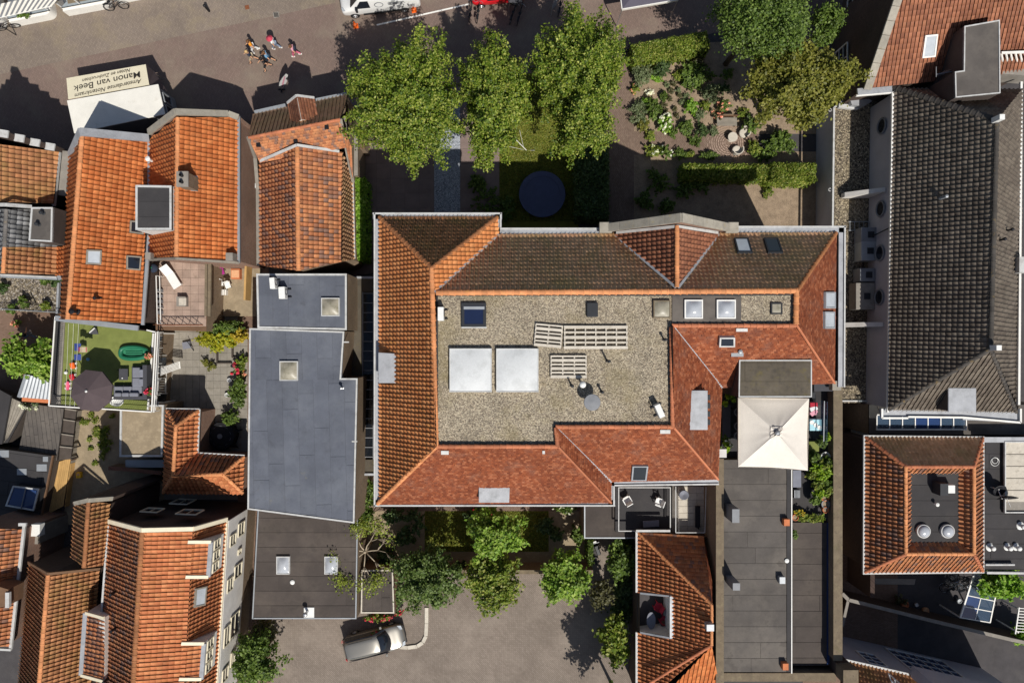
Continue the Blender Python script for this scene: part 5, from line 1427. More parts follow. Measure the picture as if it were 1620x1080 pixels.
for i in range(22):
 a=P(122.5-i*.9,650+i*6.9,0.5);b=P(122.5-(i+.97)*.9,650+(i+.97)*6.9,0.5)
 MB().bar(Vector((a.x,a.y,.25)),Vector((b.x,b.y,.25)),.06,0.5).build('fence_board','wood_light' if i>11 else 'wood_grey',fn)
sA_=house('dark_plank_shed','dark plank-roofed shed with long ribs at the frame edge',[(0,622),(45,640),(15,700),(0,700)],2.0,'shed')
A,B,C,D=P(18,628,1.9),P(44,640,1.5),P(14,692,1.5),P(4,702,1.9)
body(sA_,[P(x,y,1.4)for x,y in ((-30,612),(44,640),(12,700),(-30,704))],1.4,'wood_dark','felt_dark')
for i in range(5):
 s0,s1=i/5+.01,(i+1)/5-.01
 MB().slab([A+(B-A)*s0+Vector((0,0,.12)),A+(B-A)*s1+Vector((0,0,.12)),D+(C-D)*s1+Vector((0,0,.12)),D+(C-D)*s0+Vector((0,0,.12))],.06).build('roof_plank','wood_grey',sA_)
MB().slab([P(-30,600,2.2),P(17,626,2.2),P(3,702,2.2),P(-30,706,2.2)],.15).build('upper_roof','felt_dark',sA_)
sB_=house('slate_plank_roof','low blue-grey plank roof partly in shadow beside the plank canopy',[(42,640),(98,645),(92,722),(36,720)],1.2,'shed')
q=[P(x,y,1.1)for x,y in ((45,638),(101,646),(90,728),(30,712))]
rf=body(sB_,q,1.1,'wood_dark','felt_dark');sheets(rf,q,1.1,R(97),.30,3,4,'felt_grey',name='roof_plank',seed=71)
cr=house('corrugated_shed','pale corrugated metal shed roof below the terrace rail',[(30,595),(80,590),(78,630),(28,628)],2.4,'shed')
A,B,C,D=P(42,592,2.5),P(82,602,2.5),P(79,632,2.3),P(30,628,2.3)
MB().prism([(p.x,p.y)for p in (A,B,C,D)],0,2.2).build('wall','brick_wall',cr)
n=8
for i in range(n):
 s0,s1=i/n,(i+1)/n;sm=(s0+s1)/2;z=Vector((0,0,.05))
 MB().add([A+(B-A)*s0,A+(B-A)*sm+z,A+(B-A)*s1,D+(C-D)*s0,D+(C-D)*sm+z,D+(C-D)*s1],[(0,1,4,3),(1,2,5,4)]).build('metal_sheet','zinc',cr)
MB().bar(P(36,631,2.2),P(79,634,2.2),.3,.16).build('ridge_board','terracotta',cr)
MB().bar(A,D,.2,.12).build('edge_trim','zinc',cr)
bg_=house('beige_flat_roof','flat sandy roof with pale edge trim beside the orange L roof',[(190,655),(258,650),(256,722),(190,724)],2.8,'outbuilding')
q=[P(x,y,2.8)for x,y in ((191,640),(260,640),(258,722),(190,722))]
rf=body(bg_,q,2.8,'brick_brown','soil_dry');ring(bg_,q,2.8,.13,.1,'white_trim')
MB().prism([(p.x,p.y)for p in (P(196,728,1.2),P(256,728,1.2),P(258,740,1.2),P(196,740,1.2))],0,1.0).build('lean_to','zinc',bg_)
gw_=house('garden_wall','low brick garden wall crossing behind the dirt plot',[(172,742),(255,750)],1,'wall')
wall_run(gw_,[(172,740),(200,742),(256,748)],1.2,.22,'brick_brown','brick_wall',.04)
hL=house('orange_ell_house','low house with an L-shaped orange hipped roof by the patio',[(262,648),(316,648),(386,720),(384,780)],3)
e,t=3.1,4.4
RL=Roof(hL,'tile_orange',.3,.36)
tp0,tp1=(278,674,t),(274,752,t)
RL.slope((264,648,e),(314,649,e),tp0,mat='tile_old')
RL.slope((315,649,e),(312,717,e),tp1,tp0,mat='tile_orange')
RL.slope((263,648,e),(258,778,e),tp1,tp0,mat='tile_orange')
RL.slope((312,717,e),(386,722,e),(352,750,t),tp1,mat='tile_old')
RL.slope((386,722,e),(384,780,e),(352,750,t),mat='tile_orange')
RL.slope((258,780,e),(384,781,e),(352,750,t),tp1,mat='tile_orange')
for a,b in (((264,648,e),tp0),((314,649,e),tp0),(tp0,tp1),(tp1,(352,750,t)),((386,722,e),(352,750,t)),((384,780,e),(352,750,t)),((258,779,e),tp1)):RL.ridge(a,b,mat='ridge_orange',r=.13)
RL.done()
walls(hL,[(264,648,e),(315,649,e),(312,717,e),(386,722,e),(384,781,e),(258,780,e)],'brick_wall',.2)
strip(hL,[(263,646,e),(316,647,e),(313,716,e),(387,720,e)],.1,.1,'white_trim','gutter')
tb=house('roof_terrace','roof terrace with green artificial turf, sofa set and white rails',[(84,506),(240,522),(236,672),(80,640)],3,'terrace')
TZ=3.0
tq=[P(x,y,TZ)for x,y in ((87,505),(243,524),(238,670),(80,652))]
tq=[P(x,y,TZ)for x,y in ((88,503),(242,524),(234,650),(80,639))]
MB().prism([(p.x,p.y)for p in tq],0,TZ-.03).build('wall','brick_brown',tb)
MB().prism([(p.x,p.y)for p in tq],TZ-.03,TZ).build('terrace_deck','felt_dark',tb)
gq=[P(x,y,TZ)for x,y in ((104,508),(241,525),(233,649),(97,639))]
MB().prism([(p.x,p.y)for p in gq],TZ,TZ+.03).build('turf','turf',tb)
cq=[P(x,y,TZ)for x,y in ((98,508),(104,508),(97,639),(91,638))]
MB().prism([(p.x,p.y)for p in cq],TZ,TZ+.12).build('kerb','concrete',tb)
rh=TZ+1.0
def railing(root,pts,h0,h1,n,mat='white_paint',rails=(1.0,),r=.05,bal=.02,every=1,name='railing'):
 q0=[P(x,y,h1)for x,y in pts];mb=MB()
 for a,b in zip(q0,q0[1:]):
  d=b-a
  for f in rails:mb.bar(a-Vector((0,0,(1-f)*(h1-h0))),b-Vector((0,0,(1-f)*(h1-h0))),r,r)
  k=max(1,int(d.length*n))
  for i in range(k+1):
   p=a+d*i/k;mb.bar(Vector((p.x,p.y,h0)),p,bal,bal)
 return mb.build(name,mat,root)
railing(tb,[(88,502),(78,641)],TZ,rh,7,'black_metal',(1.,.08),.03,.018)
MB().bar(P(87.5,501,rh+.02),P(77.5,642,rh+.02),.08,.06).bar(P(77.5,641.5,rh+.02),P(128,645,rh+.02),.08,.06).bar(P(161,646.5,rh+.02),P(240,651.5,rh+.02),.08,.06).bar(P(240,652,rh+.02),P(246.5,525,rh+.02),.08,.06).bar(P(247,525.5,rh+.02),P(232,522,rh+.02),.08,.06).build('handrail','white_paint',tb)
railing(tb,[(78,641.5),(240,651.5)],TZ,rh,8,'black_metal',(.5,),.03,.016)
railing(tb,[(240,651.5),(246.5,525)],TZ,rh,1.1,'white_paint',(.5,),.03,.04)
MB().bar(P(243.5,652,rh-.02),P(250,524,rh-.02),.06,.05).bar(P(234,648,TZ+.06),P(243,527,TZ+.06),.1,.1).build('handrail','white_paint',tb)
for i in range(3):
 a,b=P(108.5+i*8,512,rh+.5),P(103.5+i*7,643,rh+.5)
 MB().tube([a,b],.008,5).build('clothes_line','white_paint',tb)
 # vegetation
def leaf_cloud(name,cen,nrm,size,mat,parent,seed=0,stretch=1.5,off=None):
 rng=np.random.default_rng(seed);N=len(cen)
 nrm=nrm/(np.linalg.norm(nrm,axis=1,keepdims=True)+1e-9)
 r=rng.normal(size=(N,3));a=np.cross(nrm,r);a/=(np.linalg.norm(a,axis=1,keepdims=True)+1e-9);b=np.cross(nrm,a)
 s=(size*(.6+.8*rng.random(N)))[:,None]
 L=a*s*stretch*.5;W=b*s*.5;fold=nrm*s*.18
 V=np.stack([cen-L,cen+W+fold,cen+L,cen-W+fold],1)
 off=np.array(woff(parent))if off is None else np.array(off)
 V=V-off
 F=np.array([[0,1,2],[0,2,3]])[None]+(np.arange(N)*4)[:,None,None];F=F.reshape(-1,3);nf=len(F)
 me=bpy.data.meshes.new(name);me.vertices.add(N*4);me.vertices.foreach_set('co',V.reshape(-1))
 me.loops.add(nf*3);me.loops.foreach_set('vertex_index',F.ravel());me.polygons.add(nf);me.polygons.foreach_set('loop_start',np.arange(nf)*3)
 me.update();at=me.attributes.new('rnd','FLOAT','FACE')
 at.data.foreach_set('value',np.repeat(np.clip(rng.normal(.5,.24,N),0,1),2))
 me.materials.append(M[mat]);o=bpy.data.objects.new(name,me);COL.objects.link(o);o.parent=parent
 return o
def crown_points(c,rx,ry,rz,shoots,leaves,seed,spread=.28,spiky=.25,flat=.35):
 rng=np.random.default_rng(seed)
 d=rng.normal(size=(shoots,3));d/=np.linalg.norm(d,axis=1,keepdims=True)
 d[:,2]=np.where(d[:,2]<-.35,-d[:,2],d[:,2])
 out=1+rng.normal(0,spiky*.5,shoots);out=np.clip(out,.55,1.28)
 ph=rng.random(3)*6.28;th=np.arctan2(d[:,1],d[:,0])
 out*=1+.10*np.sin(3*th+ph[0])+.08*np.sin(5*th+ph[1])+.06*np.sin(8*th+ph[2])
 tips=d*out[:,None]*np.array([rx,ry,rz])
 k=max(1,leaves//shoots)
 t=(.35+.65*rng.random((shoots,k))**.6)
 base=tips[:,None,:]*t[...,None]
 rad=spread*(1.25-t)[...,None]**.5
 pos=base+rng.normal(size=(shoots,k,3))*rad*np.array([1,1,.8])
 nr=rng.normal(size=(shoots,k,3))*.55+d[:,None,:]*.45+np.array([.05,-.1,.75])
 return np.array(c)+pos.reshape(-1,3),nr.reshape(-1,3),np.array(c)+tips
def tree(name,label,px,py,hc,rx,ry,rz,mat,leaves=14000,shoots=150,size=.16,seed=1,group=None,cat='tree',spread=.28,spiky=.25,trunk_r=.16,bark='bark',limbs=9,trunk_px=None):
 c=P(px,py,hc)
 base=Vector((c.x,c.y,0))if trunk_px is None else P(*trunk_px,0)
 root=thing(name,label,cat,base,group)
 pos,nr,tips=crown_points((c.x,c.y,c.z),rx,ry,rz,shoots,leaves,seed,spread,spiky)
 keep=pos[:,2]>.15
 leaf_cloud('crown',pos[keep],nr[keep],size,mat,root,seed)
 mb=MB();top=Vector((c.x,c.y,hc+rz*.35));fork=Vector((c.x,c.y,max(.5,hc-rz*.75)))
 mb.tube([base,base+(fork-base)*.5,fork,(fork+top)/2,top],trunk_r,9,r2=trunk_r*.35)
 rng=random.Random(seed)
 idx=list(range(len(tips)));rng.shuffle(idx)
 for i in idx[:limbs*3]:
  tp=Vector(tips[i]);st=fork+(top-fork)*rng.uniform(0,.8);mid=st.lerp(tp,.5)+Vector((0,0,rng.uniform(.05,.3)))
  mb.tube([st,mid,st.lerp(tp,.88)],trunk_r*.34,5,r2=trunk_r*.08)
 mb.build('trunk',bark,root,smooth=True)
 return root
big='lime trees along the garden front'
tree('lime_tree','broad yellow-green tree beside the old corner house',643,170,7.0,3.25,3.5,3.0,'leaf_lime',62000,300,.10,11,spread=.27,spiky=.36,trunk_r=.22)
tree('lime_tree','slim yellow-green tree between the two broader ones',782,160,6.8,1.85,3.25,3.0,'leaf_lime',42000,200,.10,12,spread=.27,spiky=.36,trunk_r=.18)
tree('lime_tree','yellow-green tree overhanging the small lawn and garden gate',916,134,7.2,2.45,4.1,3.1,'leaf_lime',58000,270,.10,13,spread=.27,spiky=.36,trunk_r=.2)
tree('broadleaf_tree','dense dark green tree beside the street hedge',1203,30,7.0,2.65,2.6,2.7,'leaf_mid',30000,170,.105,14,spread=.42,spiky=.2,trunk_r=.2)
tree('broadleaf_tree','olive green tree against the russet roofed house',1258,138,5.8,3.2,2.25,2.2,'leaf_olive',26000,150,.135,15,spread=.36,spiky=.26,trunk_r=.2)
tree('broadleaf_tree','small feathery tree between the dark green tree and sash window',1303,42,4.2,.85,1.1,1.5,'leaf_mid',3500,50,.12,16,trunk_r=.08)
tree('garden_tree','fresh bright green tree over the back lawn',783,840,4.4,1.9,1.5,1.5,'leaf_fresh',6000,70,.15,17,spiky=.4,spread=.26,trunk_r=.12)
tree('garden_tree','dark green tree leaning over the parking beside the shed',677,913,3.6,2.05,1.9,1.8,'leaf_forest',9500,120,.13,18,spiky=.4,trunk_r=.14)
tree('garden_tree','mid-green tree beneath the fresh bright one at parking edge',782,915,3.2,1.75,1.75,1.6,'leaf_hedge',7500,90,.14,19,spiky=.36,trunk_r=.12)
tree('garden_tree','leafy green tree at the parking corner near the porch roof',893,910,3.2,1.55,1.5,1.6,'leaf_fresh',7500,80,.15,20,spiky=.42,trunk_r=.11)
tree('alley_tree','shrubby tree at the end of the alley beside the brown flat roof',408,1040,3.2,1.35,1.8,1.7,'leaf_mid',5500,80,.14,21,spiky=.4,trunk_r=.1)
tree('copper_bush','dark bronze-leaved bush in the alley mouth',418,1000,1.6,.75,.9,.9,'leaf_bronze',1800,40,.13,22,cat='bush',trunk_r=.05)
tree('espalier_tree','large-leaved tree in the corner yard, beside its twin and the plank shed',29,566,2.6,.8,1.25,.8,'leaf_fresh',1300,40,.2,23,spiky=.3,trunk_r=.07)
tree('espalier_tree','large-leaved tree in the corner yard, beside the terrace rail',67,566,2.6,.75,1.25,.8,'leaf_fresh',1300,40,.2,24,spiky=.3,trunk_r=.07)
tree('courtyard_tree','bright green tree beside the glass canopy',1583,920,2.8,1.25,.95,1.1,'leaf_bright',2600,50,.2,25,spiky=.36,trunk_r=.08)
tree('courtyard_shrub','green shrub at the far end of the courtyard wall',1613,1003,1.2,.5,.5,.6,'leaf_bright',700,24,.15,26,cat='shrub',trunk_r=.04)
tree('yard_tree','shaded green tree in the narrow yard behind the porch roof',983,885,2.2,.8,1.1,1.2,'leaf_mid',2600,50,.15,27,trunk_r=.07)
tree('yard_tree','sunlit pale green tree in the narrow yard below the balcony roof',972,1010,2.4,.85,1.5,1.2,'leaf_hedge',3000,55,.16,28,spiky=.4,trunk_r=.07)
tree('yard_bush','dark purple-leaved bush overhanging the parking edge',951,940,1.8,.7,1.0,.8,'leaf_bronze',700,30,.15,29,cat='bush',trunk_r=.04,spiky=.5)
for x,y,r,sd,lb in ((990,930,.8,1,'dark shrub beside the cut-in balcony wall'),(985,960,.7,2,'dark shrub between the balcony wall and the pale green tree'),(995,850,.6,3,'dark shrub under the porch roof corner')):
 tree('yard_shrub',lb,x,y,.8,r,r*1.3,.8,'leaf_dark',1200,30,.14,300+sd,'shrubs in the shaded strip','shrub',trunk_r=.04)
tree('corner_tree','leafy tree at the far corner of the parking, shading the paving',985,1140,4.8,1.7,1.7,1.8,'leaf_mid',7000,80,.14,33,spiky=.4,trunk_r=.12)
bt=thing('bare_tree','half-bare pale-branched tree spreading over the brown flat roof','tree',P(588,856,0))
rng=random.Random(5);mb=MB();leafp=[]
def bough(p,d,L,r,dep):
 q=p+d*L;mid=(p+q)/2+Vector((rng.uniform(-.1,.1),rng.uniform(-.1,.1),rng.uniform(-.05,.12)))*L
 mb.tube([p,mid,q],r,6,r2=r*.55)
 if dep==0:
  if P(532,0,3).x<q.x<P(604,0,3).x or(q.x>P(532,0,3).x and rng.random()<.15):leafp.append(q)
  return
 for k in range(3 if dep>1 else 2):
  a=rng.uniform(-.8,.8);nd=(Matrix.Rotation(a,3,'Z')@d+Vector((0,0,rng.uniform(-.15,.35)))).normalized()
  bough(q,nd,L*rng.uniform(.55,.8),r*.55,dep-1)
b0=P(588,856,0)
mb.tube([b0,b0+Vector((0,0,1.4)),b0+Vector((.05,0,2.6))],.13,9,r2=.09)
for k in range(7):
 a=k*.9+.2;bough(b0+Vector((.05,0,2.4)),Vector((math.cos(a),math.sin(a),.35)).normalized(),1.0,.055,3)
mb.build('trunk','bark_pale',bt,smooth=True)
lp=np.array([tuple(p)for p in leafp]);rg=np.random.default_rng(4)
pos=(lp[:,None,:]+rg.normal(0,.26,(len(lp),20,3))).reshape(-1,3)
leaf_cloud('crown',pos,rg.normal(size=pos.shape)*.6+np.array([0,0,.7]),.10,'leaf_bare',bt,5)
tree('ivy_climber','green climber in the gap beside the grey flat roof',579,795,1.6,.4,1.6,1.0,'leaf_mid',2400,50,.15,31,cat='climber',trunk_r=.05)
def hedge(name,label,px,h,mat,n,size=.10,seed=1,flowers=None):
 q=[P(x,y,h)for x,y in px];q2=ccw([(p.x,p.y)for p in q])
 c=sum(q,Vector())/len(q);root=thing(name,label,'hedge',(c.x,c.y,0))
 _,ins=inset2(q2,.14)
 MB().prism(ins,0,h-.18).build('opaque_core','leaf_dark' if mat!='leaf_dark' else 'leaf_mid',root)  # solid dark block added to keep the hedge opaque
 rng=np.random.default_rng(seed);m=len(q2)
 top=int(n*.5)
 w=rng.dirichlet(np.ones(m),top);pts=w@np.array(q2)if m>4 else None
 a,b,c_,d=[np.array(p)for p in q2[:4]]
 s,t=rng.random(top)[:,None],rng.random(top)[:,None]
 xy=(a*(1-s)+b*s)*(1-t)+(d*(1-s)+c_*s)*t
 edge=np.minimum(np.minimum(s,1-s)*np.linalg.norm(b-a),np.minimum(t,1-t)*np.linalg.norm(d-a))[:,0]
 bul=.09*np.sin(xy[:,0]*2.3+1)*np.sin(xy[:,1]*2.9)+.05*np.sin(xy[:,0]*5.1)
 z=h+bul-.18*np.exp(-edge/.12)+rng.normal(0,.05,top)
 P1=np.concatenate([xy,z[:,None]],1);N1=rng.normal(size=(top,3))*.6+np.array([0,0,.8])
 L=[];NN=[]
 for i in range(m):
  p,r=np.array(q2[i]),np.array(q2[(i+1)%m]);k=int((n-top)/m);s=rng.random(k)[:,None]
  e=(r-p)/np.linalg.norm(r-p);o=np.array([e[1],-e[0]])
  xy2=p+(r-p)*s+o*rng.normal(-.02,.07,k)[:,None]
  L.append(np.concatenate([xy2,(rng.random(k)*h*.98)[:,None]],1));NN.append(rng.normal(size=(k,3))*.5+np.array([o[0],o[1],.5]))
 leaf_cloud('foliage',np.concatenate([P1]+L),np.concatenate([N1]+NN),size,mat,root,seed)
 return root
hedge('hedge','clipped sunlit hedge along the street beside the iron gate',[(1001,70),(1117,49),(1123,76),(1004,98)],1.7,'leaf_hedge',9000,.11,41)
hedge('hedge','long low hedge half in shadow behind the flower garden',[(1082,258),(1222,260),(1222,285),(1082,283)],1.5,'leaf_hedge',6500,.11,42)
hedge('hedge','bright sunlit hedge block against the pale annex wall',[(1222,257),(1291,258),(1291,287),(1222,287)],1.9,'leaf_hedge',5000,.11,43)
hedge('hedge','narrow hedge strip beside the mottled corner house',[(558,283),(577,283),(577,409),(559,409)],2.2,'leaf_bright',5500,.13,44)
hedge('hedge','tall dark hedge in shade beside the trampoline lawn',[(913,212),(963,215),(963,345),(913,345)],2.0,'leaf_dark',6500,.13,45)
hedge('hedge','thin clipped hedge beside the porch path',[(931,855),(938,855),(938,893),(931,893)],1.6,'leaf_mid',1800,.1,46)
def shrub(label,x,y,rpx,h,mat,n=700,size=.1,ry=None,name='shrub',seed=None,group=None,flower=None,nf=0,fs=.09,z0=0.0,cat='shrub'):
 c=P(x,y,z0+h*.6);seed=seed or int(x*7+y)
 root=thing(name,label,cat,(c.x,c.y,z0),group)
 k=(50-z0-h*.6)/FPX;rx=rpx*k;r_y=(ry or rpx)*k
 pos,nr,tips=crown_points((c.x,c.y,z0+h*.5),rx,r_y,h*.5,max(14,n//22),n,seed,.07,.2)
 kp=pos[:,2]>z0+.01
 leaf_cloud('foliage',pos[kp],nr[kp],size,mat,root,seed)
 mb=MB()
 for t in tips[:5]:mb.tube([(c.x,c.y,z0),(c.x*.5+t[0]*.5,c.y*.5+t[1]*.5,z0+max(.05,t[2]-z0)*.6)],.015,4)
 mb.build('stems','bark',root)
 if flower:
  rg=np.random.default_rng(seed+1);i=rg.integers(0,len(tips),nf)
  p=tips[i]+rg.normal(0,.04,(nf,3))+np.array([0,0,.06]);p[:,2]=np.maximum(p[:,2],z0+h*.5)
  p=(p[:,None]+rg.normal(0,fs*.3,(nf,4,3))).reshape(-1,3)
  fo=leaf_cloud('flowers',p,rg.normal(size=p.shape)*.5+np.array([0,0,.8]),fs,flower,root,seed,1.0);fo['kind']='stuff'
 return root
shrub('dome-shaped grey-green shrub beside the iron gate path',1015,118,17,1.2,'leaf_sage',1500,.08)
shrub('darker dome-shaped shrub beside the grey-green one',1047,108,14,1.2,'leaf_dark',1300,.09)
shrub('small bright green clump below the twin dome shrubs',1038,124,9,.6,'leaf_bright',500,.1)
shrub('spreading mid-green shrub in the middle of the flower garden',1097,119,22,1.0,'leaf_mid',2000,.11,24)
shrub('thin reddish-green shrub behind the spreading one',1104,99,12,.9,'leaf_bronze',500,.08,10)
shrub('pale feathery cushion shrub beside the brick path',1009,178,15,.8,'leaf_sage',1300,.08,20)
shrub('dark green rounded shrub beside the pale cushion',1034,172,12,1.0,'leaf_mid',1000,.1,16)
shrub('yellowish low clump at the brick path corner',1017,198,11,.6,'leaf_olive',700,.1)
shrub('small green clump with orange blooms by the path',1005,141,8,.6,'leaf_hedge',400,.09,flower='petal_peach',nf=10)
shrub('hydrangea covered with creamy white flower heads',1053,195,12,1.0,'leaf_bright',700,.12,14,'hydrangea',flower='petal_white',nf=34,fs=.15)
shrub('round clipped green ball shrub beside the hydrangea',1086,202,11,.8,'leaf_mid',1100,.08,12)
shrub('oval dark shrub beside the clipped ball',1110,206,9,.7,'leaf_dark',700,.08,11)
shrub('bright lime shrub near the middle of the garden bed',1093,169,10,.8,'leaf_bright',600,.1,13)
shrub('grey-green bush at the shaded edge of the garden',1125,147,14,1.0,'leaf_sage',1000,.09,15)
shrub('loose sage clump beside the wooden bench',1107,181,12,.6,'leaf_sage',500,.08,10)
shrub('peach flowering plant beside the wooden bench',1134,178,9,.7,'leaf_bronze',400,.09,12,flower='petal_peach',nf=16,fs=.14)
shrub('silver tuft beside the orange blooms',1027,147,7,.4,'petal_white',160,.07)
shrub('leafy rose bush over the end of the bench',1146,167,10,.8,'leaf_mid',500,.1,flower='petal_peach',nf=8,fs=.13)
for i,(x,y)in enumerate(((1055,134),(1066,132),(1062,145),(1073,143),(1061,156),(1074,151),(1086,152),(1051,166),(1068,172),(1079,162),(1052,176),(1072,183))):
 shrub('small planted tuft in the bare garden bed',x,y,4.5,.35,'leaf_bronze' if i%3 else 'leaf_sage',130,.07,name='plant_tuft',group='tufts in the garden bed',cat='plant')
shrub('yellow-green border clump with white blooms by the path edge',1033,239,14,.7,'leaf_hedge',800,.1,9,flower='petal_white',nf=8,fs=.12)
shrub('dark border clump with one white bloom',1053,240,10,.8,'leaf_mid',500,.1,11,flower='petal_white',nf=4,fs=.13)
shrub('low yellow-green border plant in front of the long hedge',1092,244,8,.5,'leaf_hedge',350,.09,5)
shrub('flat green border plants in front of the long hedge end',1122,246,18,.5,'leaf_mid',700,.09,6)
shrub('green bush behind the round garden chairs',1190,196,14,1.2,'leaf_mid',900,.11)
shrub('yellow-green bush beside the round stone table',1193,234,11,.8,'leaf_hedge',600,.1)
shrub('broad leafy bush against the pale annex wall',1235,225,24,1.3,'leaf_mid',2000,.12,18)
shrub('low green bush in front of the bright hedge block',1208,246,18,.7,'leaf_mid',900,.1,8)
for x,y,r,lb in ((1040,288,20,'broad dim shrub beside the shaded brick garden path'),(1085,300,16,'dim shrub below the end of the long hedge'),(1022,318,15,'dim shrub between the garden path and the stone gable'),(1055,325,12,'small dim shrub close under the stone gable'),(1110,292,14,'dim shrub in the shade of the long hedge'),(770,318,26,'broad dim shrub between gravel path and trampoline lawn'),(755,290,14,'small dim shrub beside the pale gravel path'),(800,330,18,'dim shrub at the trampoline lawn corner')):
 shrub(lb,x,y,r,.9,'leaf_mid',900,.11,name='shade_shrub',group='shrubs in the building shade')
rg=random.Random(21)
for x,y,r,m_,lb in ((1075,120,9,'leaf_hedge','yellow-green clump left of the spreading shrub'),(1122,118,10,'leaf_mid','green clump right of the spreading shrub'),(1115,168,9,'leaf_hedge','low yellow-green clump near the bench path'),(1050,152,7,'leaf_mid','low clump beside the tufts'),(1022,162,7,'leaf_bright','bright small clump by the dark rounded shrub'),(1065,212,9,'leaf_mid','low green clump under the hydrangea'),(1128,208,8,'leaf_sage','grey clump at the paving circle edge'),(1085,132,8,'leaf_sage','grey-green clump below the spreading shrub'),(1030,215,8,'leaf_hedge','yellow-green edging clump by the brick path'),(1100,222,10,'leaf_mid','flat green clump on the brick path edge'),(1075,243,10,'leaf_mid','green border clump before the long hedge'),(1150,118,10,'leaf_mid','green clump at the dark tree shadow'),(1145,140,9,'leaf_dark','dark clump under the olive tree'),(1175,180,10,'leaf_hedge','yellow-green clump behind the tub chairs'),(1215,305,9,'leaf_hedge','lone green clump on the sunlit plot'),(1010,105,7,'leaf_hedge','pale clump at the foot of the street hedge')):
 shrub(lb,x,y,r,.55,m_,420,.085,name='border_plant',cat='plant')
shrub('bushy yellow-leaved shrub beside the patio',343,536,32,1.9,'leaf_yellow',3600,.1,17)
shrub('golden shrub against the grey flat building',378,531,15,1.7,'leaf_gold',1100,.1,11)
shrub('green shrub behind the golden one',367,515,13,1.9,'leaf_mid',900,.1,9)
shrub('tall dark shrub behind the yellow patio shrub',352,520,30,2.0,'leaf_mid',1800,.11,12)
shrub('long green shrub in the patio bed along the grey flat building',377,622,13,1.3,'leaf_mid',1500,.11,26)
shrub('rounded green shrub beside the black covered tub',363,660,14,1.1,'leaf_mid',1100,.1,11)
shrub('pink flowering plant in the patio bed',374,583,9,.9,'leaf_mid',400,.1,flower='petal_red',nf=14,fs=.16)
shrub('orange flowering clump in the patio bed',382,598,7,.7,'leaf_hedge',300,.09,flower='petal_peach',nf=9,fs=.12)
shrub('yellow-green plant at the head of the patio bed',383,573,8,.8,'leaf_hedge',400,.1,12)
for i,(x,y)in enumerate(((326,573),(335,580))):
 shrub('round yellow-green potted shrub of the pair on the patio',x,y,6,.6,'leaf_olive',300,.07,name='potted_shrub',group='pair of round patio shrubs')
rg=random.Random(9)
for i in range(26):
 x,y=rg.gauss(155,14),rg.gauss(690,24)
 if y<655 or x<128 or x>186:continue
 shrub('low green weed patch on the bare dirt plot',x,y,rg.uniform(3,8),.22,'leaf_hedge',120,.08,name='weed',group='weeds on the dirt plot',cat='plant')
for x,y,r,m_ in ((20,488,9,'leaf_mid'),(38,478,10,'leaf_mid'),(72,484,7,'leaf_hedge'),(88,446,9,'leaf_dark'),(5,455,8,'leaf_dark'),(70,443,7,'leaf_mid')):
 shrub('leafy plant at the edge of the gravelled roof yard',x,y,r,.7,m_,350,.11,z0=3.0,name='edge_plant',group='plants round the gravelled roof yard',cat='plant')
shrub('plant with orange blooms in the dark corner yard',27,512,6,.6,'leaf_mid',200,.1,flower='petal_peach',nf=14,fs=.14)
shrub('white blossoming bush on the slate plank roof edge',49,642,12,1.0,'leaf_sage',350,.1,9,z0=1.1,flower='petal_white',nf=26,fs=.14)
shrub('white flowering bush against the large building near the porch',895,803,18,1.4,'leaf_mid',1200,.12,9,flower='petal_white',nf=20,fs=.1)
shrub('dark shrub with red blooms on the back lawn',765,806,15,1.2,'leaf_dark',700,.11,7,flower='petal_red',nf=6,fs=.16)
shrub('leafy bush beside the porch roof',914,845,10,1.5,'leaf_mid',800,.12,16)
shrub('strip of red flowering plants behind the parked car',598,977,22,.8,'leaf_hedge',700,.09,5,flower='petal_red',nf=26,fs=.1)
shrub('red flowering clump at the shed corner',631,968,7,.7,'leaf_mid',200,.09,4,flower='petal_red',nf=14,fs=.1)
shrub('tall dark climber growing at the shed side wall',629,945,6,1.8,'leaf_dark',700,.1,22)
for x,y,r,lb in ((620,815,15,'dark bush under the half-bare tree by the large building'),(655,825,20,'broad dark bush beside the back lawn edge'),(640,850,16,'dark bush between the half-bare and the dark green tree'),(745,818,10,'small dark bush beside the fresh bright green tree'),(862,830,14,'dark bush at the porch end of the back lawn'),(880,845,10,'small dark bush on bare earth near the porch roof'),(730,900,12,'dark bush by the white hoop at the parking wall'),(610,880,14,'dark bush behind the small brown shed')):
 shrub(lb,x,y,r,1.5,'leaf_dark',900,.12,name='garden_bush',group='bushes in the back garden')
def grass(name,label,px,n,mat,h=.05,seed=2,base=0.0):
 q=np.array([tuple(P(x,y,base))for x,y in px]);lo,hi=q.min(0),q.max(0);rng=np.random.default_rng(seed)
 p=np.stack([lo[0]+rng.random(n)*(hi[0]-lo[0]),lo[1]+rng.random(n)*(hi[1]-lo[1]),base+.016+rng.random(n)*h],1)
 nr=rng.normal(size=(n,3))+np.array([0,0,.9])
 o=leaf_cloud(name,p,nr,.06,mat,None,seed,2.2,off=(0,0,0));o['kind']='stuff';o['label']=label;o['category']='grass'
 return o
grass('grass','short mown grass of the small north lawn',[(791,120),(914,350)],30000,'grass_blade')
grass('grass','short grass of the back garden lawn',[(673,808),(867,871)],14000,'grass_blade',seed=3)
# objects
def local_thing(name,label,cat,loc,rz=0.0,group=None):
 o=thing(name,label,cat,loc,group,0.0);o.rotation_euler=(0,0,rz);OFF[o.name]=Vector((0,0,0));return o
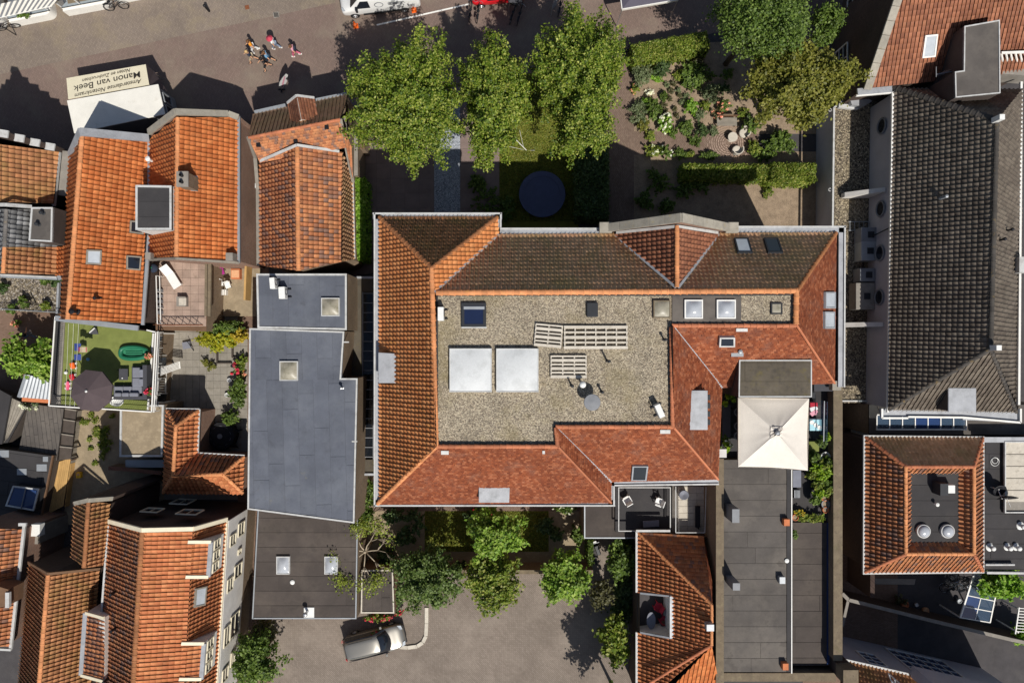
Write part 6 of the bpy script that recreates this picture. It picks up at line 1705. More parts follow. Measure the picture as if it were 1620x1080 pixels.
 # --- cars
def loft_car(root,st,mat,z0=.22,name='body'):
 vs_=[];k=10
 for x,wl,wb,zb,wr,zr in st:
  zr=max(zr,zb+.01)
  ring_=[(wl*.92,z0),(wl,z0+.16),(wb,zb-.16),(wb*.985,zb),(wr,zr-.05*min(1,(zr-zb)*3)),(wr*.62,zr)]
  vs_+=[(x,y,z)for y,z in ring_]+[(x,-y,z)for y,z in ring_[::-1]]
 n=12;m=len(st)
 fs=[(i*n+j,i*n+(j+1)%n,(i+1)*n+(j+1)%n,(i+1)*n+j)for i in range(m-1)for j in range(n)]
 fs+=[tuple(range(n)),tuple(range((m-1)*n,m*n))[::-1]]
 o=MB().add(vs_,fs).build(name,mat,root,smooth=True,local=True)
 md=o.modifiers.new('round','SUBSURF');md.levels=2;md.render_levels=2
 return o
def quad_part(root,pts,mat,name,t=.012):
 a,b,c=Vector(pts[0]),Vector(pts[1]),Vector(pts[2]);n=(b-a).cross(c-a).normalized()
 if n.z<0:n=-n
 lo=[Vector(p)-n*t for p in pts];k=len(pts)
 return MB().add([tuple(p)for p in lo]+[tuple(p)for p in pts],[tuple(range(k))[::-1],tuple(range(k,2*k))]+[(i,(i+1)%k,k+(i+1)%k,k+i)for i in range(k)]).build(name,mat,root,local=True)
def wheels(root,xs,hw,r=.33,w=.22):
 for x in xs:
  for s in (-1,1):
   t=MB().torus((x,s*hw,r),r-.09,.1,'Y',20,8).build('wheel','tyre',root,smooth=True,local=True)
   MB().torus((x,s*(hw+.03),r),.12,.1,'Y',14,6).build('rim','steel',t,local=True)
car=local_thing('parked_car','silver estate car parked beside the small shed','car',P(596,1008,0),R(14))
loft_car(car,[(-2.24,.42,.46,.75,.40,.82),(-2.16,.66,.70,.90,.52,1.22),(-1.98,.80,.84,.96,.56,1.40),(-1.7,.85,.89,.98,.62,1.47),(-.6,.87,.91,.97,.62,1.52),(.25,.87,.91,.95,.61,1.49),(.62,.86,.90,.95,.60,1.33),(1.12,.85,.89,.95,.62,.98),(1.6,.84,.87,.90,.62,.94),(1.95,.76,.79,.80,.54,.84),(2.12,.60,.64,.68,.42,.72),(2.2,.36,.4,.56,.3,.6)],'car_silver')
cols=[-1,-.7,-.35,0,.35,.7,1]
MB().add([(.50-.10*c*c,.58*c,1.475-.05*c*c)for c in cols]+[(1.24-.22*c*c,.74*c,1.0+.035*c*c)for c in cols]+[(.50-.10*c*c,.58*c,1.40)for c in cols]+[(1.24-.22*c*c,.74*c,.93)for c in cols],[(i,i+1,8+i,7+i)for i in range(6)]+[(14+i,21+i,22+i,15+i)for i in range(6)]+[(0,7,21,14),(6,20,27,13)]+[(7+i,8+i,22+i,21+i)for i in range(6)]).build('windscreen','pane_dark',car,local=True,smooth=True)
quad_part(car,[(-2.02,-.48,1.37),(-2.02,.48,1.37),(-2.22,.52,1.0),(-2.22,-.52,1.0)],'pane_dark','rear_window',.03)
for s in (-1,1):
 quad_part(car,[(-1.9,s*.735,1.36),(.3,s*.73,1.38),(.85,s*.80,1.10),(.95,s*.885,1.0),(-2.0,s*.875,1.0)],'pane_dark','side_window',.03)
 MB().tube([(-1.7,s*.58,1.52),(-.6,s*.6,1.565),(.1,s*.58,1.52)],.02,6).build('roof_rail','car_black',car,local=True)
 MB().box((.72,s*1.0,1.02),(.16,.2,.14)).build('mirror','car_silver',car,local=True,bevel=.03)
 quad_part(car,[(1.85,s*.78,.82),(2.12,s*.70,.76),(2.16,s*.42,.76),(2.02,s*.45,.84)],'pane_light','headlight',.04)
 quad_part(car,[(-2.2,s*.76,.85),(-2.16,s*.78,1.05),(-2.24,s*.6,1.05),(-2.26,s*.6,.85)],'red','tail_light',.03)
wheels(car,(-1.35,1.35),.80)
MB().box((2.17,0,.45),(.12,1.3,.2)).build('bumper','car_black',car,local=True,bevel=.04);MB().box((-2.2,0,.5),(.14,1.4,.24)).build('bumper','car_black',car,local=True,bevel=.04)
van=local_thing('delivery_van','white delivery van with grey lettering parked between orange cones','van',P(601,4,0),R(187))
loft_car(van,[(-3.0,.80,.88,1.1,.74,2.1),(-2.95,.92,.97,1.2,.86,2.36),(-1.0,.95,.99,1.2,.88,2.42),(.9,.95,.99,1.2,.86,2.40),(1.25,.95,.99,1.2,.82,2.25),(1.95,.95,.98,1.16,.76,1.32),(2.5,.90,.94,.98,.66,1.08),(2.78,.78,.8,.7,.5,.75)],'car_white',.25)
quad_part(van,[(1.30,-.74,2.2),(1.30,.74,2.2),(1.96,.82,1.38),(1.96,-.82,1.38)],'pane_dark','windscreen',.04)
for s in (-1,1):
 quad_part(van,[(1.15,s*.87,2.02),(1.62,s*.96,1.3),(.55,s*.985,1.3),(.6,s*.9,2.02)],'pane_dark','side_window',.04)
 MB().box((1.5,s*1.16,1.55),(.16,.3,.28)).build('mirror','car_black',van,local=True,bevel=.03)
 quad_part(van,[(2.4,s*.86,1.05),(2.62,s*.8,.95),(2.68,s*.5,.92),(2.55,s*.6,1.05)],'pane_light','headlight',.04)
 MB().box((-.4,s*1.0,.5),(3.2,.05,.16)).build('side_trim','car_black',van,local=True)
wheels(van,(-1.75,1.85),.9,.34)
for s in (1,-1):
 MB().torus((-.1,s*.975,1.55),.3,.025,'Y',20,5).bar((-.75,s*.985,1.62),(-1.9,s*.985,1.62),.03,.06).bar((-.75,s*.985,1.45),(-1.6,s*.985,1.45),.03,.04).build('door_emblem','grey_plastic',van,local=True)
rc=local_thing('red_car','red car at the top edge beside the white road line','car',P(787,-7,0),R(186))
loft_car(rc,[(-2.0,.7,.76,.8,.6,.95),(-1.85,.8,.84,.92,.64,1.35),(-.6,.83,.86,.93,.64,1.46),(.2,.83,.86,.92,.63,1.44),(1.0,.82,.86,.92,.63,.95),(1.75,.76,.8,.75,.55,.8),(1.95,.6,.64,.6,.4,.66)],'red_paint')
quad_part(rc,[(.4,-.58,1.42),(.4,.58,1.42),(1.0,.66,.98),(1.0,-.66,.98)],'pane_dark','windscreen',.03)
for s in (-1,1):quad_part(rc,[(-1.6,s*.71,1.3),(.2,s*.70,1.32),(.85,s*.83,.96),(-1.75,s*.83,.96)],'pane_dark','side_window',.03)
wheels(rc,(-1.2,1.25),.78,.3)
# --- traffic cones, road line, drains, bollard
for x,y,l in ((655,17,'orange traffic cone behind the white van'),(563,42,'orange traffic cone in front of the white van')):
 c=thing('traffic_cone',l,'cone',P(x,y,0));p=P(x,y,0)
 MB().box(p+Vector((0,0,.02)),(.36,.36,.04),R(12)).build('base','orange_plastic',c,bevel=.01)
 MB().lathe([(.15,.04),(.03,.7),(.01,.71)],p,14).build('cone','orange_plastic',c);MB().lathe([(.098,.33),(.068,.46),(.067,.46)],p,14).build('reflective_band','white_paint',c)
a,b=P(596,40,0),P(742,7,0);a.z=b.z=.012
o=MB().bar(a,b,.11,.004).build('road_line','white_paint',None);o['kind']='structure'
a,b=P(742,7,0),P(860,-20,0);a.z=b.z=.012
for x,y,w,m_ in ((437,24,.42,'black_metal'),(381,98,.5,'street_brick'),(391,12,.3,'rust')):
 p=P(x,y,0);d=thing('drain_cover',{437:'dark iron drain grate in the street',381:'square inset cover in the paving near the walkers',391:'small rusty cover in the street'}[x],'drain',p)
 MB().box(p+Vector((0,0,.012)),(w,w,.012),R(12)).build('frame','concrete' if x==437 else m_,d)
 for i in range(4):MB().box(p+Vector(((i-1.5)*w*.2,0,.022)),(w*.12,w*.8,.012),R(12)).build('bar',m_,d)
p=P(331,18,0);MB().lathe([(.09,0),(.08,.7),(.1,.74),(.1,.86),(.03,.92)],p,12).build('bollard','black_metal',None);tag(bpy.data.objects['bollard'],'dark iron bollard standing alone in the street','bollard')
# --- bicycles
def bicycle(label,px,py,rz,lie=0.0,col='black_metal',group=None,z=0.0):
 b=local_thing('bicycle',label,'bicycle',P(px,py,z),rz,group)
 b.rotation_euler=(lie,0,rz)
 for x,nm in ((-.53,'wheel'),(.53,'wheel')):
  w=MB().torus((x,0,.34),.32,.022,'Y',24,6).build(nm,'tyre',b,local=True)
  sp=MB()
  for i in range(8):
   a=math.pi*i/8;sp.bar((x-.3*math.cos(a),0,.34-.3*math.sin(a)),(x+.3*math.cos(a),0,.34+.3*math.sin(a)),.006,.006)
  sp.build('spokes','steel',w,local=True)
  MB().torus((x,0,.34),.36,.016,'Y',20,4).build('mudguard',col,b,local=True)
 f=MB()
 for a,c in (((-.53,0,.34),(-.08,0,.3)),((-.08,0,.3),(-.2,0,.82)),((-.53,0,.34),(-.18,0,.75)),((-.08,0,.3),(.38,0,.78)),((-.17,0,.7),(.38,0,.88)),((.53,0,.34),(.36,0,1.02))):
  f.tube([a,c],.02,6)
 f.build('frame',col,b,local=True)
 MB().tube([(.30,-.28,1.04),(.40,-.1,1.08),(.40,.1,1.08),(.30,.28,1.04)],.016,6).build('handlebar','steel',b,local=True)
 MB().lathe([(.02,0),(.11,.02),(.1,.07),(.02,.08)],(-.22,0,.86),10,sx=1.2).build('saddle','black_metal',b,local=True)
 MB().box((-.55,0,.74),(.4,.14,.03)).build('carrier','black_metal',b,local=True)
 return b
bicycle('black bicycle leaning at the shop bay with its rear to the doorway',188,16,R(8),R(-14))
bicycle('dark bicycle parked in front of the striped awning shop',17,46,R(12),R(8))
for i,(x,y,a)in enumerate(((812,24,70),(822,26,75),(745,20,80),(757,22,82),(885,12,80))):
 bicycle('bicycle parked in the tree shade at the street side',x,y,R(a),R(4),'black_metal','bicycles in the tree shade')
bicycle('bicycle standing in the glazed passage beside the orange building',584,714,R(88),R(3))
tn=thing('small_tent','small dark pointed tent cover in the tree shade','tent',P(817,17,0));p=P(815,10,0)
MB().add([(p.x-.5,p.y-.5,1.5),(p.x+.5,p.y-.5,1.5),(p.x+.5,p.y+.4,1.5),(p.x-.5,p.y+.4,1.5),(p.x,p.y,2.0)],[(0,1,4),(1,2,4),(2,3,4),(3,0,4),(3,2,1,0)]).build('canopy','cloth_charcoal',tn)
for sx in (-.45,.45):
 for sy in (-.45,.35):MB().bar((p.x+sx,p.y+sy,0),(p.x+sx,p.y+sy,1.5),.04,.04).build('pole','steel',tn)
fl=thing('curved_sign','pale curved flag sign in the tree shade','sign',P(874,26,0));p=P(874,26,0)
MB().tube([p+Vector((.1*i*i*.18-.1,.22*i,.05+.28*i))for i in range(7)],.03,6).build('pole','steel',fl)
MB().slab([p+Vector((-.1,.1,.8)),p+Vector((.2,.3,1.0)),p+Vector((.5,1.1,1.9)),p+Vector((.2,1.0,1.9))],.02).build('flag','grey_plastic',fl)
# --- slate marquee at the street edge
mq=thing('market_canopy','slate grey market canopy with white valance at the street','canopy',P(1023,-30,0))
mh=2.6;c4=[P(984,15,mh),P(1073,0,mh),P(1066,-75,mh),P(975,-60,mh)];pk=sum(c4,Vector())/4+Vector((0,0,.7))
MB().add([tuple(p)for p in c4]+[tuple(pk)],[(0,1,4),(1,2,4),(2,3,4),(3,0,4)]).build('canopy','canvas_slate',mq)
for a,b in zip(c4,c4[1:]+c4[:1]):MB().add([tuple(a),tuple(b),(b.x,b.y,b.z-.25),(a.x,a.y,a.z-.25)],[(0,1,2,3)]).build('valance','canvas_white',mq);MB().bar(a,b,.06,.06).build('edge_pipe','white_paint',mq)
for p in c4:MB().bar((p.x,p.y,0),p,.05,.05).build('pole','steel',mq)
# --- nut stall
ns=thing('market_stall','cream and white market stall trailer with lettered front flap','stall',P(185,160,0))
sh_=2.9;rq=[P(105.5,159,sh_),P(250,133,sh_),P(261,181,sh_),P(117,211,sh_)]
gq_=[P(108,150,2.3),P(251,135,2.3)]
_,inn=inset2([(p.x,p.y)for p in rq],.12)
MB().prism(inn,.35,sh_-.1).build('body','grey_plastic',ns)
MB().prism([(p.x,p.y)for p in rq],sh_-.1,sh_).build('roof','canvas_white',ns,bevel=.03)
A,B,C,D=P(108,157,2.93),P(236,134,2.93),P(230.5,102,2.5),P(105,124,2.5)
fp=MB().slab([A,B,C,D],.05).build('flap','canvas_cream',ns)
xd=(A-B).normalized();yd=((A+B)/2-(C+D)/2).normalized();zd=xd.cross(yd).normalized()
if zd.z<0:zd=-zd
m3=Matrix((xd,yd,zd)).transposed().to_4x4()
for txt,sz,f,sh in (('Amsterdamse Notenkraam',.47,.17,.25),('Manon van Beek',.72,.50,.0),('Noten en Zuidvruchten',.40,.80,.25)):
 me=text_mesh(txt,sz,'ink',.003,sh);pos=((A+B)/2).lerp((C+D)/2,f)+zd*.02
 wd=max(v.co.x for v in me.vertices)-min(v.co.x for v in me.vertices);tgt={.17:4.7,.5:4.7,.8:3.4}[f]
 put('lettering',me,Matrix.Translation(pos)@m3@Matrix.Diagonal((tgt/wd,1.0,1,1)),ns)
for p in (C,D):
 q=p+((A+B+C+D)/4-p)*.05;MB().bar((q.x,q.y,0),q,.04,.04).build('flap_pole','steel',ns)
MB().add([tuple(B),tuple(C),(C.x+.1,C.y-.1,1.6),(B.x+.6,B.y,1.6)],[(0,1,2,3)]).build('shade_panel','cloth_umber',ns)  # dark sheet put in for the shaded side wall under the flap
ce=(rq[1]+rq[2])/2
for f in (.2,.6):
 a=rq[1].lerp(rq[2],f);b=rq[1].lerp(rq[2],f+.3);facade_window(ns,(a.x-.08,a.y),(b.x-.08,b.y),1.3,2.4,(1,.2),'zinc','pane_dark')
for f in (.25,.7):
 a=rq[3].lerp(rq[2],f);MB().torus((a.x,a.y+.1,.3),.22,.09,'Y',16,6).build('wheel','tyre',ns)
 # --- beach flag
bf=thing('beach_flag','pale lilac teardrop banner standing in the street','banner',P(446,142,0));p=P(446,142,0)
tp_=P(452,117,2.6)
prof=[(0,.02),(.15,.25),(.4,.42),(.65,.42),(.85,.28),(1,.03)]
lft,rgt=[],[]
ax_=(tp_-p);sd=Vector((.75,.45,0)).normalized()
for s,w in prof:
 c=p+ax_*(.05+.95*s)+Vector((0,0,0));lft.append(c-sd*w*.95);rgt.append(c+sd*w*.75)
n=len(prof)
MB().add([tuple(q)for q in lft+rgt],[(i,i+1,n+i+1,n+i)for i in range(n-1)]).build('banner','cl_white',bf)
MB().add([tuple(q+Vector((0,-.012,.006)))for q in [l.lerp(r,.38)for l,r in zip(lft[1:5],rgt[1:5])]+[l.lerp(r,.62)for l,r in zip(lft[1:5],rgt[1:5])]],[(0,1,5,4),(1,2,6,5),(2,3,7,6)]).build('print_strip','cl_rose',bf)
MB().tube([p,lft[2],lft[4],tp_],.015,6).build('pole','steel',bf);MB().box(p+Vector((0,0,.03)),(.5,.08,.06)).box(p+Vector((0,0,.09)),(.08,.5,.06)).build('base','black_metal',bf)
# --- people
def person(label,px,py,face,shirt,trousers,hair='hair_dark',h=1.7,stride=.25,arm=.15,short=False,hat=None,bag=None):
 root=local_thing('person',label,'person',P(px,py,0),face)
 k=h/1.7
 J={'pel':(0,0,.93),'wai':(.01,0,1.08),'che':(.02,0,1.30),'nec':(.03,0,1.46),'hd0':(.05,0,1.54),'hd1':(.06,0,1.66)}
 for s,nm in ((1,'l'),(-1,'r')):
  st=stride*s
  J['hip'+nm]=(0,.09*s,.90);J['kne'+nm]=(.10+st*.5,.10*s,.50);J['ank'+nm]=(st,.10*s,.08);J['toe'+nm]=(st+.17,.12*s,.04)
  J['sho'+nm]=(.0,.17*s,1.40);J['elb'+nm]=(-st*.4-.03,.24*s,1.14);J['wri'+nm]=(-st*.8+arm,.25*s,.93);J['fin'+nm]=(-st*.9+arm+.06,.24*s,.82)
 def skin(name,edges,rad,mat):
  names=[]
  for e in edges:
   for q in e:
    if q not in names:names.append(q)
  me=bpy.data.meshes.new(name);me.from_pydata([tuple(c*k for c in J[q])for q in names],[(names.index(a),names.index(b))for a,b in edges],[])
  o=bpy.data.objects.new(name,me);COL.objects.link(o)
  o.modifiers.new('skin','SKIN');sv=me.skin_vertices[0].data
  for i,q in enumerate(names):r_=rad[q]*k;sv[i].radius=(r_,r_);sv[i].use_root=(i==0)
  sub=o.modifiers.new('sub','SUBSURF');sub.levels=1;sub.render_levels=1
  bpy.context.view_layer.update()
  m2=bpy.data.meshes.new_from_object(o.evaluated_get(bpy.context.evaluated_depsgraph_get()))
  bpy.data.objects.remove(o);m2.materials.clear();m2.materials.append(M[mat])
  m2.polygons.foreach_set('use_smooth',[True]*len(m2.polygons))
  o2=bpy.data.objects.new(name,m2);COL.objects.link(o2);o2.parent=root;return o2
 rb_={'pel':.12,'wai':.11,'che':.125,'nec':.055,'hd0':.085,'hd1':.09}
 for nm in 'lr':rb_.update({'hip'+nm:.085,'kne'+nm:.058,'ank'+nm:.042,'toe'+nm:.035,'sho'+nm:.06,'elb'+nm:.042,'wri'+nm:.03,'fin'+nm:.03})
 ed=[('pel','wai'),('wai','che'),('che','nec'),('nec','hd0'),('hd0','hd1')]
 for nm in 'lr':ed+=[('pel','hip'+nm),('hip'+nm,'kne'+nm),('kne'+nm,'ank'+nm),('ank'+nm,'toe'+nm),('che','sho'+nm),('sho'+nm,'elb'+nm),('elb'+nm,'wri'+nm),('wri'+nm,'fin'+nm)]
 skin('body',ed,rb_,'skin')
 g={q:r_+.022 for q,r_ in rb_.items()}
 J['cuf_l']=tuple((a+b)/2 for a,b in zip(J['shol'],J['elbl']));J['cuf_r']=tuple((a+b)/2 for a,b in zip(J['shor'],J['elbr']));g['cuf_l']=g['cuf_r']=.07
 J['col']=(.025,0,1.42);g['col']=.09
 skin('shirt',[('pel','wai'),('wai','che'),('che','col'),('che','shol'),('shol','cuf_l'),('che','shor'),('shor','cuf_r')],g,shirt)
 low='kne' if short else 'ank'
 skin('trousers',[('pel','hipl'),('pel','hipr')]+[e for nm in 'lr' for e in ([('hip'+nm,'kne'+nm)]if short else[('hip'+nm,'kne'+nm),('kne'+nm,'ank'+nm)])],g,trousers)
 hd=Vector(J['hd1'])*k
 if hat:MB().lathe([(.24,0),(.24,.015),(.12,.03),(.11,.12),(.02,.14)],(hd.x,hd.y,hd.z+.02),16).build('sun_hat',hat,root,local=True,smooth=True)
 else:MB().lathe([(.075,-.14),(.11,-.06),(.118,.02),(.095,.09),(.04,.125),(.005,.13)],(hd.x-.022,hd.y,hd.z),14).build('hair',hair,root,local=True,smooth=True)
 MB().lathe([(.012,-.02),(.016,0),(.008,.02)],(hd.x+.105,0,hd.z-.02),6).build('nose','skin',root,local=True)
 for s in (-1,1):
  MB().box((J['ank'+('l' if s>0 else 'r')][0]*k+.06,J['ankl'][1]*s*k,.04),(.26,.095,.08)).build('shoe','white_plastic' if not short else 'dark_plastic',root,local=True,bevel=.02)
 if bag:MB().box((-.16*k,0,1.22*k),(.14,.28,.38)).build('backpack',bag,root,local=True,bevel=.04)
 return root
person('person in an orange top and pale trousers walking in the street',406,81,R(200),'cl_orange','cl_white','hair_brown',1.68)
person('person in a dark vest and shorts beside the orange-topped walker',404,97,R(190),'cl_navy','cl_khaki','hair_blond',1.72,.3,short=True)
person('person with a pink and white sun hat and pale jeans',440,77,R(170),'cl_white','cl_jeans',h=1.66,hat='cl_red')
person('person in a light blue shirt and grey shorts',431,99,R(185),'cl_blue','cl_navy','hair_brown',1.75,.28,short=True)
person('person dressed all in black with bare legs',426,108,R(205),'cl_black','cl_black','hair_dark',1.7,.3,short=True)
person('person in a pink top with a dark bag, walking apart',471,88,R(180),'cl_rose','cl_pink','hair_brown',1.62,.26,bag='cl_navy')
person('person in dark clothes seated in the corner yard shade',55,530,R(120),'cl_navy','cl_jeans','hair_dark',1.68,.3)
# --- shop with striped awning and curved white bays
sp=thing('white_shop','white shop front with curved bay windows and striped awning','shop',P(60,-30,0))
def bay(x0,y0,x1,y1,h,dep_in):
 a,b=P(x0,y0,0),P(x1,y1,0);d=(b-a).normalized();nn=Vector((-d.y,d.x,0))
 L=(b-a).length;pts=[]
 for t in np.linspace(0,1,9):pts.append(a+d*(.5-.5*math.cos(t*1.57))*0+d*(.45*(1-math.sin(t*1.57)))+nn*(.45*(1-math.cos(t*1.57))if False else .45*(1-t)))
 for t in np.linspace(0,1,9):pts.append(b-d*.5*(1-math.sin(t*1.57))*1.0+nn*.5*t*t)
 pts+=[b+nn*2.6,a+nn*2.6]
 q=[(p.x,p.y)for p in pts]
 MB().prism(q,0,.75).build('bay_base','white_paint',sp)
 q2=[((p+nn*.14).x,(p+nn*.14).y)for p in pts]
 MB().prism(q2,.75,.83).build('bay_sill','white_paint',sp)
 c=a+d*L*.52+nn*.85
 MB().box((c.x,c.y,.86),(L*.72,.9,.04),math.atan2(d.y,d.x)).build('display_floor','wood_light',sp)
 MB().bar(a+nn*.16+Vector((0,0,.9)),b+nn*.16+Vector((0,0,.9)),.03,.05).build('window_rail','black_metal',sp)
 for t in (.02,.42,.98):
  p=a+d*L*t+nn*.2;MB().bar(p+Vector((0,0,.8)),p+Vector((0,0,2.6)),.06,.06).build('mullion','white_paint',sp)
 MB().add([tuple(a+nn*.2+Vector((0,0,.85))),tuple(b+nn*.2+Vector((0,0,.85))),tuple(b+nn*.2+Vector((0,0,2.6))),tuple(a+nn*.2+Vector((0,0,2.6)))],[(0,1,2,3)]).build('pane','glass_clear',sp)
bay(26,43,92,30,2.7,1);bay(110,26,180,13,2.7,1);bay(-20,50,14,44,2.7,1)
a,b=P(188,5,0),P(262,-10,0);MB().bar(a+Vector((0,.4,.5)),b+Vector((0,.4,.5)),1.0,1.0).build('bay_base','white_paint',sp)
a,b=P(-80,10,0),P(300,-66,0);d=(b-a).normalized();nn=Vector((-d.y,d.x,0));m_=(a+b)/2+nn*4
MB().box((m_.x,m_.y+.6,2.2),((b-a).length,5,4.4),math.atan2(d.y,d.x)).build('wall','white_wall',sp)
rv=MB();rw=MB()
A,B=P(-60,42,2.55),P(82,10,2.55);C,D=P(104,-16,3.4),P(-60,20,3.4)
aw=thing('striped_awning','white and grey striped awning over the shop window','awning',(A+B)/2-Vector((0,0,2.55)))
n=34
for i in range(n):
 s0,s1=i/n,(i+1)/n;z=Vector((0,0,.015*(i%2)))
 MB().slab([A+(B-A)*s0+z,A+(B-A)*s1+z,D+(C-D)*s1+z,D+(C-D)*s0+z],.02).build('stripe','canvas_white' if i%2 else 'grey_plastic',aw)
MB().bar(A,B,.05,.05).build('front_bar','white_paint',aw)
shrub('green plants displayed in the shop bay window',36,24,9,.5,'leaf_mid',260,.1,5,name='display_plant',z0=.86,cat='plant')
sg=thing('pavement_sign','thin black pavement stand throwing a long pointed shadow','sign',P(22,50,0));p=P(26,56,0)
MB().bar(p,p+Vector((0,0,1.6)),.05,.05).bar(p+Vector((0,0,1.5)),p+Vector((-.8,.1,1.2)),.04,.04).build('post','black_metal',sg)
# roof gear
def air_unit(label,px,py,h,rz,w=.75,d=.32,hh=.55,feet=True,mat='white_plastic',group=None):
 o=local_thing('air_conditioner',label,'air conditioner',P(px,py,h),rz,group)
 MB().box((0,0,.12+hh/2),(d,w,hh)).build('casing',mat,o,local=True,bevel=.02)
 MB().torus((d/2+.005,.08*w,.12+hh/2),hh*.34,.02,'X',16,5).build('fan_guard','black_metal',o,local=True)
 for s in (-1,1):MB().box((0,s*w*.33,.06),(d*2.1,.07,.1)).build('foot','black_metal',o,local=True)
 MB().tube([(-d/2,w*.4,.4),(-d/2-.12,w*.5,.25),(-d/2-.1,w*.8,.04)],.025,6).build('hose','black_metal',o,local=True)
 return o
air_unit('white air conditioner unit near the blue roof window on the gravel roof',699,497,GZ,0)
air_unit('white air conditioner unit standing askew by the red slope',1040,648,GZ,R(24))
air_unit('white air conditioner at the edge of the grey felt roof',436,449,6.02,R(5),.7)
air_unit('white air conditioner beside the slimmer unit on grey felt',451,464,6.02,R(3),.75,.4)
for i,(x,y,w,d_,lab)in enumerate(((1363,375,1.0,1.1,'dark open plant box in the shade of the white hall'),(1362,400,1.3,1.0,'white rooftop fan unit beside the dark plant box'),(1360,437,.9,1.0,'stepped grey rooftop unit below the fan unit'),(1357,470,1.8,1.3,'large grey rooftop cooling unit with square vent'))):
 o=thing('cooling_unit',lab,'cooling unit',P(x,y,2.9));p=P(x,y,2.9)
 MB().box(p+Vector((0,0,.55)),(d_,w,1.0)).build('casing',('grey_plastic','zinc','grey_plastic','concrete')[i],o,bevel=.03)
 MB().box(p+Vector((.1,0,1.06)),(.42,.42,.05)).build('vent_grille','dark_plastic',o)
 for sx in (-1,1):MB().box(p+Vector((sx*d_*.4,0,.03)),(.1,w*.8,.06)).build('foot','black_metal',o)
ld=thing('roof_ladder','grey ladder lying on the gravel annex roof','ladder',P(1362,358,2.95));p=P(1362,358,3.0)
for dy in (-.3,.3):MB().bar(p+Vector((-.9,dy,.08)),p+Vector((.9,dy,.08)),.05,.06).build('rail','zinc',ld)
for i in range(6):MB().bar(p+Vector((-.8+.32*i,-.3,.08)),p+Vector((-.8+.32*i,.3,.08)),.03,.03).build('rung','zinc',ld)
def slat_frame(label,x0,y0,x1,y1,rows,cols,hatch=False,tilt=0.0):
 z=GZ+.12;a,b=P(x0,y0,z),P(x1,y1,z);c=(a+b)/2
 o=thing('duckboard',label,'duckboard',(c.x,c.y,GZ));L=abs(b.x-a.x);W=abs(a.y-b.y)
 m=Matrix.Rotation(tilt,3,'Z')
 for i in range(rows):
  y=W*(i/(rows-1)-.5);wd=.16 if i%2==0 else .09
  MB().box(Vector((c.x,c.y,z+.05))+m@Vector((0,y*.92,0)),(L,wd,.035),tilt).build('slat','wood_white',o)
 for j in range(cols):
  x=L*(j/(cols-1)-.5)*.97
  MB().box(Vector((c.x,c.y,z-.03))+m@Vector((x,0,0)),(.07,W*.98,.12),tilt).build('crosspiece','wood_white',o)
slat_frame('long slatted timber duckboard lying on the gravel roof',892,516,993,551,5,7)
slat_frame('short slatted timber duckboard beside the single white ball vent',871,562,928,597,6,4)
slat_frame('small greyish slatted duckboard butting against the long one',846,513,889,548,6,3,tilt=R(-5))
for x,y,r,tl,lab in ((1567,770,.42,30,'round dark satellite dish beside the brown ring roof'),(1580,782,.6,70,'tilted black satellite dish on a pale mast')):
 o=thing('satellite_dish',lab,'dish',P(x,y,4.4));p=P(x,y,4.4)
 t=MB().lathe([(.02,-.1),(r*.5,-.06),(r,.06),(r,.08),(r*.5,-.03),(.02,-.07)],(0,0,0),20).build('dish','black_metal',o,local=True,smooth=True)
 t.data.transform(Matrix.Translation((0,0,.8))@Matrix.Rotation(R(tl),4,'X'));
 MB().bar(p,p+Vector((0,0,.8)),.05,.05).build('mast','white_plastic',o)
 MB().bar(p+Vector((0,-.1,.75)),p+Vector((.1,-.6,.95)),.03,.03).build('arm','white_plastic',o)
MB().torus(P(1574,730,4.45),.28,.02,'Z',20,5).torus(P(1574,728,4.47),.2,.02,'Z',18,5).build('cable_coil','white_plastic',None);tag(bpy.data.objects['cable_coil'],'coil of pale cable lying on the dark felt roof','cable')
# gardens
p=P(857,311,0);tr_=thing('trampoline','large round dark blue trampoline on the shaded lawn','trampoline',p)
MB().lathe([(1.35,.80),(1.36,.815),(.01,.79)],p,40).build('mat','trampoline_mat',tr_)
MB().lathe([(1.3,.82),(1.3,.86),(1.66,.86),(1.68,.80)],p,40).build('pad','trampoline_pad',tr_)
for i in range(6):
 a=i*math.pi/3;MB().bar(p+Vector((1.6*math.cos(a),1.6*math.sin(a),0)),p+Vector((1.6*math.cos(a),1.6*math.sin(a),.8)),.05,.05).build('leg','steel',tr_)
rd=thing('clothes_dryer','folded white rotary dryer leaning over the lawn','dryer',P(819,228,0));a=P(833,238,0);b=P(817,222,1.5)
MB().tube([a,b],.03,8).build('pole','white_paint',rd)
for q in (P(806,232,.1),P(846,238,.1),P(822,206,.3)):MB().tube([a.lerp(b,.3 if q.z>.2 else 0),q],.012,6).build('arm','white_paint',rd)
gt=thing('garden_gate','arched wrought iron garden gate beside the street hedge','gate',P(980,85,0))
for(x0,y0),(x1,y1)in (((967,88),(980,86)),((980,86),(993,83))):
 a,b=P(x0,y0,0),P(x1,y1,0);d=b-a
 lf=MB()
 for i in range(6):
  q=a+d*i/5;lf.bar(q,q+Vector((0,0,1.1+.25*math.sin(math.pi*(i+(0 if x0<975 else 5))/10))),.025,.025)
 for z in (.15,.5,1.1):lf.bar(a+Vector((0,0,z)),b+Vector((0,0,z)),.03,.03)
 for i in range(5):lf.bar(a+d*i/5+Vector((0,0,.15)),a+d*(i+1)/5+Vector((0,0,.5)),.015,.015).bar(a+d*i/5+Vector((0,0,.5)),a+d*(i+1)/5+Vector((0,0,.15)),.015,.015)
 lf.build('gate_leaf','black_metal',gt)
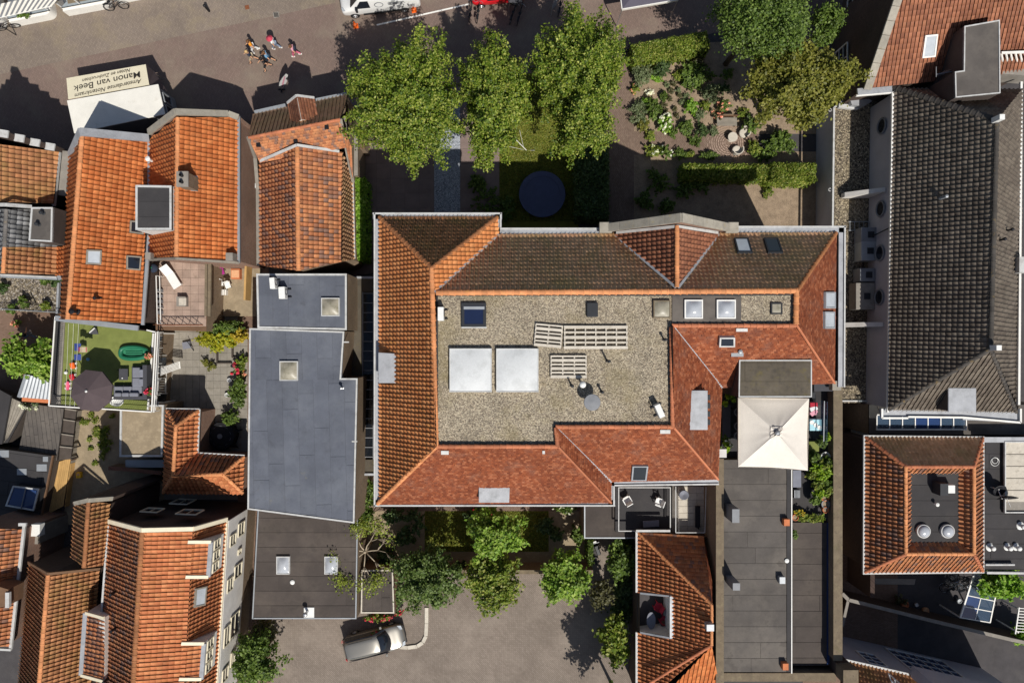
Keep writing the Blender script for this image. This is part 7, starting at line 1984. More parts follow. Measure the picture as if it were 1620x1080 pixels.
for x,y in ((966,88),(994,83)):p=P(x,y,0);MB().bar(p,p+Vector((0,0,1.3)),.07,.07).build('post','black_metal',gt)
bn=thing('garden_bench','slatted wooden bench beside the peach flowers','bench',P(1146,195,0));p=P(1147,196,0)
for i in range(7):MB().box(p+Vector((0,-.25+i*.085,.45)),(1.45,.07,.03)).build('slat','wood_grey',bn)
for i in range(3):MB().box(p+Vector((0,.36,.58+i*.12)),(1.45,.03,.09)).build('back_slat','wood_brown',bn)
for sx in (-.65,.65):
 for sy in (-.22,.32):MB().box(p+Vector((sx,sy,.22)),(.07,.07,.44)).build('leg','wood_brown',bn)
def tub(label,x,y,face,name='tub_chair'):
 p=P(x,y,0);o=thing(name,label,'chair',p)
 MB().lathe([(.28,0),(.34,.38),(.30,.42),(.02,.43)],p,20).build('seat','wood_white',o)
 vs_=[];n=14
 for i in range(n):
  a=face+math.pi/2+math.pi*i/(n-1)
  for r_,z in ((.36,.3),(.40,.78),(.34,.78),(.30,.42)):vs_.append((p.x+r_*math.cos(a),p.y+r_*math.sin(a),z))
 MB().add(vs_,[(i*4+j,(i+1)*4+j,(i+1)*4+(j+1)%4,i*4+(j+1)%4)for i in range(n-1)for j in range(4)]).build('backrest','wood_white',o)
tub('pale round tub chair next to the leafy bush',1174,213,R(200));tub('pale round tub chair at the hedge side of the table',1163,240,R(120))
p=P(1156,220,0);st=thing('stone_table','low pale round stone table between the tub chairs','table',p)
MB().lathe([(.26,0),(.2,.1),(.2,.42)],p,18).build('pedestal','wood_white',st);MB().lathe([(.33,.42),(.35,.45),(.35,.5),(.01,.5)],p,24).build('table_top','wood_white',st)
pw=thing('parking_wall','brown brick garden wall along the parking','wall',P(770,900,0));wall_run(pw,[(632,904),(938,904)],1.7,.22,'brick_brown','coping_brown',.06)
kb=thing('parking_kerb','pale curved kerb bounding the parking bay near the car','kerb',P(665,1010,0))
kp=[(675,960),(675,985),(674,1005),(669,1015),(660,1021),(645,1023),(632,1022)]
for a,b in zip(kp,kp[1:]):
 A,B=P(*a,0),P(*b,0);MB().bar(A+Vector((0,0,.05)),A+(B-A)*.98+Vector((0,0,.05)),.26,.12).build('kerb_stone','wood_white',kb)
hp=thing('metal_hoop','white tubular hoop standing in the shaded back garden','hoop',P(704,880,0));p=P(703,882,0)
MB().tube([p+Vector((-.45,0,0)),p+Vector((-.45,0,.8)),p+Vector((-.35,0,.9)),p+Vector((.35,0,.9)),p+Vector((.45,0,.8)),p+Vector((.45,0,0))],.03,8).build('tube','white_paint',hp)
# roof terrace furniture
tz=TZ+.03
pc=P(147,613,TZ);ps=thing('parasol','large round umber parasol over the turf terrace','parasol',(pc.x,pc.y,tz));ph=2.25
MB().bar(pc,pc+Vector((0,0,ph+.5)),.05,.05).build('pole','steel',ps);MB().lathe([(.32,0),(.32,.06),(.05,.1)],(pc.x,pc.y,tz),16).build('base','concrete',ps)
ctr=P(143,618,tz+ph);n=8
tops=[Vector((ctr.x+1.42*math.cos(2*math.pi*(i+.35)/n),ctr.y+1.42*math.sin(2*math.pi*(i+.35)/n),tz+ph-.12))for i in range(n)]
apx_=ctr+Vector((0,0,.42))
for i in range(n):MB().add([tuple(tops[i]),tuple(tops[(i+1)%n]),tuple(apx_),tuple(tops[(i+1)%n]-Vector((0,0,.14))),tuple(tops[i]-Vector((0,0,.14)))],[(0,1,2),(0,4,3,1)]).build('canopy_panel','cloth_umber',ps)
for i in range(n):MB().bar(apx_-Vector((0,0,.03)),tops[i]-Vector((0,0,.02)),.02,.02).build('rib','steel',ps)
MB().lathe([(.07,-.02),(.08,.05),(.02,.1)],apx_,12).build('finial','white_plastic',ps)
so=thing('corner_sofa','grey L-shaped corner sofa with cushions on the turf','sofa',P(215,605,tz));
def bx2(root,name,x0,y0,x1,y1,z0,z1,mat,bev=.03,h=None):
 h=h if h is not None else z1
 a,b=P(x0,y0,h),P(x1,y1,h);return MB().box(((a.x+b.x)/2,(a.y+b.y)/2,(z0+z1)/2),(abs(b.x-a.x),abs(a.y-b.y),z1-z0)).build(name,mat,root,bevel=bev)
bx2(so,'base',208,579,230,631,tz,tz+.28,'cloth_charcoal');bx2(so,'base',179,609,209,631,tz,tz+.28,'cloth_charcoal')
bx2(so,'backrest',225,577,232,632,tz,tz+.68,'cloth_charcoal');bx2(so,'backrest',179,626,226,632,tz,tz+.62,'cloth_charcoal')
for y0,y1 in ((581,597),(597.5,612)):bx2(so,'seat_cushion',209,y0,223,y1,tz+.28,tz+.44,'cloth_grey',.05)
for x0,x1 in ((180,194),(194.5,208),(208.5,224)):bx2(so,'seat_cushion',x0,611,x1,622,tz+.28,tz+.44,'cloth_grey',.05)
for y0,y1 in ((584,597),(599,611)):bx2(so,'back_cushion',219,y0,226,y1,tz+.44,tz+.72,'cloth_grey',.06)
for x0,x1 in ((180,191),(192,203),(204,218)):bx2(so,'back_cushion',x0,621,x1,627,tz+.44,tz+.7,'cloth_grey',.06)
tb_=thing('low_table','low dark grey square table in front of the sofa','table',P(195,592,tz));bx2(tb_,'table_top',188,583,202,601,tz+.3,tz+.36,'cloth_charcoal',.02)
for x in (189.5,200):
 for y in (585,598):MB().bar(P(x,y,tz),P(x,y,tz)+Vector((0,0,.3)),.05,.05).build('leg','black_metal',tb_)
p=P(194,598,tz+.36);MB().lathe([(.03,0),(.05,.04),(.04,.06)],p,10).build('cup','white_plastic',None);tag(bpy.data.objects['cup'],'small white cup on the low grey table','cup')
ib=thing('inflatable_boat','green inflatable boat lying on the turf terrace','boat',P(211,558,tz));p=P(212,558,tz+.2);pts=[]
for i in range(26):
 a=2*math.pi*i/26;ca,sa=math.cos(a),math.sin(a)
 pts.append(p+Vector((.92*(abs(ca)**.75)*(1 if ca>0 else-1),(.40-.10*max(0,ca))*(abs(sa)**.6)*(1 if sa>0 else-1),0)))
mb=MB();mb.tube(pts+pts[:2],.15,10);mb.build('tube_ring','rubber_green',ib,smooth=True)
MB().prism([(q.x,q.y)for q in pts],tz+.05,tz+.10).build('floor','rubber_green_light',ib)
for i in range(4):MB().tube([p+Vector((-.6,-.21+.14*i,-.06)),p+Vector((.55,-.21+.14*i,-.06))],.05,8).build('floor_rib','rubber_green_light',ib)
for i,(x,y,w,l,m_,lab)in enumerate(((121,549,.42,.5,'blue','blue towel hanging from the clothes lines'),(130,553,.5,.35,'cl_khaki','striped red and cream towel on the clothes lines'),(121,565,.45,.4,'blue','navy cloth hanging below the striped towel'))):
 o=thing('laundry',lab,'towel',P(x,y,rh+.5));p=P(x,y,rh+.48)
 MB().add([(p.x-w/2,p.y-l/2,p.z-.1),(p.x,p.y-l/2,p.z),(p.x+w/2,p.y-l/2,p.z-.14),(p.x-w/2,p.y+l/2,p.z-.1),(p.x,p.y+l/2,p.z),(p.x+w/2,p.y+l/2,p.z-.14)],[(0,1,4,3),(1,2,5,4)]).build('cloth',m_,o)
 if i==1:
  for k in range(4):MB().bar(p+Vector((-.22+.14*k,-.16,-.02-.03*k)),p+Vector((-.22+.14*k,.16,-.02-.03*k)),.05,.02).build('stripe','red_fabric',o)
p=P(187,634,tz);ot=thing('oval_tub','white oval tub beside the sofa back','tub',p);MB().lathe([(.3,0),(.36,.22),(.33,.23),(.28,.05),(.01,.05)],p,24,sx=1.35).build('tub','white_plastic',ot,smooth=True)
for x,y,lab,m_ in ((141,568,'blue and grey ball in the parasol shadow','cl_blue'),(106,589,'pale ball beside the terrace kerb','white_plastic'),(126.5,564,'white ball below the navy cloth','white_plastic')):
 p=P(x,y,tz);o=MB().lathe([(.01,0),(.09,.03),(.125,.12),(.09,.21),(.01,.25)],p,14).build('ball',m_,None,smooth=True);tag(o,lab,'ball')
for x,y,lab,m_,nm in ((118,578,'orange ride-on toy with white wheels','orange_plastic','ride_on_toy'),(117,596,'small orange toy car on the turf','red','ride_on_toy'),(109,610,'pink toy boat lying near the parasol','pink','toy_boat')):
 p=P(x,y,tz);o=thing(nm,lab,'toy',p)
 if nm=='toy_boat':MB().lathe([(.02,0),(.13,.02),(.16,.16),(.12,.17),(.02,.08)],p,14,sx=.8,sy=2.2).build('hull',m_,o,smooth=True)
 else:MB().box(p+Vector((0,0,.2)),(.3,.42,.2),R(15)).build('body',m_,o,bevel=.06)
 for sx in (-.16,.16):
  for sy in (-.16,.16):MB().torus(p+Vector((sx,sy,.09)),.07,.03,'X',12,5).build('wheel','white_plastic',o)
p=P(149,524,tz);o=thing('seesaw_board','tilted dark board with a white edge on the turf','board',p);MB().slab([p+Vector((-.3,-.2,.02)),p+Vector((.3,-.2,.02)),p+Vector((.3,.25,.35)),p+Vector((-.3,-.1,.1))],.04).build('board','cloth_charcoal',o);MB().bar(p+Vector((-.25,-.1,.12)),p+Vector((.25,.22,.36)),.07,.03).build('edge_strip','white_paint',o)
for i,(x,y)in enumerate(((237,563),(235,620))):
 p=P(x,y,tz);lab=('orange flowering pot at the rail by the boat','red flowering pot at the rail by the sofa')[i]
 shrub(lab,x,y,5.5,.5,'leaf_mid',160,.09,z0=tz+.2,name='flower_pot',flower=('petal_peach','petal_red')[i],nf=14,fs=.12,cat='flower pot')
 pt=bpy.data.objects[[c_.name for c_ in scene.objects if c_.get('label')==lab][0]]
 MB().lathe([(.1,-.2),(.14,.02),(.12,.03)],P(x,y,tz+.22),12).build('pot','terracotta',pt)
 # flagstone roof terrace and little yard behind box dormer house
ft=house('flagstone_terrace','roof terrace paved with reddish flagstones behind the box dormer house',[(250,412),(330,412),(322,520),(250,520)],3,'terrace')
fq=[P(x,y,2.9)for x,y in ((244,410),(331,414),(326,524),(246,522))]
MB().prism([(p.x,p.y)for p in fq],0,2.86).build('wall','brick_brown',ft)
dk_=MB().prism([(p.x,p.y)for p in fq],2.86,2.87).build('terrace_deck','wood_brown',ft)
r_=random.Random(3)
for i in range(6):
 for j in range(8):
  x0,y0=252+i*12.4,414+j*12.8;a,b=P(x0,y0,2.9),P(x0+12.1,y0+12.5,2.9)
  MB().prism([(a.x,a.y),(b.x,a.y),(b.x,b.y),(a.x,b.y)],2.86,2.9+r_.uniform(0,.01)).build('flagstone','flagstone',dk_)
MB().box(P(289,477,3.1),(.62,.66,.5)).build('chimney','concrete',ft);MB().box(P(289,477,3.36),(.5,.5,.05)).build('chimney_cap','wood_white',ft)
mb=MB()
for i in range(6):
 a,b=P(253+i*11.3,514,2.9),P(253+(i+1)*11.3,514,2.9);up_=Vector((0,0,.9))
 mb.bar(a,b+up_,.03,.03).bar(a+up_,b,.03,.03)
mb.bar(P(252,514,3.8),P(321,514,3.8),.05,.05).bar(P(252,514,2.95),P(321,514,2.95),.04,.04).build('railing','rust',ft)
wl=MB()
for x,w in ((327,.16),(332.5,.2)):wl.bar(P(x,414,3.4),P(x-1,500,3.4),w,.2)
wl.build('side_wall','coping_brown',ft)
railing(ft,[(247,436),(249,512)],2.9,3.8,1.2,'white_paint',(1.,.5),.05,.04)
for i in range(5):MB().box(P(253.5,460+i*8.5,3.0),(.34,.22,.3)).build('flower_trough','grey_plastic',ft)
lg=local_thing('sun_lounger','white sun lounger on the flagstone terrace','lounger',P(276,441,2.92),R(-58))
MB().box((.2,0,.3),(1.0,.62,.07)).build('seat','white_plastic',lg,local=True,bevel=.02);MB().box((-.62,0,.45),(.75,.6,.06),mat=Matrix.Rotation(R(28),3,'Y')).build('backrest','white_plastic',lg,local=True,bevel=.02)
for sx in (-.3,.6):
 for sy in (-.27,.27):MB().bar((sx,sy,0),(sx,sy,.28),.05,.05).build('leg','white_plastic',lg,local=True)
bq=thing('barbecue','dark green round barbecue at the terrace corner','barbecue',P(252,426,2.92));p=P(252,426,2.92)
MB().lathe([(.02,.55),(.24,.65),(.32,.8),(.3,.95),(.15,1.05),(.02,1.07)],p,18).build('kettle','cl_navy',bq,smooth=True);MB().lathe([(.06,1.06),(.07,1.12),(.02,1.13)],p,10).build('lid_knob','rubber_green',bq)
for i in range(3):a=i*2.1;MB().bar(p+Vector((.3*math.cos(a),.3*math.sin(a),0)),p+Vector((.1*math.cos(a),.1*math.sin(a),.6)),.03,.03).build('leg','black_metal',bq)
sy=house('little_deck','small pale decked yard with chairs beside the alley',[(337,420),(395,420),(392,480)],.3,'deck')
MB().prism([(p.x,p.y)for p in [P(x,y,.3)for x,y in ((350,418),(412,418),(405,500),(348,500))]],0,.3).build('deck_floor','soil_dry',sy)
MB().bar(P(393,420,1.4),P(391,475,1.4),.14,1.0).build('fence','wood_light',sy)
sq=thing('planter_box','terracotta square box on the little deck','box',P(372,433,.3));bx2(sq,'box',365,425,379,441,.3,.75,'terracotta',.02);bx2(sq,'lid',366,427,378,439,.75,.79,'tan',.01)
for x,y,lab,m_ in ((354,431,'magenta seat cushion chair on the little deck','magenta'),(352,449,'white stool chair beside the magenta seat','white_plastic'),(364,452,'tilted white chair beside the terracotta box','white_plastic')):
 o=thing('deck_chair',lab,'chair',P(x,y,.3));p=P(x,y,.3)
 MB().box(p+Vector((0,0,.42)),(.4,.42,.06),R(20)).build('seat',m_,o,bevel=.02);MB().box(p+Vector((0,.22,.68)),(.4,.05,.42),R(20)).build('backrest',m_,o,bevel=.01)
 for sx in (-.15,.15):
  for sy_ in (-.15,.15):MB().bar(p+Vector((sx,sy_,0)),p+Vector((sx,sy_,.4)),.03,.03).build('leg','steel',o)
o=thing('slatted_stool','white slatted stool beside the deck fence','stool',P(355,463,.3));p=P(355,463,.3)
for i in range(4):MB().box(p+Vector((-.24+.16*i,0,.4)),(.11,.4,.04)).build('slat','white_paint',o)
for sx in (-.25,.25):MB().box(p+Vector((sx,0,.2)),(.04,.38,.4)).build('leg','white_paint',o)
rg_=thing('heater_grille','dark ribbed grille panel lying along the deck wall','grille',P(341,440,.3))
for i in range(12):MB().box(P(341,426+i*2.6,.9),(.34,.05,.06)).build('rib','cloth_charcoal',rg_)
for x in (338.5,343.5):MB().bar(P(x,424,.86),P(x,457,.86),.04,.05).build('rail','cloth_charcoal',rg_)
rk=thing('bicycle_rack','dark upright rack standing in the alley','rack',P(393,360,0))
for i in range(14):MB().bar(P(392.5,346+i*3.6,.9),P(393.5,346+i*3.6,.0),.025,.025).build('bar','black_metal',rk)
MB().bar(P(393,345,.9),P(393,394,.9),.05,.05).build('rail','black_metal',rk)
# patio
po=bpy.data.objects['patio']
slabs(po,262,525,392,725,12,18,'slab_grey',.03,.012,skip=lambda x,y:(x<270 and y>640))
vr=thing('white_veranda','white slatted veranda doors standing open onto the patio','veranda',P(258,585,0))
for y0,y1 in ((540,558),(598,618)):
 a,b=P(251,y0,2.3),P(250,y1,2.3);c,d=P(262,y0,.9),P(261,y1,.9)
 fr_=MB()
 for p,q in ((a,b),(c,d),(a,c),(b,d)):fr_.bar(p,q,.08,.06)
 f_=fr_.build('door','white_paint',vr)
 for i in range(1,5):MB().bar(a.lerp(b,i/5),c.lerp(d,i/5),.05,.04).build('slat','white_paint',f_)
for y in (531,562,590,622,636):
 MB().bar(P(250,y,2.4),P(264,y,.8),.07,.07).build('rafter','white_paint',vr)
MB().bar(P(251,525,2.4),P(247,640,2.4),.1,.1).build('beam','white_paint',vr);MB().bar(P(265,525,.8),P(261,640,.8),.08,.08).build('beam','white_paint',vr)
for y in (527,580,638):p=P(265-(y-527)*.03,y,.8);MB().bar((p.x,p.y,0),p,.09,.09).build('post','white_paint',vr);p=P(250,y,2.4);MB().bar((p.x,p.y,0),p,.09,.09).build('post','white_paint',vr)
for y0,y1,m_ in ((532,539,'glass_clear'),(565,589,'glass_clear'),(623,635,'glass')):MB().slab([P(252,y0,2.3),P(264,y0,.85),P(262.5,y1,.85),P(251,y1,2.3)],.02).build('pane',m_,vr)
od=MB();a=P(253,583,2.1);b=P(284,572,1.2)
for i in range(6):f=Vector((0,-.09*i,-.02*i));od.bar(a+f,b+f,.05,.04)
od.bar(a,a+Vector((0,-.5,-.1)),.06,.05).bar(b,b+Vector((0,-.5,-.1)),.06,.05).build('open_door','white_paint',vr)
p=P(357,687,0);ht=thing('covered_tub','round black covered tub with a grey ring on the patio','tub',p)
MB().lathe([(1.0,0),(1.05,.7),(1.0,.8),(.6,.95),(.02,1.0)],p,10).build('cover','cl_black',ht)
MB().torus(p+Vector((0,0,.86)),.72,.035,'Z',32,6).build('hoop','grey_plastic',ht);MB().lathe([(.18,.98),(.18,1.04),(.02,1.06)],p,16).build('lid_cap','grey_plastic',ht)
for i in range(6):a=i*1.05+.3;MB().slab([p+Vector((.95*math.cos(a-.15),.95*math.sin(a-.15),.75)),p+Vector((1.45*math.cos(a),1.45*math.sin(a),.25)),p+Vector((.95*math.cos(a+.22),.95*math.sin(a+.22),.75))],.03).build('cover_flap','cl_black',ht)
for x,y,m_,lab in ((365,601,'cl_white','pale green watering can by the patio bed'),(361,624,'white_plastic','white bucket by the patio bed')):
 p=P(x,y,0);o=thing('bucket',lab,'bucket',p);MB().lathe([(.12,0),(.16,.28),(.14,.28),(.11,.04),(.01,.04)],p,14).build('pail',m_,o);MB().tube([p+Vector((-.15,0,.26)),p+Vector((0,.08,.38)),p+Vector((.15,0,.26))],.012,5).build('handle','steel',o)
o=thing('folding_chair','grey folding chair lying folded on the patio','chair',P(297,546,0));p=P(300,546,0)
MB().box(p+Vector((-.1,0,.25)),(.6,.5,.03),R(10)).build('seat','cloth_grey',o);MB().bar(p+Vector((.1,.3,.6)),p+Vector((.35,-.4,.1)),.04,.04).build('frame','black_metal',o);MB().bar(p+Vector((-.35,.2,.24)),p+Vector((-.3,-.3,0)),.03,.03).build('leg','black_metal',o)
for i,(x0,y0,x1,y1)in enumerate(((345,549,368,574),(369,549,388,565))):
 o=thing('raised_bed',('square raised edging with a dark gap on the patio','dark raised edging beside the golden shrub')[i],'edging',P((x0+x1)/2,(y0+y1)/2,0))
 for a,b in (((x0,y0),(x0,y1)),((x0,y1),(x1,y1))):MB().bar(P(*a,.0)+Vector((0,0,.1)),P(*b,.0)+Vector((0,0,.1)),.1,.25).build('edging_board','wood_dark',o)
yb=thing('yellow_crate','bright yellow crate on the dirt plot','crate',P(123,751,0));bx2(yb,'crate',120,747,127,756,0,.3,'yellow',.02);bx2(yb,'crate_inset',121.5,748.5,125.5,752,.3,.31,'tan',.0)
gy_=house('gravel_roof_yard','small gravelled roof yard with plants beside the orange house',[(0,440),(92,440),(90,492),(0,492)],3,'terrace')
q=[P(x,y,3.0)for x,y in ((-40,436),(93,440),(91,494),(-40,490))]
rf=body(gy_,q,3.0,'brick_brown','gravel_dark');pebbles('gravel',[q],3.0,110,'pebble_grey',.025,.07,rf,9)
railing(gy_,[(-10,488),(88,494)],3.0,3.7,9,'zinc',(1.,.1),.04,.02)
strip(gy_,[(94,440,3.15),(91,496,3.15)],.14,.2,'lead','edge_trim')
MB().bar(P(57,479,3.0),P(57,479,3.0)+Vector((0,0,1.1)),.07,.07).build('post','wood_dark',gy_)
# terrace with the cream parasol
te=house('parasol_terrace','paved roof terrace under the cream parasol',[(1143,620),(1315,620),(1312,800),(1143,725)],3.6,'terrace')
q=[P(x,y,5.3)for x,y in ((1140,560),(1320,560),(1320,824),(1251,824),(1251,726),(1140,726))]
MB().prism([(p.x,p.y)for p in q],0,5.26).build('terrace_deck','felt_dark',te)
hz=5.26
for i in range(2):
 for j in range(9):
  a,b=P(1286+i*13,640+j*20,hz),P(1298.3+i*13,659.3+j*20,hz)
  MB().prism([(a.x,a.y),(b.x,a.y),(b.x,b.y),(a.x,b.y)],hz,hz+.03+rnd.uniform(0,.008)).build('paving_slab','asphalt',te)
c=P(1228,682,7.8);cp=thing('cream_parasol','large square cream parasol with a wrinkled crown','parasol',(c.x,c.y,hz))
q=[P(1168,629,7.6),P(1280,630,7.6),P(1278,744,7.6),P(1168,738,7.6)];ap=P(1229,684,8.45);n=10
for k in range(4):
 a,b=q[k],q[(k+1)%4];vs_=[];fs=[]
 for i in range(n+1):
  s=i/n
  for j in range(n+1):
   t=j/n;e=a.lerp(b,s);p=ap.lerp(e,.12+.88*t)
   p.z+=-.10*math.sin(math.pi*s)*math.sin(math.pi*t)-.05*math.sin(math.pi*s)*t+.02*math.sin(s*19+k)*(1-t)-(.06 if j==n else 0)*math.sin(math.pi*s)
   vs_.append(tuple(p))
 for i in range(n):
  for j in range(n):fs.append((i*(n+1)+j,(i+1)*(n+1)+j,(i+1)*(n+1)+j+1,i*(n+1)+j+1))
 MB().add(vs_,fs).build('canopy_panel','cloth_cream',cp,smooth=True)
 MB().add([tuple(a),tuple(b),(b.x,b.y,b.z-.18),(a.x,a.y,a.z-.18)],[(0,1,2,3)]).build('valance','cloth_cream',cp)
 MB().bar(ap-Vector((0,0,.05)),a-Vector((0,0,.02)),.03,.03).build('rib','steel',cp)
rg2=random.Random(8)
for k in range(4):
 a,b=ap.lerp(q[k],.17),ap.lerp(q[(k+1)%4],.17);top=ap+Vector((0,0,.12));vs_=[]
 for i in range(7):
  s=i/6;e=a.lerp(b,s);vs_.append(tuple(e+Vector((0,0,.05+rg2.uniform(-.04,.05)))));m=e.lerp(top,.6);vs_.append(tuple(m+Vector((rg2.uniform(-.05,.05),rg2.uniform(-.05,.05),rg2.uniform(-.05,.06)))))
 MB().add(vs_,[(2*i,2*i+1,2*i+3,2*i+2)for i in range(6)]).build('crown_flap','cloth_cream',cp)
MB().lathe([(.13,.0),(.15,.06),(.08,.12),(.02,.14)],ap+Vector((0,0,.06)),14).build('finial','zinc',cp)
MB().bar((ap.x,ap.y,hz),ap,.08,.08).build('pole','steel',cp);MB().box((ap.x,ap.y,hz+.08),(.8,.8,.12)).build('base','concrete',cp)
dt=thing('dining_table','dark dining table in the shade west of the cream parasol','table',P(1150,665,hz));bx2(dt,'table_top',1143,640,1156,692,hz+.72,hz+.77,'cloth_charcoal',.01)
for x in (1145,1154):
 for y in (644,688):p=P(x,y,hz);MB().bar(p,p+Vector((0,0,.72)),.06,.06).build('leg','black_metal',dt)
for y,lab in ((650,'grey dining chair beside the shaded table, near the felt pavilion'),(672,'grey dining chair at the middle of the shaded table'),(687,'grey dining chair at the planter end of the shaded table')):
 o=thing('dining_chair',lab,'chair',P(1162,y,hz));p=P(1162,y,hz)
 MB().lathe([(.02,.42),(.24,.43),(.25,.48),(.02,.5)],p,14).build('seat','cloth_charcoal',o);MB().torus(p+Vector((.05,0,.68)),.26,.03,'Z',16,5).build('backrest','grey_plastic',o)
 for k in range(4):a=k*1.57+.78;MB().bar(p+Vector((.2*math.cos(a),.2*math.sin(a),0)),p+Vector((.16*math.cos(a),.16*math.sin(a),.44)),.03,.03).build('leg','black_metal',o)
for x,y,r,lab,m_ in ((1157,627,9,'climbing green plant at the terrace corner by the felt pavilion','leaf_pot'),(1145,640,6,'thin vine along the terrace eave','leaf_pot'),(1150,706,11,'white flowering planter below the shaded table','leaf_pot'),(1147,690,6,'small leafy planter beside the shaded table','leaf_mid')):
 shrub(lab,x,y,r,.7,m_,320,.12,z0=hz+.1,name='terrace_plant',flower='petal_white' if 'white' in lab else None,nf=10,fs=.12,cat='plant')
pots=[(1306,722,.30,'white_plastic','white rimmed bowl pot beside the coped wall'),(1297,731,.32,'white_plastic','larger white pot next to the rimmed bowl'),(1302,757,.22,'white_plastic','small white pot between the leafy pots'),(1305,784,.33,'terracotta','wide terracotta pot beneath leafy plants'),(1306,797,.27,'grey_plastic','round grey pot below the terracotta one'),(1306,806,.2,'terracotta','small clay pot at the end of the pot row'),(1258,818,.2,'terracotta','clay pot at the edge of the lower felt roof')]
for x,y,r,m_,lab in pots:
 p=P(x,y,hz+.4);o=thing('plant_pot',lab,'pot',(p.x,p.y,hz));p.z=hz
 MB().lathe([(r*.7,0),(r,.42),(r*1.05,.45),(r*.9,.45),(r*.86,.38),(.01,.37)],p,20).build('pot',m_,o,smooth=False)
 MB().lathe([(r*.85,.375),(.01,.39)],p,16).build('earth','soil',o)
for i,(x,y,r,m_,lab)in enumerate(((1292,741,11,'leaf_pot','leafy lime plant beside the white pots'),(1308,745,9,'leaf_pot','round lime plant against the coped wall'),(1294,765,10,'leaf_hedge','yellow-green plant between the pots'),(1308,765,10,'leaf_mid','deep green plant against the coped wall'),(1296,780,9,'leaf_pot','lime plant above the terracotta pot'),(1310,730,8,'leaf_mid','dark leafed plant behind the white pots'),(1284,750,7,'leaf_hedge','pale spreading plant at the inner side of the pots'))):
 shrub(lab,x,y,r,.8,m_,420,.12,z0=hz+.15,name='terrace_plant',cat='plant')
for x,y,r,m_,lb in ((1302,736,10,'leaf_hedge','full yellow-green plant behind the white pots'),(1299,752,9,'leaf_pot','full lime plant in the middle of the pot row'),(1310,776,9,'leaf_hedge','yellow-green plant behind the terracotta pot'),(1290,790,7,'leaf_mid','dark plant at the inner edge of the pot row'),(1300,700,7,'leaf_mid','green plant beside the turf mat'),(1306,690,6,'leaf_pot','lime plant at the end of the glass screen'),(1288,722,7,'leaf_mid','green plant below the turf mat')):
 shrub(lb,x,y,r,.9,m_,520,.11,z0=hz+.1,name='terrace_plant',cat='plant')
shrub('yellow-green planter strip across the end of the terrace',1284,819,26,.5,'leaf_hedge',700,.1,6,z0=hz+.1,name='planter_strip',cat='plant')
shrub('yellow flowering plant in the clay pot by the roof edge',1262,812,7,.4,'leaf_mid',120,.1,5,z0=hz+.1,name='terrace_plant',flower='leaf_gold',nf=14,fs=.14,cat='plant')
shrub('dark tuft growing at the felt roof edge',1257,845,5,.5,'leaf_mid',160,.1,8,z0=hz+.1,name='terrace_plant',cat='plant')
for x0,y0,x1,y1,z1,m_,nm,lab in ((1281,636,1293,656,.5,'cl_rose','cushion_crate','crate of red and white cushions beside the parasol'),(1281,663,1300,681,.75,'pale_blue','side_table','pale blue side table with dishes beside the parasol'),(1280,698,1296,714,.3,'turf','turf_mat','green turf mat on the terrace'),(1255,744,1267,770,.6,'cloth_grey','storage_box','grey storage box below the parasol edge'),(1256,774,1266,788,.5,'dark_plastic','wire_crate','dark wire crate beside the grey storage box')):
 o=thing(nm,lab,nm.replace('_',' '),P((x0+x1)/2,(y0+y1)/2,hz));bx2(o,'body',x0,y0,x1,y1,hz+0,hz+0+z1,m_,.03)
 if nm=='cushion_crate':
  for k in range(3):MB().box(P(1287,640+k*6,hz+.62),(.5,.3,.14),R(20*k)).build('cushion',('red_fabric','cl_white','cl_rose')[k],o,bevel=.04)
 if nm=='side_table':
  for k in range(3):MB().lathe([(.1,.0),(.14,.04),(.02,.03)],P(1284+k*6,668+k*4,hz+.76),14).build('dish','white_plastic',o)
 if nm=='storage_box':bx2(o,'lid',x0-.5,y0-.5,x1+.5,y1+.5,hz+.6,hz+.65,'cloth_grey',.01)
 if nm=='wire_crate':
  for k in range(5):MB().bar(P(1257+k*2,775,hz+.53),P(1257+k*2,787,hz+.53),.03,.03).build('wire','zinc',o)
sc=thing('glass_screen','slim glass wind screen along the terrace edge','screen',P(1303,660,hz));MB().bar(P(1304,634,hz+.9),P(1303,698,hz+.9),.03,.9).build('pane','glass_clear',sc);MB().bar(P(1304,634,hz+1.38),P(1303,698,hz+1.38),.05,.05).build('rail','zinc',sc)
MB().box(P(1300,612,hz+.9),(1.2,.5,.5)).build('folded_cover','cloth_charcoal',None);tag(bpy.data.objects['folded_cover'],'dark folded cover in the corner under the red eave','cover')
MB().box(P(1285,625,7.0),(.2,.35,.4)).build('wall_lamp','dark_plastic',main)
# white plastic chairs etc on the sunken terrace
def garden_chair(label,px,py,z,rz,mat='white_plastic',name='garden_chair'):
 o=local_thing(name,label,'chair',P(px,py,z),rz)
 MB().box((0,0,.42),(.46,.46,.05)).build('seat',mat,o,local=True,bevel=.02);MB().box((-.24,0,.68),(.06,.46,.5),mat=Matrix.Rotation(R(-12),3,'Y')).build('backrest',mat,o,local=True,bevel=.02)
 for s in (-1,1):
  MB().box((.0,s*.25,.62),(.42,.06,.04)).build('armrest',mat,o,local=True)
  for sx in (-.2,.2):MB().bar((sx,s*.21,0),(sx*.9,s*.21,.42 if sx<0 else .62),.05,.05).build('leg',mat,o,local=True)
 return o
garden_chair('white plastic armchair on the dark sunken terrace',1040,791,3.16,R(160));garden_chair('small white child chair near the terrace corner',990,788,3.16,R(120))
tt=thing('terrace_mat','pale crumpled sheet lying on the dark sunken terrace','sheet',P(1030,828,3.16));MB().box(P(1030,828,3.25),(1.1,.45,.08),R(4)).build('sheet','cloth_grey',tt,bevel=.03)
bn=thing('terrace_bench','dark long bench on the pale terrace','bench',P(1106,812,3.34));bx2(bn,'seat',1100,800,1108,834,3.7,3.78,'cl_black',.02)
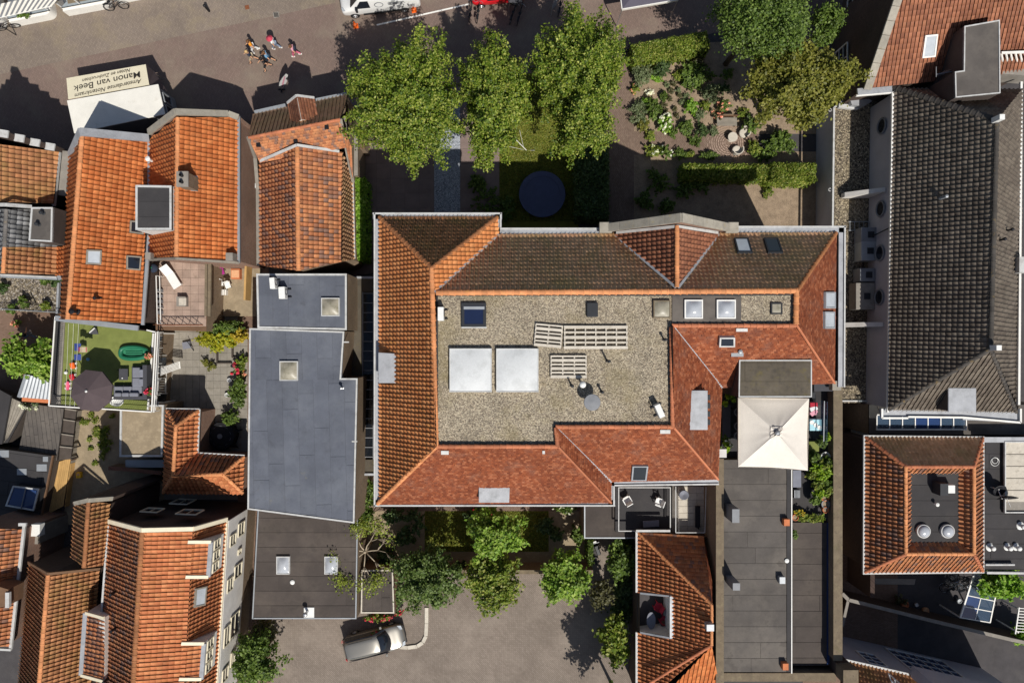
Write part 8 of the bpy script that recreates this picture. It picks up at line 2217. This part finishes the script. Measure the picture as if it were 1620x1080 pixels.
for y in (803,831):p=P(1103,y,3.34);MB().bar(p,p+Vector((0,0,.38)),.06,.3).build('leg','cl_black',bn)
MB().lathe([(.02,0),(.3,.1),(.34,.5),(.3,.55),(.02,.4)],P(1079,780,3.34),16).build('grey_pouffe','cloth_grey',None);tag(bpy.data.objects['grey_pouffe'],'round grey pouffe on the pale terrace','pouffe')
for x,y,lab in ((1039,955,'red cushioned chair at the back of the cut-in balcony'),(1048,976,'red cushioned chair beside the grey balcony table')):
 garden_chair(lab,x,y,bz,R(150),'red_fabric','balcony_chair')
o=thing('balcony_table','oval grey table on the cut-in balcony','table',P(1030,981,bz));p=P(1030,981,bz+.7);MB().lathe([(.3,.7),(.3,.74),(.01,.745)],(p.x,p.y,bz),24,sy=1.9).build('table_top','cloth_grey',o)
for sy_ in (-.35,.35):MB().bar((p.x,p.y+sy_,bz),(p.x,p.y+sy_,bz+.7),.05,.05).build('leg','steel',o)
MB().box(P(1051,985,bz+.25),(.45,.5,.5)).build('balcony_chest','wood_brown',None,bevel=.02);tag(bpy.data.objects['balcony_chest'],'brown chest in the balcony corner','chest')
MB().box(P(1122,990,7.9),(.45,.4,.5)).build('chimney','zinc',hF)
sct=local_thing('motor_scooter','dark motor scooter parked beside the porch path','scooter',P(942,861,0),R(110))
MB().box((0,0,.45),(.9,.32,.3)).build('body','cl_black',sct,local=True,bevel=.08);MB().box((-.2,0,.74),(.7,.3,.12)).build('seat','car_black',sct,local=True,bevel=.04);MB().bar((.5,0,.3),(.42,0,1.0),.06,.1).build('fork','grey_plastic',sct,local=True)
MB().tube([(.4,-.32,1.02),(.44,0,1.05),(.4,.32,1.02)],.02,6).build('handlebar','steel',sct,local=True);MB().box((.5,0,.95),(.16,.24,.16)).build('headlamp','white_plastic',sct,local=True,bevel=.03)
for x in (-.5,.58):MB().torus((x,0,.24),.18,.06,'Y',16,6).build('wheel','tyre',sct,local=True)
for x,y,r_,lab,m_ in ((1427,953,.3,'brown pot with dry plant in the shaded courtyard','terracotta'),(1461,963,.24,'ochre jar in the shaded courtyard','tan'),(1448,955,.14,'small white pot in the shaded courtyard','white_plastic'),(1514,948,.2,'pale vase near the glass canopy','zinc')):
 p=P(x,y,0);o=thing('courtyard_pot',lab,'pot',p);MB().lathe([(r_*.6,0),(r_,r_*1.2),(r_*.8,r_*1.6),(r_*.7,r_*1.6),(r_*.7,r_*1.3),(.01,r_*1.3)],p,16).build('pot',m_,o)
shrub('dry brown plant in the shaded courtyard',1425,950,9,.7,'leaf_bronze',300,.1,cat='plant')
o=thing('stone_slab','long pale stone slab on the shaded courtyard floor','slab',P(1412,919,0));MB().prism([(p.x,p.y)for p in (P(1379,923,0),P(1383,914,0),P(1448,915,0),P(1446,924,0))],0,.05).build('slab','concrete',o)
o=thing('cat_flap_cone','small white cone-shaped marker in the court corner','marker',P(1355,897,0));MB().lathe([(.2,0),(.02,.35)],P(1355,897,0),4).build('cone','white_paint',o)
for i,(x,y)in enumerate(((1508,912),(1522,914),(1538,913),(1550,919),(1496,911))):
 bicycle('bicycle stacked under the ring roof eave beside the glass canopy',x,y+6,R(10+8*i),R(20),'steel','bicycles by the glass canopy')
pgl=thing('white_trellis','white slatted trellis at the courtyard edge','trellis',P(1615,985,0))
for i in range(9):MB().bar(P(1608+i*.4,998-i*4.6,2.2),P(1640,1000-i*4.6,2.2),.05,.05).build('slat','white_paint',pgl)
MB().bar(P(1612,960,2.2),P(1606,1002,2.2),.08,.08).build('beam','white_paint',pgl)
for y in (962,1000):p=P(1611,y,2.2);MB().bar((p.x,p.y,0),p,.08,.08).build('post','white_paint',pgl)
